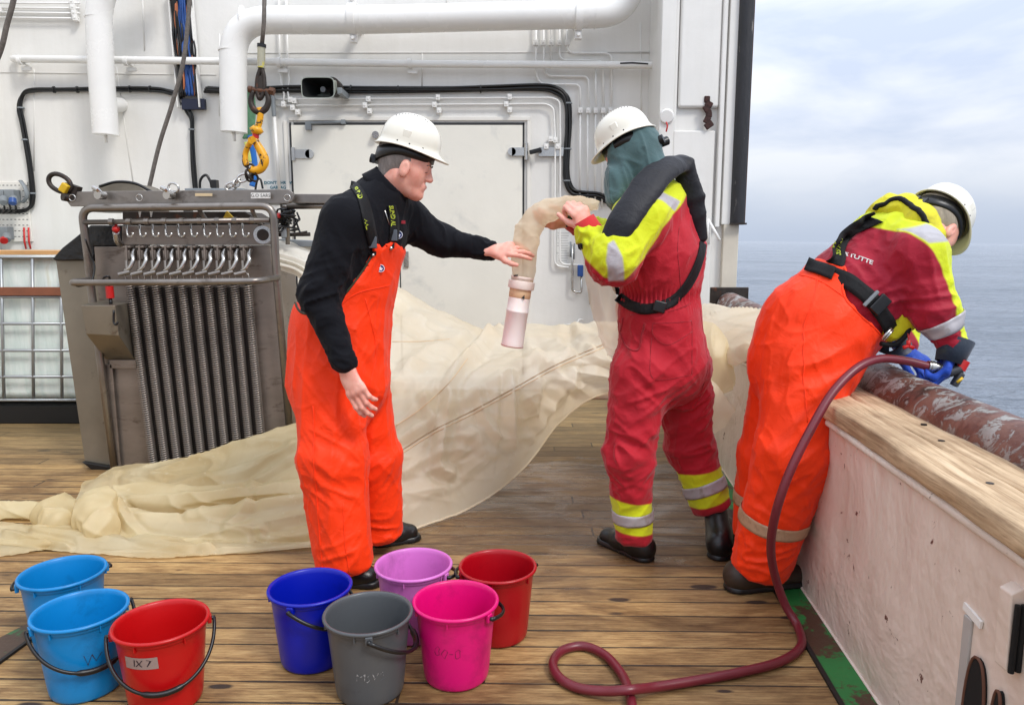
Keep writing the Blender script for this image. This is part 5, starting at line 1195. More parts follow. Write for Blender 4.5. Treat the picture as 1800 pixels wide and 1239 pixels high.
def boot(parent, heel, toe, ankle, w_=.048, m_=None, name='boot', h=.05, up=.12):
    heel = Vector(heel); toe = Vector(toe); d = (toe - heel); d.z = 0; L_ = d.length; d.normalize(); sd = Vector((-d.y, d.x, 0)); F_ = Field()
    F_.seg(heel + d * .03 + Vector((0, 0, h)), heel + d * (L_ * .55) + Vector((0, 0, h * .85)), (w_ * .86, h), (w_, h * .85), side=sd, k=.03)
    F_.seg(heel + d * (L_ * .5) + Vector((0, 0, h * .8)), heel + d * (L_ - .045) + Vector((0, 0, h * .72)), (w_, h * .8), (w_ * .88, h * .70), side=sd, k=.03)
    F_.seg(heel + d * .045 + Vector((0, 0, h)), Vector(ankle), w_ * .95, w_ * 1.02, k=.04)
    lo_z = heel.z
    v, f = F_.mesh(.005, post=lambda P, D: np.maximum(D, (lo_z + .004) - P[..., 2]), smooth=1)
    o = make_obj(name, v, f, m_ or m_boot, parent)
    s = Field(); s.seg(heel + d * .035, heel + d * (L_ - .042), (w_ * .98, w_), (w_ * 1.0, w_), side=sd, k=.01); zt2 = lo_z + .024
    v, f = s.mesh(.005, post=lambda P, D: np.maximum(np.maximum(D, lo_z + .001 - P[..., 2]), P[..., 2] - zt2), smooth=0); make_obj('sole', v, f, m_black, o)
    return o
# ------------------------------------------------------------------ person in navy sweater and orange bib trousers
m1 = thing('person', 'man in a navy sweater and orange bib trousers reaching towards the hanging net bucket', 'person', G(640, 1000))
f1 = Vector((.9, -.42, 0)); s1 = Vector((.42, .9, 0))      # facing, across the shoulders (far side)
J = lambda x, y, Y: A(x, y, Y)
def jit(P, sd, amp, lam, along): return amp * (ridged(P, along, lam, 4, sd) - .4)
# sweater
T1 = Field()
T1.seg(J(598, 620, 2.88), J(622, 500, 2.88), (.165, .135), (.180, .130), side=s1, k=.03)
T1.seg(J(622, 500, 2.88), J(646, 408, 2.88), (.180, .130), (.186, .122), side=s1, k=.03)
T1.seg(J(646, 408, 2.88), J(668, 352, 2.88), (.180, .118), (.110, .092), side=s1, k=.04)
SW = Field(); SW.it = list(T1.it)
SW.seg(J(655, 375, 2.87), J(668, 352, 2.87), .098, .080, k=.03)
SW.seg(J(665, 352, 2.86), J(612, 385, 2.73), .075, .085, k=.05)
SW.seg(J(675, 350, 2.90), J(704, 378, 3.03), .070, .080, k=.05)
SW.seg(J(606, 395, 2.72), J(560, 518, 2.66), .088, .074, k=.05)
SW.seg(J(560, 518, 2.66), J(606, 636, 2.60), .066, .041, k=.025)
SW.seg(J(706, 382, 3.03), J(776, 424, 3.08), .082, .062, k=.05)
SW.seg(J(776, 424, 3.08), J(861, 440, 3.08), .060, .041, k=.025)
v, f = SW.mesh(.0065); nn = normals(v, f)
d = jit(v, 1, .006, .055, (0.3, 0, 1)) + fold_at(v, J(560, 520, 2.62), (.9, 0, .3), .03, .12, .016, 3) + fold_at(v, J(600, 630, 2.6), (1, 0, -.3), .022, .08, .014, 4) \
  + fold_at(v, J(858, 440, 3.04), (0, .2, 1), .02, .09, .012, 5) + fold_at(v, J(760, 415, 3.05), (-.2, 0, 1), .035, .12, .012, 6) + fold_at(v, J(612, 440, 2.68), (.5, 0, -1), .04, .12, .012, 7) \
  + fold_at(v, J(700, 400, 2.9), (1, 0, .5), .04, .12, .010, 8)
v = v + nn * d[:, None]; make_obj('sweater', v, f, m_navy, m1); sw_b = bvh_of(v, f)
k = MB(); c = J(685, 323, 2.87); ax = (J(692, 321, 2.87) - J(668, 345, 2.87)).normalized(); k.tube([c - ax * .05, c - ax * .02, c + ax * .0, c + ax * .010], .08, 28, caps=False, rr=[.096, .086, .080, .079]); o = k.build('collar', m_navy, m1, smooth=True); so = o.modifiers.new('s', 'SOLIDIFY'); so.thickness = .008
# bib trousers
BB = Field(); BB.it = list(T1.it)
BB.seg(J(598, 570, 2.88), J(596, 668, 2.88), (.185, .165), (.190, .182), side=s1, k=.05)
BB.seg(J(578, 650, 2.82), J(584, 800, 2.76), (.128, .132), (.110, .120), side=s1, k=.04)
BB.seg(J(584, 800, 2.76), J(606, 985, 2.73), (.110, .122), (.094, .104), side=s1, k=.05, cap=.4)
BB.seg(J(630, 660, 2.98), J(655, 800, 3.02), (.112, .108), (.094, .098), side=s1, k=.03)
BB.seg(J(655, 800, 3.02), J(666, 930, 3.06), (.098, .102), (.088, .094), side=s1, k=.05, cap=.4)
arm_clip = px_poly([(488, 455), (536, 455), (528, 500), (522, 528), (556, 542), (600, 532), (628, 505), (650, 475), (668, 443), (672, 428), (680, 438), (690, 428), (700, 426), (706, 440), (760, 560), (760, 1100), (440, 1100), (440, 600)], 2.88)
v, f = BB.mesh(.0065, grow=.012, clip=arm_clip); nn = normals(v, f)
hemz = lambda x: x
d = .010 * (ridged(v, (.08, 0, 1), .11, 9, 11, .2, 2.6) - .35) + .0030 * (ridged(v, (.7, .2, 1), .05, 7, 12, .3, 6) - .3) + .0035 * (ridged(v, (-.6, .2, 1), .07, 8, 19, .25, 6) - .2) \
  + fold_at(v, J(585, 830, 2.66), (1, 0, -.7), .045, .16, .014, 13) + fold_at(v, J(660, 820, 2.92), (1, 0, .8), .045, .14, .012, 14) + fold_at(v, J(640, 690, 2.75), (.8, 0, -1), .05, .16, .018, 15) \
  + fold_at(v, J(600, 980, 2.65), (1, 0, .4), .04, .09, .014, 16) + fold_at(v, J(668, 930, 3.0), (1, 0, -.3), .035, .1, .016, 17) + fold_at(v, J(540, 640, 2.8), (.3, 0, 1), .06, .15, .012, 18)
v = v + nn * d[:, None]; make_obj('bib_trousers', v, f, m_oran, m1); bb_b = bvh_of(v, f)
m_trim = mat('dark_olive_binding', (52, 52, 34), .7)
P = [J(x, y, 2.5) for x, y in ((536, 455), (529, 490), (523, 520), (530, 536), (556, 543), (600, 532), (628, 505), (650, 475), (669, 440))]
def edge_cord(parent, name, m_, pts, bvh, r=.004, off=.001, n=6):
    Q = []
    for p_ in spline(pts, 8):
        p_ = Vector(p_); h = bvh.find_nearest(Vector((p_.x, p_.y, p_.z)))
        hh = bvh.ray_cast(Vector((p_.x, 1.2, p_.z)), Vector((0, 1, 0)))
        if hh[0] is not None and (not Q or (hh[0] - Q[-1]).length < .08): Q.append(hh[0] + Vector((0, -off, 0)))
    if len(Q) > 3:
        k = MB(); k.tube(Q, r, n); return k.build(name, m_, parent, smooth=True)
# suspenders, buckles, badge, lettering
m_buck = mat('grey_buckle', (84, 90, 98), .4); m_let = mat('yellow_lettering', (170, 184, 50), .6)
rr1 = lambda x, y: J(x, y, 2.88)
st1, q1 = strip(m1, 'suspender', m_blk, [rr1(614, 326), rr1(634, 332), rr1(652, 352), rr1(662, 380), rr1(667, 410), rr1(669, 432)], .028, sw_b, .005)
st2, q2 = strip(m1, 'suspender', m_blk, [rr1(694, 362), rr1(697, 385), rr1(697, 408), rr1(695, 424)], .026, sw_b, .005)
def letters_on(txt, size, path, bvh, name, m_, parent, dirv=(0, 1, 0), off=.0095, flip=1, start=0):
    """lettering following a path over cloth"""
    vs, fs = text_mesh(txt, size, .0006, 'LEFT'); P = [Vector(p_) for p_ in spline(path, 12)]; Ls = [0]
    for i in range(1, len(P)): Ls.append(Ls[-1] + (P[i] - P[i - 1]).length)
    dv = Vector(dirv).normalized(); out = []
    for x, y, z in vs:
        s = min(max(x + start, 0), Ls[-1] - 1e-5); i = 0
        while i < len(Ls) - 2 and Ls[i + 1] < s: i += 1
        t = (s - Ls[i]) / max(1e-9, Ls[i + 1] - Ls[i]); p_ = P[i].lerp(P[i + 1], t); tg = (P[i + 1] - P[i]).normalized(); sd = tg.cross(dv).normalized() * -flip
        q = p_ + sd * y; h = bvh.ray_cast(q - dv * 1.2, dv)
        out.append((h[0] - dv * off) if h[0] is not None else q)
    k = MB(); k.add(out, fs); return k.build(name, m_, parent)
letters_on('AALESUND', .020, [rr1(616, 327), rr1(636, 334), rr1(652, 353), rr1(660, 372)], q1, 'lettering', m_let, st1, flip=-1, off=.0035)
letters_on('AAL', .020, [rr1(664, 388), rr1(667, 410), rr1(668, 428)], q1, 'lettering', m_let, st1, flip=-1, off=.0035)
letters_on('SUND AL', .018, [rr1(695, 364), rr1(697.5, 385), rr1(697, 408), rr1(695, 424)], q2, 'lettering', m_let, st2, flip=-1, off=.0035)
def on_surf(p_, bvh, off=.006, dv=Vector((0, 1, 0))):
    h = bvh.ray_cast(Vector(p_) - dv * 1.2, dv); 
    return (h[0] - dv * off, h[1]) if h[0] is not None else (Vector(p_), Vector((0, -1, 0)))
for (x, y), st in (((669, 426), st1), ((697, 414), st2)):
    c, n_ = on_surf(rr1(x, y), sw_b, .010); k = MB(); k.box(c, (.030, .012, .042)); k.build('buckle', m_buck, st, bevel=.003)
for (x, y) in ((668, 447), (694, 436)):
    c, n_ = on_surf(rr1(x, y), bb_b, .002); k = MB(); k.cyl(c, c + Vector((0, -.006, 0)), .007, 14); k.build('snap', m_chrome, m1, smooth=True)
    k = MB(); c2, _ = on_surf(rr1(x, y - 8), sw_b, .010); k.bar(c2, c + Vector((0, -.003, 0)), .024, .004, up=(0, 1, 0)); k.build('strap_end', m_blk, m1)
def badge(x, y, r, bvh, col1, parent, name='badge', off=.004):
    c, n_ = on_surf(rr1(x, y), bvh, off); k = MB(); k.cyl(c, c + Vector((.0004, -.003, 0)), r, 28); o = k.build(name, mat('badge_blue', (34, 54, 120), .5), parent)
    k = MB(); k.tube([c + Vector((math.cos(a) * r * .93, -.0035, math.sin(a) * r * .93)) for a in np.linspace(0, 2 * math.pi, 28)[:-1]], .0012, 6, closed=True)
    st = [c + Vector((x_ * r, -.005, z_ * r)) for x_, z_ in ((-.1, .62), (.18, .2), (.62, .0), (.3, -.3), (.34, -.6), (0, -.46), (-.4, -.6), (-.28, -.1), (-.5, .25), (-.2, .2))]
    k.add(st, [tuple(range(len(st)))]); k.build('emblem', mat('badge_white', (224, 228, 236), .5), o); return o
badge(678, 470, .014, bb_b, None, m1, 'badge', .003); badge(704, 413, .015, sw_b, None, m1, 'badge', .010)
c, n_ = on_surf(rr1(709, 391), sw_b, .006); k = MB(); k.box(c, (.024, .003, .012)); k.build('flag_patch', mat('red_patch', (150, 30, 44), .6), m1)
k = MB(); k.tube([on_surf(rr1(x, y), sw_b, .003)[0] for x, y in ((686, 372), (690, 388), (695, 405))], .0022, 6); k.build('zip', m_chrome, m1, smooth=True)
# seams of the trousers
def seam(parent, pts, Yv, bvh, r=.0022, m_=None, name='seam'):
    Q = []
    for p_ in spline([J(x, y, Yv) for x, y in pts], 8):
        h = bvh.ray_cast(Vector((p_[0], Yv - 1.2, p_[2])), Vector((0, 1, 0)))
        if h[0] is not None and (not Q or abs(h[0].y - Q[-1].y) < .03): Q.append(h[0] + Vector((0, -.0006, 0)))
    if len(Q) > 3: k = MB(); k.tube(Q, r, 6); return k.build(name, m_ or m_oran, parent, smooth=True)
seam(m1, [(600, 548), (640, 512), (690, 500)], 2.88, bb_b); seam(m1, [(655, 520), (668, 600), (662, 660), (650, 740)], 2.88, bb_b); seam(m1, [(566, 700), (572, 800), (578, 900), (585, 980)], 2.8, bb_b); seam(m1, [(637, 830), (641, 890), (650, 950)], 3.0, bb_b)
seam(m1, [(527, 530), (556, 544), (600, 534), (628, 507), (650, 476), (668, 445)], 2.88, bb_b, .0045, m_trim, 'binding')
# boots
boot(m1, G(585, 1022, .002), G(668, 1028, .002), J(604, 985, 2.73)); boot(m1, G(655, 958, .002), G(738, 945, .002), J(664, 930, 3.04))
# head
hc = J(713, 291, 2.86); fr = Frame(hc, Vector((.97, -.04, -.30)), Vector((.28, -.02, 1)))
HF = head_field(fr, (-.055, 0.0, -.130))
hands = []
hf = Frame(J(611, 652, 2.60), J(634, 706, 2.575) - J(611, 652, 2.60), Vector((-.35, -1, -.05))); hands.append(hand_field(hf, (.30, .36, .42, .50), .015, (.30, .5), 1.04, -1).mesh(.003, smooth=1))
hf = Frame(J(867, 440, 3.05), J(906, 437, 3.04) - J(867, 440, 3.05), Vector((.05, -.75, .65))); hands.append(hand_field(hf, (.18, .30, .42, .5), .12, (.75, .15), .92, -1).mesh(.003, smooth=1))
BD = Field(); BD.seg(J(598, 640, 2.88), J(655, 380, 2.88), (.13, .09), (.15, .08), side=s1, k=.03)
for a, b_, r0, r1 in (((612, 390, 2.73), (562, 518, 2.66), .05, .04), ((562, 518, 2.66), (611, 650, 2.60), .034, .018), ((704, 378, 3.03), (776, 424, 3.08), .05, .034), ((776, 424, 3.08), (869, 439, 3.07), .03, .018), ((578, 650, 2.82), (584, 800, 2.76), .08, .06), ((584, 800, 2.76), (606, 1000, 2.73), .055, .04), ((630, 660, 2.98), (655, 800, 3.02), .08, .06), ((655, 800, 3.02), (666, 940, 3.06), .055, .04), ((655, 380, 2.88), (695, 318, 2.87), .08, .05)):
    BD.seg(J(*a), J(*b_), r0, r1, k=.03)
v, f = merge_vf([HF.mesh(.0034, smooth=1), BD.mesh(.012)] + hands); make_obj('body', v, f, m_skin, m1)
# hair
HR = Field(); fr.ell(HR, (-.014, 0, .030), (.103, .081, .094), .01); fr.seg(HR, (-.04, 0, -.02), (-.058, 0, -.062), (.062, .05), (.054, .040), .02)
Mi = fr.M()
def hair_post(P, D):
    q = (P - V3(fr.o)) @ Mi; x, z = q[..., 0], q[..., 2]
    return np.maximum(np.maximum(D, x - (.052 + .30 * (z - .01))), (-.078 + .35 * np.maximum(0, x + .05)) * 1 - z + np.where(x > -.025, .050 * np.clip((x + .025) / .05, 0, 1), 0))
v, f = HR.mesh(.004, post=hair_post); make_obj('hair', v, f, mat('grey_hair', (128, 120, 116), .7, 0, .35, 60, .8, 500, .004, stretch=(1, 1, .25)), m1)
helmet(fr, m1); headband(fr, m1)
m_eye = mat('eye_dark', (30, 26, 28), .3); m_brow = mat('eyebrow', (110, 92, 84), .8)
for s in (-1, 1):
    k = MB(); k.tube([fr(.0885, s * .020, -.003), fr(.0905, s * .031, -.002), fr(.085, s * .042, -.005)], .0016, 6); k.build('eyelash_line', m_eye, m1, smooth=True)
    k = MB(); k.tube([fr(.0945, s * .016, .020), fr(.0935, s * .032, .026), fr(.085, s * .046, .021)], .0035, 6, flat=.6); k.build('eyebrow', m_brow, m1, smooth=True)
# ------------------------------------------------------------------ person in red and yellow coverall holding the net end
m2 = thing('person', 'crew member in red and yellow coverall and black life vest holding the net end', 'person', G(1150, 970))
s2 = Vector((.5, .85, 0))
CV = Field()
CV.seg(J(1164, 640, 3.10), J(1158, 545, 3.10), (.180, .188), (.172, .168), side=s2, k=.04)
CV.seg(J(1158, 545, 3.10), J(1162, 445, 3.10), (.172, .165), (.200, .168), side=s2, k=.04)
CV.seg(J(1162, 445, 3.10), J(1156, 362, 3.08), (.200, .165), (.150, .120), side=s2, k=.05)
CV.seg(J(1150, 365, 3.05), J(1128, 382, 2.93), .10, .098, k=.05); CV.seg(J(1128, 382, 2.92), J(1080, 458, 2.84), .096, .092, k=.05); CV.seg(J(1078, 458, 2.84), J(1031, 408, 2.90), .086, .048, k=.04)
CV.seg(J(1165, 365, 3.15), J(1190, 372, 3.26), .10, .09, k=.05); CV.seg(J(1185, 375, 3.27), J(1090, 425, 3.28), .09, .075, k=.04); CV.seg(J(1090, 425, 3.28), J(1008, 390, 3.20), .068, .045, k=.03)
CV.seg(J(1126, 655, 3.02), J(1106, 795, 2.98), (.120, .125), (.094, .10), side=s2, k=.06); CV.seg(J(1106, 795, 2.98), J(1114, 945, 3.0), (.090, .098), (.072, .080), side=s2, k=.05, cap=.3)
CV.seg(J(1200, 650, 3.18), J(1210, 780, 3.22), (.115, .12), (.100, .105), side=s2, k=.06); CV.seg(J(1210, 780, 3.22), J(1252, 892, 3.17), (.098, .10), (.080, .086), side=s2, k=.05, cap=.3)
v, f = CV.mesh(.0068); nn = normals(v, f)
zw = J(1160, 520, 3.1).z; el = np.exp(-((v[:, 2] - zw) / .035) ** 2) * (np.abs(v[:, 0] - J(1160, 520, 3.1).x) < .21)
d = .009 * (ridged(v, (.1, 0, 1), .10, 8, 21, .25, 2.6) - .35) + .006 * (ridged(v, (.8, .2, .7), .06, 7, 22, .3, 5) - .25) + el * (-.012 + .007 * np.sin(np.arctan2(v[:, 1] - 3.1, v[:, 0] - J(1160, 520, 3.1).x) * 60)) \
  + fold_at(v, J(1110, 800, 2.9), (1, 0, -.55), .045, .15, .026, 23) + fold_at(v, J(1205, 700, 3.1), (1, 0, .9), .045, .16, .028, 24) + fold_at(v, J(1220, 800, 3.1), (1, 0, .35), .035, .13, .018, 25) \
  + fold_at(v, J(1130, 690, 2.9), (1, 0, .5), .045, .14, .014, 26) + fold_at(v, J(1100, 400, 2.83), (.3, 0, -1), .05, .16, .010, 27, 5) + fold_at(v, J(1075, 470, 2.8), (.7, 0, .6), .035, .12, .018, 28) \
  + fold_at(v, J(1035, 420, 2.86), (.6, 0, -.7), .026, .09, .014, 29) + fold_at(v, J(1170, 470, 2.95), (.5, 0, 1), .06, .16, .016, 30) + fold_at(v, J(1112, 945, 2.95), (1, 0, .2), .03, .06, .010, 31) + fold_at(v, J(1150, 650, 2.95), (.8, 0, -1), .05, .16, .016, 32) + fold_at(v, J(1190, 430, 3.0), (.2, 0, 1), .05, .14, .018, 36) + fold_at(v, J(1100, 860, 2.92), (1, 0, .5), .04, .1, .016, 37)
v = v + nn * d[:, None]
def region(v, polys, Yr):
    r_ = np.full(len(v), -1.0)
    for p_ in polys: r_ = np.maximum(r_, -poly_sd(v[:, 0], v[:, 2], px_poly(p_, Yr)))
    return np.clip(r_, -.3, .3)
def inpoly(v, poly, Yr): return region(v, [poly], Yr)
arm_y = region(v, [[(1203, 356), (1178, 379), (1156, 401), (1148, 416), (1125, 450), (1087, 488), (1053, 484), (1031, 462), (1008, 432), (985, 395), (1010, 350), (1100, 290), (1190, 300), (1222, 330)]], 2.95)
far_cuff = -(v[:, 1] - 3.12) * 3; arm_y = np.minimum(arm_y, far_cuff + (v[:, 0] > J(1040, 400, 3.1).x) * 9)
leg_y = np.maximum(np.minimum(region(v, [[(1050, 868), (1168, 878), (1168, 932), (1050, 926)]], 3.0), .5), region(v, [[(1172, 836), (1282, 815), (1292, 864), (1200, 896)]], 3.17))
c1 = np.maximum(arm_y, leg_y)
c2 = np.minimum(region(v, [[(1098, 366), (1106, 354), (1128, 338), (1150, 334), (1196, 354), (1184, 372), (1154, 354), (1132, 350), (1112, 362), (1102, 376)], [(1058, 428), (1068, 422), (1080, 450), (1086, 490), (1060, 490), (1054, 455)]], 2.95), (3.06 - v[:, 1]) * 3)
m_cov = fabric('red_coverall_cloth', [(172, 20, 38), (204, 214, 22), (176, 172, 176)], .72, 800, dirt=(112, 34, 36), dlo=.56, dhi=.82, ds=5, sheen=.15, bump=.3)
make_obj('coverall', v, f, m_cov, m2, {'c1': c1, 'c2': c2}); cv_b = bvh_of(v, f)
band(m2, 'reflective_band', m_refl, J(1115, 904, 2.99), J(1114, 945, 3.0) - J(1106, 795, 2.98), .050, cv_b, .003); band(m2, 'reflective_band', m_refl, J(1235, 857, 3.17), J(1252, 892, 3.17) - J(1222, 815, 3.2), .052, cv_b, .003)
mcs = fabric('dark_red_seam', [(146, 18, 32)], .8, 800)
sm2 = lambda pts, Yv=3.1, r=.0014: seam(m2, pts, Yv, cv_b, r, mcs)
sm2([(1134, 560), (1200, 557)]); sm2([(1134, 560), (1135, 580), (1158, 595), (1200, 575)]); sm2([(1200, 557), (1201, 575), (1199, 646)]); sm2([(1133, 585), (1131, 648), (1199, 646)]); sm2([(1092, 600), (1100, 606), (1112, 605)]); sm2([(1090, 555), (1088, 585), (1096, 604), (1112, 605), (1118, 580), (1122, 560)], 3.1, .004)
sm2([(1100, 548), (1160, 540), (1225, 520)]); sm2([(1178, 400), (1172, 440), (1180, 500)]); sm2([(1222, 540), (1234, 620), (1225, 700)], 3.1)
# life vest: inflated collar and harness
VC = Field()
pth = [(1208, 288, 3.06, .016, .030), (1184, 290, 2.98, .024, .050), (1156, 308, 2.915, .026, .060), (1124, 346, 2.845, .026, .062), (1094, 390, 2.80, .026, .060), (1074, 424, 2.80, .022, .050)]
Pq = [(J(a, b_, c_), r0 * .80, r1 * .90) for a, b_, c_, r0, r1 in spline(pth, 9)]
for i in range(0, len(Pq) - 3, 1): VC.seg(Pq[i][0], Pq[i + 3][0], (Pq[i][1], Pq[i][2]), (Pq[i + 3][1], Pq[i + 3][2]), side=Vector((.12, -.74, .66)), k=.008)
VC.seg(J(1200, 288, 3.06), J(1180, 296, 3.22), (.026, .036), (.034, .05), side=Vector((.3, 0, 1)), k=.03); VC.seg(J(1180, 296, 3.22), J(1110, 340, 3.30), (.034, .05), (.034, .05), side=Vector((.3, 0, 1)), k=.03)
VC.seg(J(1200, 288, 3.04), J(1220, 350, 3.02), (.044, .016), (.046, .016), side=Vector((.9, -.43, 0)), k=.02); VC.seg(J(1220, 350, 3.02), J(1231, 420, 3.02), (.044, .016), (.030, .016), side=Vector((.9, -.43, 0)), k=.02)
v, f = VC.mesh(.006); nn = normals(v, f); d = .006 * (ridged(v, (.7, .1, .7), .09, 4, 33) - .4) + .002 * (ridged(v, (1, 0, -.5), .05, 4, 34) - .4); v = v + nn * d[:, None]
m_vest = fabric('black_vest_fabric', [(22, 23, 30)], .55, 700, sheen=.1, bump=.35); make_obj('life_vest_collar', v, f, m_vest, m2); vc_b = bvh_of(v, f)
dv_ = Vector((-.55, .83, 0)).normalized()
strip(m2, 'harness_strap', m_blk, [J(1226, 425, 3.1), J(1208, 468, 3.1), J(1188, 502, 3.1), J(1165, 524, 3.1), J(1128, 537, 3.1), J(1100, 532, 3.1), J(1080, 516, 3.1)], .040, cv_b, .006)
strip(m2, 'harness_strap', m_blk, [J(1072, 425, 3.1), J(1070, 460, 3.1), J(1074, 500, 3.1), J(1084, 520, 3.1)], .030, cv_b, .006, dirv=(.5, .85, 0))
c, _ = on_surf(J(1144, 532, 3.1), cv_b, .012); k = MB(); k.box(c, (.05, .014, .045), Matrix.Rotation(R(15), 3, 'Y')); k.build('buckle', m_black, m2, bevel=.005)
# head under a teal hood
hc2 = J(1109, 272, 3.04); fr2 = Frame(hc2, Vector((-.78, .34, -.46)), Vector((-.40, .2, .9)))
HF2 = head_field(fr2, (-.03, 0, -.115))
hands = []
h1 = Frame(J(1034, 402, 2.895), J(1012, 358, 2.90) - J(1034, 402, 2.895), Vector((.35, -.9, .1))); hands.append(hand_field(h1, (1.15, 1.2, 1.2, 1.2), -.02, (.55, .9), 1.0, 1).mesh(.003, smooth=1))
h2 = Frame(J(1000, 390, 3.18), J(948, 391, 3.08) - J(1000, 390, 3.18), Vector((.0, -.75, -.55))); hands.append(hand_field(h2, (.35, .42, .5, .6), .02, (.5, .4), 1.0, -1).mesh(.003, smooth=1))
BD = Field(); BD.seg(J(1162, 640, 3.1), J(1158, 380, 3.08), (.13, .10), (.15, .09), side=s2, k=.03)
for a, b_, r0, r1 in (((1128, 382, 2.92), (1080, 458, 2.84), .05, .04), ((1080, 458, 2.84), (1034, 402, 2.895), .036, .02), ((1185, 375, 3.27), (1090, 425, 3.28), .05, .04), ((1090, 425, 3.28), (1000, 390, 3.19), .034, .02), ((1126, 655, 3.02), (1106, 795, 2.98), .08, .06), ((1106, 795, 2.98), (1112, 955, 3.0), .05, .035), ((1200, 650, 3.18), (1210, 780, 3.22), .08, .06), ((1210, 780, 3.22), (1252, 900, 3.17), .05, .035), ((1150, 380, 3.08), (1118, 310, 3.05), .06, .04)):
    BD.seg(J(*a), J(*b_), r0, r1, k=.03)
v, f = merge_vf([HF2.mesh(.0036, smooth=1), BD.mesh(.012)] + hands); make_obj('body', v, f, m_skin, m2)
HD = Field(); fr2.ell(HD, (-.016, 0, .028), (.108, .088, .100), .02); fr2.seg(HD, (-.02, 0, -.03), (-.035, 0, -.12), (.082, .086), (.074, .078), .04)
HD.seg(fr2(.045, 0, -.03), J(1090, 322, 3.03), (.072, .05), (.080, .055), side=fr2.l, k=.04); HD.seg(J(1090, 322, 3.03), J(1086, 352, 3.0), (.080, .055), (.062, .045), side=fr2.l, k=.03)
Mi2 = fr2.M()
def hood_post(P, D):
    q = (P - V3(fr2.o)) @ Mi2; x, y, z = q[..., 0], q[..., 1], q[..., 2]; hole = np.sqrt(((x - .115) / .055) ** 2 + (y / .056) ** 2 + ((z + .012) / .050) ** 2) - 1
    return np.maximum(D, -hole * .05)
v, f = HD.mesh(.005, post=hood_post); nn = normals(v, f)
d = .009 * (ridged(v, (-.35, 0, 1), .035, 5, 41, .3) - .4) + .006 * (ridged(v, (.8, 0, -.6), .04, 4, 42) - .4); v = v + nn * d[:, None]
m_teal2 = fabric('teal_hood_cloth', [(74, 100, 102)], .85, 700, sheen=.3, var=.14); make_obj('hood', v, f, m_teal2, m2)
helmet(fr2, m2); ob = headband(fr2, m2, False)
k = MB(); c = fr2(-.118, -.045, -.012); k.tube([c, c + (fr2.f * -.6 + fr2.l * -.5).normalized() * .03], .018, 14); k.cyl(fr2(-.12, 0, -.01), fr2(-.14, 0, -.012), .018, 16); k.build('knob', m_black, m2, auto=40)
strip(m2, 'watch_strap', m_black, [J(1001, 376, 3.18), J(1000, 400, 3.18)], .028, bvh_of(*hands[1]), .003)
m_cuffr = fabric('red_cuff', [(196, 40, 44)], .8, 800)
k = MB(); a = J(1036, 404, 2.895); b_ = J(1026, 386, 2.897); k.tube([a + (a - b_) * .6, a, b_], .046, 20, caps=False, rr=[.052, .048, .043]); o = k.build('cuff', m_cuffr, m2, smooth=True); so = o.modifiers.new('s', 'SOLIDIFY'); so.thickness = .006
# boots
boot(m2, G(1142, 986, .002), G(1056, 948, .002), J(1113, 950, 3.0), .050, h=.048); boot(m2, G(1262, 984, .002), G(1278, 915, .002), J(1258, 898, 3.17), .052, h=.055)
# ------------------------------------------------------------------ person leaning over the rail
m3 = thing('person', 'crew member in orange bib trousers and red-yellow jacket leaning out over the rail', 'person', G(1340, 1025))
s3 = Vector((-.6, .8, 0))
T3 = Field()
T3.seg(J(1436, 590, 2.80), J(1500, 515, 2.80), (.185, .165), (.195, .160), side=s3, k=.04)
T3.seg(J(1500, 515, 2.80), J(1572, 436, 2.80), (.195, .160), (.185, .140), side=s3, k=.04)
T3.seg(J(1572, 436, 2.80), J(1612, 402, 2.80), (.165, .120), (.085, .080), side=s3, k=.05)
JK = Field(); JK.it = list(T3.it)
JK.seg(J(1590, 425, 2.74), J(1610, 446, 2.64), .10, .090, k=.05); JK.seg(J(1610, 446, 2.63), J(1640, 540, 2.60), .088, .074, k=.05); JK.seg(J(1640, 540, 2.60), J(1676, 606, 2.58), .070, .050, k=.04)
JK.seg(J(1585, 420, 2.86), J(1592, 440, 2.97), .10, .088, k=.05); JK.seg(J(1592, 440, 2.97), J(1585, 545, 2.98), .085, .07, k=.04); JK.seg(J(1585, 545, 2.98), J(1592, 604, 2.90), .062, .046, k=.03)
v, f = JK.mesh(.0068); nn = normals(v, f)
d = .007 * (ridged(v, (.3, 0, 1), .08, 4, 51, .35, 2) - .35) + .004 * (ridged(v, (.9, .2, -.4), .04, 4, 52, .4, 2.5) - .35) + fold_at(v, J(1560, 530, 2.7), (.9, 0, .4), .05, .16, .022, 53) + fold_at(v, J(1590, 490, 2.65), (-.3, 0, 1), .05, .14, .020, 54) \
  + fold_at(v, J(1640, 540, 2.55), (1, 0, .2), .035, .12, .018, 55) + fold_at(v, J(1670, 600, 2.55), (1, 0, .5), .026, .08, .012, 56) + fold_at(v, J(1520, 450, 2.65), (.7, 0, -1), .06, .15, .014, 57)
v = v + nn * d[:, None]
c1 = region(v, [[(1470, 372), (1490, 385), (1538, 396), (1566, 409), (1595, 441), (1611, 469), (1623, 510), (1631, 542), (1643, 582), (1668, 634), (1760, 640), (1760, 300), (1480, 300)]], 2.70)
c2 = np.minimum(region(v, [[(1560, 404), (1600, 394), (1634, 414), (1646, 432), (1626, 424), (1582, 427)]], 2.72), (2.86 - v[:, 1]) * 3)
m_jk = fabric('crimson_jacket_cloth', [(158, 14, 42), (208, 220, 26), (176, 174, 178)], .62, 800, dirt=(104, 20, 34), dlo=.58, dhi=.85, ds=5, sheen=.12)
make_obj('jacket', v, f, m_jk, m3, {'c1': c1, 'c2': c2}); jk_b = bvh_of(v, f)
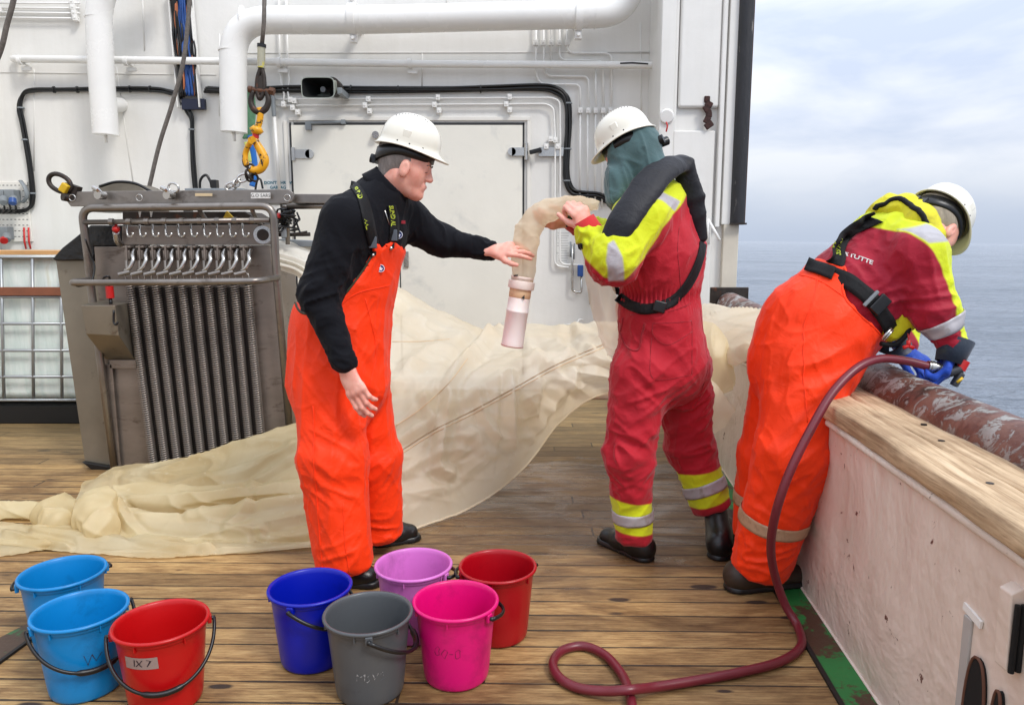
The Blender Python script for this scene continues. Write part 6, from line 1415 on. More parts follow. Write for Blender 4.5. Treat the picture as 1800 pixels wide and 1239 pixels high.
band(m3, 'reflective_band', m_refl, J(1657, 573, 2.59), J(1676, 606, 2.58) - J(1640, 540, 2.60), .050, jk_b, .003)
BT = Field(); BT.it = list(T3.it)
BT.seg(J(1432, 575, 2.80), J(1412, 640, 2.80), (.200, .185), (.195, .195), side=s3, k=.06)
BT.seg(J(1416, 640, 2.72), J(1396, 790, 2.64), (.150, .146), (.114, .122), side=s3, k=.03); BT.seg(J(1396, 790, 2.64), J(1338, 990, 2.72), (.122, .130), (.096, .106), side=s3, k=.05, cap=.3)
BT.seg(J(1392, 640, 2.92), J(1350, 800, 2.96), (.130, .130), (.098, .104), side=s3, k=.02); BT.seg(J(1350, 800, 2.96), J(1332, 930, 3.0), (.10, .105), (.09, .095), side=s3, k=.05, cap=.3)
clip3 = px_poly([(1418, 476), (1432, 462), (1452, 456), (1478, 466), (1478, 484), (1467, 502), (1468, 524), (1490, 550), (1530, 582), (1560, 588), (1620, 700), (1620, 1100), (1200, 1100), (1200, 560), (1330, 520)], 2.72)
v, f = BT.mesh(.0068, grow=.012, clip=clip3); nn = normals(v, f)
d = .007 * (ridged(v, (-.05, 0, 1), .13, 9, 61, .2, 2.0) - .35) + .0035 * (ridged(v, (-.6, .2, 1), .07, 8, 69, .25, 6) - .2) + .0032 * (ridged(v, (.7, .2, 1), .05, 7, 62, .3, 6) - .3) + fold_at(v, J(1420, 640, 2.6), (1, 0, .35), .055, .17, .020, 63) + fold_at(v, J(1400, 800, 2.55), (1, 0, .9), .05, .17, .016, 64) \
  + fold_at(v, J(1340, 980, 2.62), (1, 0, .25), .035, .11, .018, 65) + fold_at(v, J(1460, 560, 2.62), (.6, 0, 1), .06, .13, .008, 66) + fold_at(v, J(1365, 880, 2.6), (1, 0, -.5), .045, .12, .014, 67)
v = v + nn * d[:, None]; make_obj('bib_trousers', v, f, m_oran, m3); bt_b = bvh_of(v, f)
band(m3, 'reflective_band', m_refl_d, J(1362, 908, 2.70), J(1344, 968, 2.72) - J(1372, 870, 2.68), .050, bt_b, .003); band(m3, 'reflective_band', m_refl_d, J(1334, 872, 2.98), J(1332, 930, 3.0) - J(1345, 820, 2.96), .050, bt_b, .003)
sm3 = lambda pts, Yv=2.72, r=.0022: seam(m3, pts, Yv, bt_b, r)
sm3([(1475, 470), (1475, 486), (1464, 503), (1466, 526), (1490, 553), (1530, 586)], 2.72, .003); sm3([(1440, 480), (1400, 560), (1385, 640), (1384, 720)]); sm3([(1410, 482), (1435, 492), (1466, 522)])
# harness, suspenders
rr3 = lambda x, y: J(x, y, 2.74)
allb = BVHTree.FromPolygons([Vector(x) for x in np.concatenate([v])], [tuple(int(a) for a in q) for q in f])
strip(m3, 'harness_belt', m_blk, [rr3(1416, 462), rr3(1436, 470), rr3(1456, 482)], .050, bt_b, .008, thick=.005)
strip(m3, 'harness_belt', m_blk, [rr3(1452, 478), rr3(1480, 500), rr3(1508, 532), rr3(1535, 568), rr3(1556, 584)], .052, jk_b, .016, thick=.005)
sA, qA = strip(m3, 'suspender', m_blk, [rr3(1560, 352), rr3(1530, 372), rr3(1496, 402), rr3(1464, 432), rr3(1430, 462)], .034, jk_b, .008)
sB, qB = strip(m3, 'suspender', m_blk, [rr3(1545, 382), rr3(1512, 402), rr3(1484, 430), rr3(1462, 468)], .044, jk_b, .006)
letters_on('AALES', .022, [rr3(1488, 421), rr3(1474, 444), rr3(1464, 464)], qB, 'lettering', m_let, sB, flip=-1, off=.004); letters_on('AA', .020, [rr3(1470, 424), rr3(1458, 450)], qB, 'lettering', m_let, sB, flip=-1, off=.005)
letters_on('TITUTTET', .0215, [rr3(1479, 444), rr3(1490, 449), rr3(1514, 461)], jk_b, 'lettering', mat('reflective_print', (206, 200, 196), .5), m3, flip=-1, off=.0035)
c, _ = on_surf(rr3(1511, 529), jk_b, .024); k = MB(); k.box(c, (.045, .016, .07), Matrix.Rotation(R(42), 3, 'Y')); k.build('buckle', m_black, m3, bevel=.005)
c, _ = on_surf(rr3(1496, 519), jk_b, .022); k = MB(); k.box(c, (.012, .012, .07), Matrix.Rotation(R(42), 3, 'Y')); k.build('buckle_bar', m_grey, m3, bevel=.003)
# yellow life vest: collar over the neck and lower lobe
VY = Field()
pth = [(1536, 372, 2.90, .022, .05), (1558, 360, 2.84, .030, .055), (1590, 362, 2.76, .034, .056), (1618, 384, 2.68, .034, .054), (1640, 416, 2.64, .030, .045)]
Pq = [(J(a, b_, c_), r0, r1) for a, b_, c_, r0, r1 in pth]
for i in range(len(Pq) - 1): VY.seg(Pq[i][0], Pq[i + 1][0], (Pq[i][1], Pq[i][2]), (Pq[i + 1][1], Pq[i + 1][2]), side=Vector((-.3, -.3, .9)), k=.03)
VY.seg(J(1558, 582, 2.66), J(1586, 560, 2.66), (.030, .045), (.032, .055), side=Vector((.5, -.3, .7)), k=.03); VY.seg(J(1586, 560, 2.66), J(1600, 520, 2.70), (.03, .05), (.03, .05), side=Vector((.8, -.3, .4)), k=.03)
v, f = VY.mesh(.006); nn = normals(v, f); d = .007 * (ridged(v, (1, 0, -.5), .05, 3, 71) - .4); v = v + nn * d[:, None]
m_vy = fabric('yellow_vest_fabric', [(208, 200, 22)], .6, 700, dirt=(120, 96, 24), dlo=.55, dhi=.75, ds=9, sheen=.1); make_obj('life_vest', v, f, m_vy, m3)
vy_b = bvh_of(v, f); E_ = []
for p_ in spline([J(1526, 372, 2.80), J(1538, 352, 2.78), J(1562, 343, 2.76), J(1592, 347, 2.70), J(1618, 368, 2.63), J(1634, 396, 2.60), J(1641, 424, 2.60)], 8):
    h = vy_b.find_nearest(Vector(p_)); E_.append(h[0] + h[1] * .001)
k = MB(); k.tube(E_, .010, 10); k.build('vest_edging', m_blk, m3, smooth=True)
k = MB(); k.tube(spline([J(1548, 604, 2.62), J(1572, 606, 2.62), J(1592, 590, 2.62), J(1600, 570, 2.63)], 6), .009, 10); k.build('vest_edging', m_blk, m3, smooth=True)
k = MB(); k.tube([J(1596, 586, 2.58), J(1597, 600, 2.58)], .0015, 5); k.tube([J(1597, 598, 2.58), J(1597, 609, 2.58)], .007, 8); k.tube([J(1588, 611, 2.58), J(1597, 608, 2.58), J(1606, 612, 2.58)], .007, 8); k.build('red_toggle', m_red, m3, smooth=True)
k = MB(); k.tube([J(1550, 596, 2.60), J(1567, 577, 2.60)], .006, 8); k.tube([J(1554, 598, 2.60), J(1570, 580, 2.60)], .004, 8); k.build('harness_ring', m_chrome, m3, smooth=True)
# head looking down
hc3 = J(1638, 400, 2.76); fr3 = Frame(hc3, Vector((.52, .14, -.80)), Vector((.78, .42, .52)))
HF3 = head_field(fr3, (-.02, 0, -.105))
BD = Field(); BD.seg(J(1420, 620, 2.8), J(1545, 468, 2.8), (.13, .10), (.12, .08), side=s3, k=.03)
for a, b_, r0, r1 in (((1550, 462, 2.8), (1628, 410, 2.79), .055, .045), ((1610, 446, 2.63), (1640, 540, 2.60), .05, .04), ((1640, 540, 2.60), (1680, 614, 2.57), .034, .022), ((1592, 440, 2.97), (1585, 545, 2.98), .05, .035), ((1585, 545, 2.98), (1594, 610, 2.88), .032, .022), ((1416, 640, 2.72), (1396, 790, 2.64), .09, .07), ((1396, 790, 2.64), (1335, 1005, 2.73), .06, .04), ((1392, 640, 2.92), (1350, 800, 2.96), .09, .07), ((1350, 800, 2.96), (1332, 940, 3.0), .06, .04)):
    BD.seg(J(*a), J(*b_), r0, r1, k=.03)
v, f = merge_vf([HF3.mesh(.0036, smooth=1), BD.mesh(.012)]); make_obj('body', v, f, m_skin, m3)
HR = Field(); fr3.ell(HR, (-.014, 0, .030), (.104, .082, .094), .01); fr3.seg(HR, (-.04, 0, -.02), (-.058, 0, -.062), (.064, .052), (.056, .042), .02); Mi3 = fr3.M()
def hair3(P, D):
    q = (P - V3(fr3.o)) @ Mi3; x, z = q[..., 0], q[..., 2]
    return np.maximum(np.maximum(D, x - (.030 + .2 * (z - .02))), -.085 - z + np.where(x > -.03, .06 * np.clip((x + .03) / .05, 0, 1), 0))
v, f = HR.mesh(.004, post=hair3); make_obj('hair', v, f, mat('light_grey_hair', (158, 146, 128), .7, 0, .3, 60, .8, 500, .004, stretch=(1, 1, .25)), m3)
helmet(fr3, m3); headband(fr3, m3, True)
# gloves
m_glove = fabric('blue_glove', [(24, 70, 176)], .6, 400, sheen=.1, var=.15, bump=.5); m_gcuff = fabric('dark_gauntlet', [(28, 40, 56)], .7, 500, dirt=(84, 92, 60), dlo=.55, dhi=.7)
g1 = Frame(J(1674, 612, 2.575), J(1662, 664, 2.55) - J(1674, 612, 2.575), Vector((.95, -.5, .1))); v, f = hand_field(g1, (.95, 1.0, 1.0, 1.05), .0, (.35, .8), 1.18, 1, .010).mesh(.0035); make_obj('glove', v, f, m_glove, m3)
g2 = Frame(J(1588, 612, 2.88), J(1618, 634, 2.80) - J(1588, 612, 2.88), Vector((.2, -.6, .8))); v, f = hand_field(g2, (.5, .6, .6, .7), .04, (.5, .3), 1.18, -1, .010).mesh(.0035); make_obj('glove', v, f, m_glove, m3)
for a, b_, r0, r1 in ((J(1682, 596, 2.575), J(1668, 638, 2.562), .052, .045), (J(1560, 596, 2.78), J(1582, 612, 2.86), .05, .046)):
    k = MB(); k.tube([a, a.lerp(b_, .5), b_], .05, 22, caps=False, rr=[r0 + .006, r0, r1]); o = k.build('gauntlet', m_gcuff, m3, smooth=True); so = o.modifiers.new('s', 'SOLIDIFY'); so.thickness = .006
# boots
m_bb = mat('brown_black_boot', (50, 38, 28), .5, 0, .3, 14, .4, 60, .003)
boot(m3, G(1282, 1036, .002), G(1412, 1022, .002), J(1338, 995, 2.72), .056, m_bb, h=.055); boot(m3, G(1330, 975, .002), G(1412, 965, .002), J(1332, 935, 3.0), .052, m_bb, h=.05)
# spray nozzle in the gloved hand
nz = thing('spray_nozzle', 'red and dark hand spray nozzle held over the rail in a blue glove', 'nozzle', J(1690, 650, 2.5))
k = MB(); k.tube([J(1652, 648, 2.55), J(1672, 654, 2.54), J(1690, 648, 2.53)], .017, 14); k.build('barrel', mat('nozzle_grey', (60, 62, 66), .4), nz, auto=40)
k = MB(); k.tube([J(1688, 650, 2.53), J(1697, 634, 2.53)], .016, 12); k.build('red_head', m_red, nz, auto=40)
k = MB(); k.bar(J(1690, 655, 2.53), J(1676, 678, 2.53), .02, .028, up=(0, 1, 0)); k.build('trigger_guard', mat('nozzle_grey', (60, 62, 66), .4), nz, bevel=.005)
k = MB(); k.tube([J(1692, 664, 2.515), J(1682, 672, 2.515)], .005, 8); k.build('yellow_trigger', mat('yellow_trig', (220, 180, 30), .4), nz, smooth=True)
# ------------------------------------------------------------------ the plankton net
def net_mat(name, cols, transp, tl=.45):
    m = bpy.data.materials.new(name); m.use_nodes = True; N = m.node_tree.nodes; L = m.node_tree.links; b = N['Principled BSDF']; out = N['Material Output']
    tc = N.new('ShaderNodeTexCoord'); ov = tc.outputs['Object']
    n = noise(N, L, ov, 2.6, 6, .6, .4); n2 = noise(N, L, ov, 26, 6, .7, .3)
    c = ramp(N, L, n.outputs['Fac'], [(.32, lin(cols[0])), (.66, lin(cols[1]))]).outputs[0]
    c = mixc(N, L, ramp(N, L, n2.outputs['Fac'], [(.60, (0, 0, 0)), (.72, (.5, .5, .5))]).outputs[0], c, lin(cols[2]))
    L.new(c, b.inputs['Base Color']); b.inputs['Roughness'].default_value = .40; b.inputs['Specular IOR Level'].default_value = .5
    n3 = noise(N, L, ov, 14, 6, .6, 1.5); bb = bumpn(N, L, b, n3.outputs['Fac'], .10, .006); n5 = noise(N, L, ov, 70, 4, .6, 1.0); bb = bumpn(N, L, b, n5.outputs['Fac'], .18, .003, bb)
    wv = noise(N, L, ov, 700, 2, .5); bumpn(N, L, b, wv.outputs['Fac'], .2, .0006, bb)
    tr = N.new('ShaderNodeBsdfTranslucent'); L.new(c, tr.inputs[0]); tp = N.new('ShaderNodeBsdfTransparent')
    m1_ = N.new('ShaderNodeMixShader'); m1_.inputs[0].default_value = tl; L.new(b.outputs[0], m1_.inputs[1]); L.new(tr.outputs[0], m1_.inputs[2])
    m2_ = N.new('ShaderNodeMixShader'); L.new(m1_.outputs[0], m2_.inputs[1]); L.new(tp.outputs[0], m2_.inputs[2])
    f = N.new('ShaderNodeMapRange'); f.inputs[3].default_value = transp * .6; f.inputs[4].default_value = transp * 1.3; L.new(n.outputs['Fac'], f.inputs[0]); L.new(f.outputs[0], m2_.inputs[0])
    L.new(m2_.outputs[0], out.inputs[0]); return m
m_net = net_mat('cream_net_cloth', [(238, 222, 192), (248, 238, 216), (253, 249, 238)], .24)
m_net2 = net_mat('yellowed_net_cloth', [(224, 204, 156), (242, 230, 192), (250, 243, 218)], .20)
m_seam = mat('net_seam_tape', (212, 182, 144), .7)
def to_px(P):
    x, y, z = P[:, 0], P[:, 1], P[:, 2] - H; dep = y * cp - z * sp; return np.stack([900 + F * x / dep, 619.5 + F * (-(z * cp) - y * sp) / dep], 1)
def crease(P, pts, amp, wid):            # a sharp fold ridge along a line over the cloth (wid in pixels of the reference)
    q = to_px(P); d2 = np.full(len(P), 1e9); pts = np.array(spline(pts, 8))
    for a, b in zip(pts[:-1], pts[1:]):
        e = b - a; w_ = q - a; t = np.clip((w_ @ e) / (e @ e + 1e-9), 0, 1); d2 = np.minimum(d2, ((w_ - t[:, None] * e) ** 2).sum(1))
    d = np.sqrt(d2); return amp * (np.exp(-d / wid) - .55 * np.exp(-((d - wid * 1.9) / (wid * .8)) ** 2))
def sheet(name, rows, m_, parent, nu=150, nv=90, disp=None, thick=.0025, lin_v=False):
    NU = max(len(r_) for r_ in rows); R_ = []
    for r_ in rows:
        P = np.array([tuple(A(*p_)) for p_ in r_]); s = spline(P, 24); s = np.array(s); t = np.linspace(0, len(s) - 1, nu); i = np.minimum(t.astype(int), len(s) - 2); fr_ = (t - i)[:, None]; R_.append(s[i] * (1 - fr_) + s[i + 1] * fr_)
    R_ = np.stack(R_)                                   # rows x nu x 3
    out_ = []
    for u in range(nu):
        s = np.array(spline(R_[:, u], 20)) if len(rows) > 2 else np.array([R_[0, u] * (1 - q) + R_[1, u] * q for q in np.linspace(0, 1, 21)])
        t = np.linspace(0, len(s) - 1, nv); i = np.minimum(t.astype(int), len(s) - 2); fr_ = (t - i)[:, None]; out_.append(s[i] * (1 - fr_) + s[i + 1] * fr_)
    G_ = np.stack(out_); v = G_.reshape(-1, 3)          # nu x nv
    idx = np.arange(nu * nv).reshape(nu, nv); f = np.stack([idx[:-1, :-1], idx[1:, :-1], idx[1:, 1:], idx[:-1, 1:]], -1).reshape(-1, 4)
    nn = normals(v, f); 
    if nn[:, 1].mean() > 0: nn = -nn
    if disp is not None:
        uu = np.repeat(np.linspace(0, 1, nu), nv); vv_ = np.tile(np.linspace(0, 1, nv), nu); v = v + nn * disp(v, uu, vv_)[:, None]
    v[:, 2] = np.maximum(v[:, 2], .006 + .004 * hash3((v[:, 0] * 50).astype(int), (v[:, 1] * 50).astype(int), np.zeros(len(v), int)))
    o = make_obj(name, v, f, m_, parent)
    return o, v, f
net = thing('plankton_net', 'huge cream translucent net sheet spread over the deck, rail and steel rig', 'net', G(760, 925))
def ridx(P, al, lam, st, sd, w_=.35, sh=1.8, c=.4): return ridged(P, al, lam, st, sd, w_, sh) - c
main_rows = [
 [(575, 520, 4.9), (640, 515, 4.9), (700, 530, 5.0), (780, 570, 5.1), (860, 592, 5.1), (930, 592, 5.0), (990, 592, 4.9), (1050, 585, 4.8), (1120, 580, 4.7)],
 [(575, 470, 4.5), (640, 488, 4.6), (700, 507, 4.7), (775, 545, 4.8), (850, 572, 4.8), (930, 568, 4.7), (990, 572, 4.6), (1050, 562, 4.5), (1120, 560, 4.4)],
 [(575, 560, 4.2), (640, 560, 4.2), (700, 570, 4.3), (780, 595, 4.35), (860, 605, 4.35), (930, 603, 4.35), (990, 600, 4.3), (1050, 598, 4.25), (1120, 600, 4.2)],
 [(575, 650, 3.85), (640, 645, 3.85), (700, 640, 3.88), (780, 640, 3.92), (860, 636, 3.98), (930, 630, 4.02), (990, 628, 4.05), (1050, 630, 4.08), (1120, 632, 4.1)],
 [(575, 740, 3.6), (640, 745, 3.55), (700, 745, 3.56), (780, 735, 3.62), (860, 712, 3.72), (930, 685, 3.85), (985, 660, 3.98), (1050, 655, 4.05), (1120, 655, 4.1)],
 [(575, 860, 3.42), (640, 862, 3.36), (700, 855, 3.38), (780, 835, 3.48), (860, 800, 3.62), (925, 750, 3.80), (982, 694, 3.98), (1050, 680, 4.06), (1120, 678, 4.12)],
 [(575, 962, 3.12), (640, 957, 3.13), (700, 942, 3.24), (780, 914, 3.43), (858, 874, 3.66), (925, 818, 3.90), (985, 742, 4.02), (1050, 696, 4.08), (1120, 694, 4.14)]]
def lowf(P, sc, sd): return np.clip((vnoise(P / sc + 3.1, sd) - .35) * 2.6, 0, 1)
def dm(v, u, vv):
    w_ = np.clip(vv * 6, 0, 1) * np.clip((1 - vv) * 9, .15, 1); hang = np.clip((vv - .42) * 3, 0, 1)
    d = .026 * ridx(v, (1, .1, .42), .30, 14, 81, .1, 2.6) * (1 - hang * .35) + .012 * ridx(v, (1, .1, .38), .09, 14, 82, .12, 4) + .008 * ridx(v, (.8, .3, -.3), .10, 10, 83, .15, 5) * lowf(v, .5, 7)
    d += hang * (.026 * ridx(v, (.22, -.3, 1), .34, 9, 84, .15, 5) * lowf(v, .45, 8) + .005 * ridx(v, (.45, -.3, 1), .12, 9, 85, .2, 6) * lowf(v, .3, 9) + .003 * ridx(v, (1, 0, .2), .06, 6, 88, .3, 6) * lowf(v, .25, 10))
    d += np.clip((u - .68) * 4, 0, 1) * (.035 * ridx(v, (.9, 0, .5), .18, 5, 86, .2, 4) + .012 * ridx(v, (-.3, .2, .9), .14, 5, 87, .2, 5))
    for pts, a, wd in (([(880, 578), (817, 631), (788, 680), (790, 706), (772, 814), (790, 832)], .05, 9), ([(898, 661), (900, 738), (900, 782)], .045, 8), ([(745, 700), (770, 760), (755, 820)], .025, 8), ([(840, 690), (855, 740), (880, 770)], .025, 8), ([(930, 700), (945, 740), (935, 770)], .025, 8), ([(710, 830), (760, 800), (810, 790)], .02, 8), ([(850, 600), (920, 590), (980, 600)], .02, 9), ([(704, 772), (800, 712), (906, 644), (983, 610), (1060, 590)], .02, 8),
        ([(698, 746), (787, 661), (817, 627), (900, 590)], .022, 9), ([(694, 672), (736, 622), (808, 597)], .025, 12), ([(1008, 653), (985, 690), (949, 750)], .035, 9), ([(1008, 653), (987, 735)], .03, 7), ([(961, 653), (967, 700)], -.03, 10),
        ([(975, 652), (1040, 700)], .02, 9), ([(1040, 615), (1082, 640)], .025, 8), ([(1008, 653), (1082, 664)], .025, 8), ([(1000, 590), (1030, 640), (1008, 653)], -.025, 10), ([(700, 870), (790, 850), (860, 800)], .012, 10), ([(820, 770), (840, 760), (848, 790)], .015, 8), ([(730, 560), (800, 585), (870, 600)], .02, 12),
        ([(720, 640), (735, 700), (725, 760)], .012, 12), ([(930, 610), (960, 640), (1000, 620)], .02, 9), ([(1015, 575), (1060, 600)], .02, 8)):
        d += crease(v, pts, a, wd)
    return d * w_
o, v, f = sheet('main_sheet', main_rows, m_net, net, 230, 170, dm); net_b = bvh_of(v, f)
edge = [tuple(v[u * 170 + 169]) for u in range(0, 230, 3)]
k = MB(); k.tube(edge, .005, 8); k.build('hem', m_net, net, smooth=True)
def nseam(pts, r=.0022, name='seam_tape'):
    Q = []
    for x, y in spline(pts, 14):
        p_ = A(x, y, 3.5); d_ = (p_ - Vector((0, 0, H))).normalized(); h = net_b.ray_cast(Vector((0, 0, H)), d_)
        if h[0] is not None: Q.append(h[0] - d_ * .003)
    if len(Q) > 3: k = MB(); k.tube(Q, r, 6); k.build(name, m_seam, net, smooth=True)
for o_ in (0, 6): nseam([(700, 795 + o_), (760, 757 + o_), (830, 722 + o_), (900, 684 + o_), (980, 640 + o_), (1068, 602 + o_)])
nseam([(700, 795), (760, 757), (830, 722), (900, 684), (980, 640), (1068, 602)]); nseam([(696, 748), (740, 718), (790, 672), (822, 630)]); nseam([(690, 600), (740, 600), (790, 596)], .002)
# white pleated roll coming out of the rig
o, _, _ = sheet('pleated_roll', [[(488, 424, 4.4), (560, 436, 4.5), (640, 480, 4.6), (720, 540, 4.7)], [(487, 440, 4.2), (535, 456, 4.25), (610, 500, 4.35), (700, 560, 4.5)], [(488, 458, 4.15), (530, 474, 4.2), (600, 530, 4.25), (690, 600, 4.4)], [(496, 474, 4.2), (530, 492, 4.25), (590, 560, 4.3), (680, 620, 4.5)]],
   net_mat('white_net_cloth', [(228, 222, 206), (242, 240, 230), (250, 250, 246)], .05), net, 90, 70, lambda v, u, w_: .012 * np.sin(w_ * 34 + 2 * u) + .01 * ridx(v, (1, 0, -.6), .06, 6, 91))
# part lying over the bulwark, right of the crewman in red
def dr_(v, u, w_): return (.028 * ridx(v, (1, -.35, -.1), .13, 10, 101, .15, 3) + .010 * ridx(v, (1, -.3, .1), .07, 10, 102, .15, 4)) * np.clip(w_ * 5, .1, 1)
o, vr, fr_ = sheet('rail_sheet', [[(1090, 580, 4.9), (1180, 575, 4.8), (1245, 560, 4.6), (1300, 570, 4.4), (1365, 575, 4.2)], [(1090, 562, 4.5), (1180, 555, 4.4), (1245, 538, 4.25), (1300, 544, 4.05), (1365, 548, 3.85)],
   [(1090, 590, 4.2), (1180, 590, 4.1), (1245, 580, 3.95), (1300, 580, 3.78), (1365, 580, 3.6)], [(1090, 640, 4.0), (1180, 640, 3.9), (1245, 625, 3.75), (1300, 612, 3.62), (1360, 606, 3.45)], [(1090, 690, 4.05), (1180, 690, 3.95), (1245, 668, 3.8), (1300, 640, 3.64), (1350, 622, 3.48)]], m_net, net, 110, 80, dr_)
o, _, _ = sheet('hanging_flap', [[(1225, 560, 3.75), (1262, 575, 3.72), (1284, 620, 3.70), (1290, 672, 3.70)], [(1225, 620, 3.68), (1255, 630, 3.66), (1276, 650, 3.66), (1289, 678, 3.68)], [(1225, 690, 3.68), (1250, 690, 3.68), (1272, 690, 3.68), (1288, 684, 3.69)]], m_net2, net, 50, 40, lambda v, u, w_: .02 * ridx(v, (.3, 0, 1), .09, 4, 103))
o, _, _ = sheet('hanging_flap', [[(1225, 655, 3.64), (1262, 680, 3.62), (1290, 722, 3.62)], [(1225, 700, 3.58), (1258, 712, 3.58), (1284, 730, 3.60)], [(1225, 765, 3.60), (1245, 766, 3.60), (1272, 748, 3.61)]], m_net, net, 50, 40, lambda v, u, w_: .03 * ridx(v, (.6, 0, 1), .08, 4, 104))
k = MB(); k.tube([A(1010, 698, 4.12), A(1240, 696, 4.12)], .016, 14); k.tube([A(1240, 696, 4.12), A(1262, 694, 3.95)], .016, 12); k.build('net_spreader_bar', mat('pale_bar', (206, 186, 164), .5), net, smooth=True)
# folds trailing off over the deck to the left
LC = [([(218, 843), (271, 857), (331, 846), (427, 828), (527, 778)], .02, 7), ([(443, 847), (500, 810), (560, 780)], .02, 7), ([(206, 884), (222, 915), (237, 934), (265, 950), (368, 962)], .025, 8), ([(437, 887), (400, 930), (450, 925), (560, 900)], .018, 8),
      ([(200, 828), (290, 812), (380, 800)], .012, 7), ([(60, 930), (200, 948), (330, 972)], .015, 8), ([(330, 906), (437, 890), (540, 872)], .015, 6), ([(10, 935), (80, 950), (120, 960)], .02, 6), ([(460, 935), (470, 950), (548, 940)], .015, 7)]
def dl(s1_, s2_, a1=.03, a2=.012):
    return lambda v, u, w_: (sum(crease(v, *c_) for c_ in LC) + a1 * ridx(v, (1, .05, .08), .15, 14, s1_, .15, 3) + a2 * ridx(v, (.9, .1, -.22), .09, 10, s2_, .2, 5) + .006 * ridx(v, (.4, .3, .8), .08, 5, s2_ + 3, .3, 6) * lowf(v, .3, s1_)) * np.clip(w_ * 8, .2, 1)
L_ = lambda *p_: list(p_)
sheet('trailing_fold', [L_((600, 775, 4.25), (430, 800, 4.15), (330, 822, 4.1), (210, 836, 4.1), (150, 860, 4.0)), L_((600, 722, 3.95), (430, 774, 3.92), (330, 802, 3.95), (210, 820, 3.98), (140, 862, 3.85)), L_((600, 790, 3.72), (430, 822, 3.74), (330, 842, 3.78), (215, 856, 3.8), (135, 884, 3.7)), L_((600, 880, 3.6), (430, 895, 3.58), (330, 900, 3.58), (230, 895, 3.6), (140, 905, 3.55))], m_net2, net, 150, 80, dl(111, 112))
sheet('trailing_fold', [L_((600, 846, 3.72), (527, 860, 3.72), (412, 860, 3.70), (300, 868, 3.70), (205, 862, 3.74)), L_((600, 836, 3.55), (527, 848, 3.55), (412, 849, 3.55), (300, 858, 3.57), (200, 853, 3.62)), L_((600, 862, 3.42), (527, 862, 3.44), (412, 872, 3.44), (300, 884, 3.46), (202, 876, 3.5)), L_((600, 890, 3.40), (527, 878, 3.44), (450, 885, 3.45), (375, 900, 3.46), (300, 911, 3.46), (215, 899, 3.47))], m_net2, net, 150, 60, dl(113, 114, .022))
sheet('trailing_fold', [L_((600, 875, 3.6), (533, 882, 3.5), (437, 898, 3.42), (328, 914, 3.40), (250, 905, 3.42), (190, 880, 3.5)), L_((600, 862, 3.42), (533, 871, 3.36), (437, 887, 3.32), (328, 906, 3.30), (255, 900, 3.32), (196, 876, 3.36)), L_((600, 915, 3.24), (533, 918, 3.22), (437, 925, 3.22), (328, 935, 3.22), (240, 932, 3.24), (190, 910, 3.28)), L_((600, 962, 3.10), (533, 960, 3.12), (437, 962, 3.14), (328, 960, 3.16), (230, 950, 3.2), (180, 938, 3.24))], m_net2, net, 150, 70, dl(115, 116, .03))
sheet('trailing_fold', [L_((600, 950, 3.3), (548, 962, 3.25), (440, 968, 3.24), (343, 970, 3.2), (237, 955, 3.26), (140, 945, 3.3), (69, 932, 3.34), (0, 930, 3.4), (-80, 925, 3.4)), L_((600, 942, 3.16), (548, 952, 3.12), (440, 962, 3.10), (343, 961, 3.10), (237, 945, 3.16), (140, 934, 3.2), (69, 921, 3.24), (0, 920, 3.28), (-80, 915, 3.3)), L_((600, 952, 3.10), (548, 956, 3.09), (440, 966, 3.05), (343, 972, 3.03), (237, 965, 3.06), (140, 952, 3.1), (69, 942, 3.14), (0, 935, 3.2), (-80, 930, 3.2)), L_((600, 960, 3.09), (548, 962, 3.08), (430, 972, 3.04), (340, 982, 3.0), (256, 990, 2.98), (180, 982, 3.02), (109, 971, 3.05), (37, 960, 3.09), (-80, 948, 3.12))], m_net2, net, 170, 60, dl(117, 118, .022))
sheet('trailing_fold', [L_((130, 948, 3.2), (80, 945, 3.2), (20, 948, 3.18), (-60, 955, 3.15)), L_((125, 952, 3.12), (80, 950, 3.1), (20, 956, 3.08), (-60, 965, 3.05)), L_((95, 962, 3.08), (50, 970, 3.04), (0, 980, 3.0), (-60, 990, 2.96))], m_net2, net, 60, 30, dl(119, 120, .015))
def crumple(pts, seed, name='crumpled_bunch', amp=.034):
    F_ = Field()
    for i in range(len(pts) - 1): F_.seg(A(*pts[i][:3]), A(*pts[i + 1][:3]), pts[i][3], pts[i + 1][3], k=.03)
    v, f = F_.mesh(.007, smooth=2, post=lambda P, D: np.maximum(D, .006 - P[..., 2])); nn = normals(v, f)
    d = amp * ridx(v, (.25, .1, 1), .10, 4, seed, .3, 2.2) + amp * .35 * ridx(v, (.7, .1, -.6), .09, 4, seed + 1, .3, 4); v = v + nn * d[:, None]; v[:, 2] = np.maximum(v[:, 2], .005)
    return make_obj(name, v, f, m_net2, net)
crumple([(104, 896, 3.38, .070), (98, 910, 3.34, .085), (108, 922, 3.26, .06)], 131); crumple([(168, 885, 3.34, .080), (170, 905, 3.28, .095), (176, 926, 3.20, .070)], 135); crumple([(60, 903, 3.45, .05), (0, 905, 3.45, .055), (-60, 905, 3.45, .05)], 139)
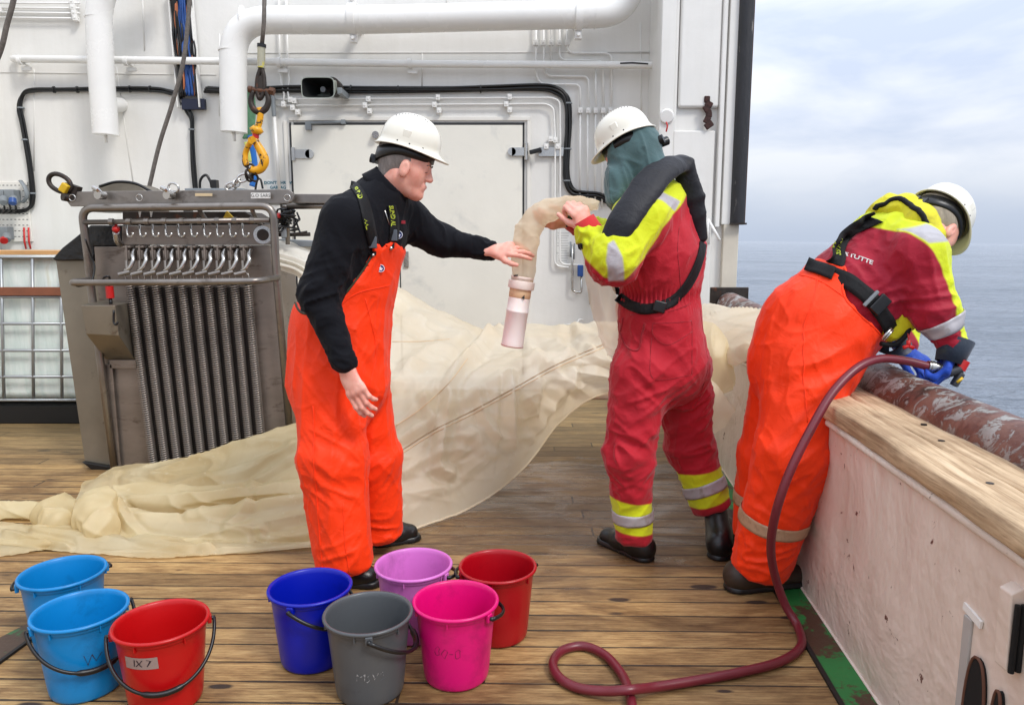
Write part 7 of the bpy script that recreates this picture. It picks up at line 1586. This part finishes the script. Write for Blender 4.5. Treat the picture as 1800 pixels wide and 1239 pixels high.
# ---- the net's narrow end, held up in the hands
sk = thing('net_sock', 'narrow cream end of the net held up and bending down to its cup', 'net sleeve', A(915, 480, 3.08))
P = spline([A(1052, 362, 2.95), A(1028, 359, 2.97), A(985, 364, 3.02), A(948, 378, 3.06), A(928, 405, 3.08), A(922, 440, 3.08), A(921, 470, 3.08), A(918, 494, 3.08)], 14)
nR = len(P); prof = np.interp(np.linspace(0, 1, nR), [0, .08, .2, .4, .55, .7, .88, 1], [.014, .026, .034, .043, .050, .052, .048, .047])
k = MB(); k.tube(P, .05, 48, caps=False, rr=list(prof), flat=.8, upv=(0, 1, 0)); v = np.array([tuple(p_) for p_ in k.v]); f = np.array([q for q in k.f]); nn = normals(v, f)
d = .012 * ridx(v, (-.5, 0, 1), .05, 4, 141, .3, 2.4) + .006 * ridx(v, (1, 0, .1), .03, 4, 142, .4, 2.5); v = v + nn * (d * np.repeat(np.clip((1 - np.linspace(0, 1, nR)) * 5, .1, 1), 48))[:, None]
m_sock = net_mat('sock_cloth', [(246, 228, 198), (250, 240, 218), (253, 248, 236)], .40, .6); o = make_obj('sleeve', v, f, m_sock, sk)
o, _, _ = sheet('hanging_side', [L_((1030, 395, 2.99), (1026, 440, 3.0), (1032, 500, 3.02), (1046, 565, 3.08), (1062, 612, 3.15), (1082, 642, 3.25)), L_((1048, 395, 2.97), (1044, 440, 2.97), (1052, 500, 2.98), (1066, 560, 3.02), (1078, 600, 3.1), (1090, 640, 3.2)), L_((1062, 400, 3.02), (1064, 440, 3.02), (1078, 500, 3.05), (1092, 560, 3.12), (1100, 600, 3.2), (1100, 640, 3.3))], m_sock, sk, 80, 30, lambda v, u, w_: .012 * ridx(v, (.2, 0, 1), .05, 6, 143))
cd = thing('cod_end_bucket', 'translucent plastic sample cup clamped to the hanging end of the net', 'sample cup', A(901, 608, 3.08))
a0, a1 = A(919, 484, 3.08), A(900, 609, 3.08); ax = (a1 - a0).normalized(); Lc = (a1 - a0).length; q = ax.to_track_quat('Z', 'Y').to_matrix().to_4x4(); T = Matrix.Translation(a0) @ q
m_cup = bpy.data.materials.new('frosted_cup'); N, L, b = nodes(m_cup); b.inputs['Base Color'].default_value = lin((252, 238, 232)); b.inputs['Roughness'].default_value = .35; b.inputs['Transmission Weight'].default_value = .0; b.inputs['Subsurface Weight'].default_value = .3; b.inputs['Subsurface Radius'].default_value = (.02, .015, .012)
m_ringp = mat('clamp_ring_plastic', (238, 222, 212), .4); m_band = mat('tan_tape', (222, 184, 144), .6)
k = MB(); k.lathe([(.046, .004), (.0485, .006), (.0485, .012), (.046, .014), (.046, .022), (.0535, .024), (.055, .030), (.055, .052), (.0535, .056), (.046, .058), (.046, .004)], 40, T); k.build('clamp_ring', m_ringp, cd, auto=40)
k = MB(); k.lathe([(.044, .058), (.0455, .06), (.0455, .092), (.044, .094)], 40, T); k.build('tan_sleeve', m_band, cd, auto=40)
k = MB(); k.lathe([(.0445, .0935), (.0455, .10), (.0455, .145), (.0472, .147), (.0472, .153), (.0455, .155), (.0462, Lc - .02), (.0470, Lc - .006), (.0455, Lc), (.0, Lc)], 40, T); k.build('cup', m_cup, cd, auto=50)
k = MB(); k.tube([T @ Vector((.0468 * math.cos(t), .0468 * math.sin(t), Lc - .004)) for t in np.linspace(0, 2 * math.pi, 33)[:-1]], .0018, 6, closed=True); k.build('cup_edge', mat('rust_line', (188, 128, 112), .6), cd, smooth=True)
c = A(919.5, 522, 3.08) + Vector((.0, -.0485, 0)); text_on('4', .026, lambda x, y: c + Vector((x + y * .1, 0, y)), 'lettering', mat('ink_dark', (40, 40, 42), .6), cd, .0006)
k = MB(); k.tube([A(903, 484, 3.08) + Vector((0, -.046, 0)), A(910, 483, 3.08) + Vector((0, -.050, 0))], .004, 6); k.build('clip', m_black, cd, smooth=True)
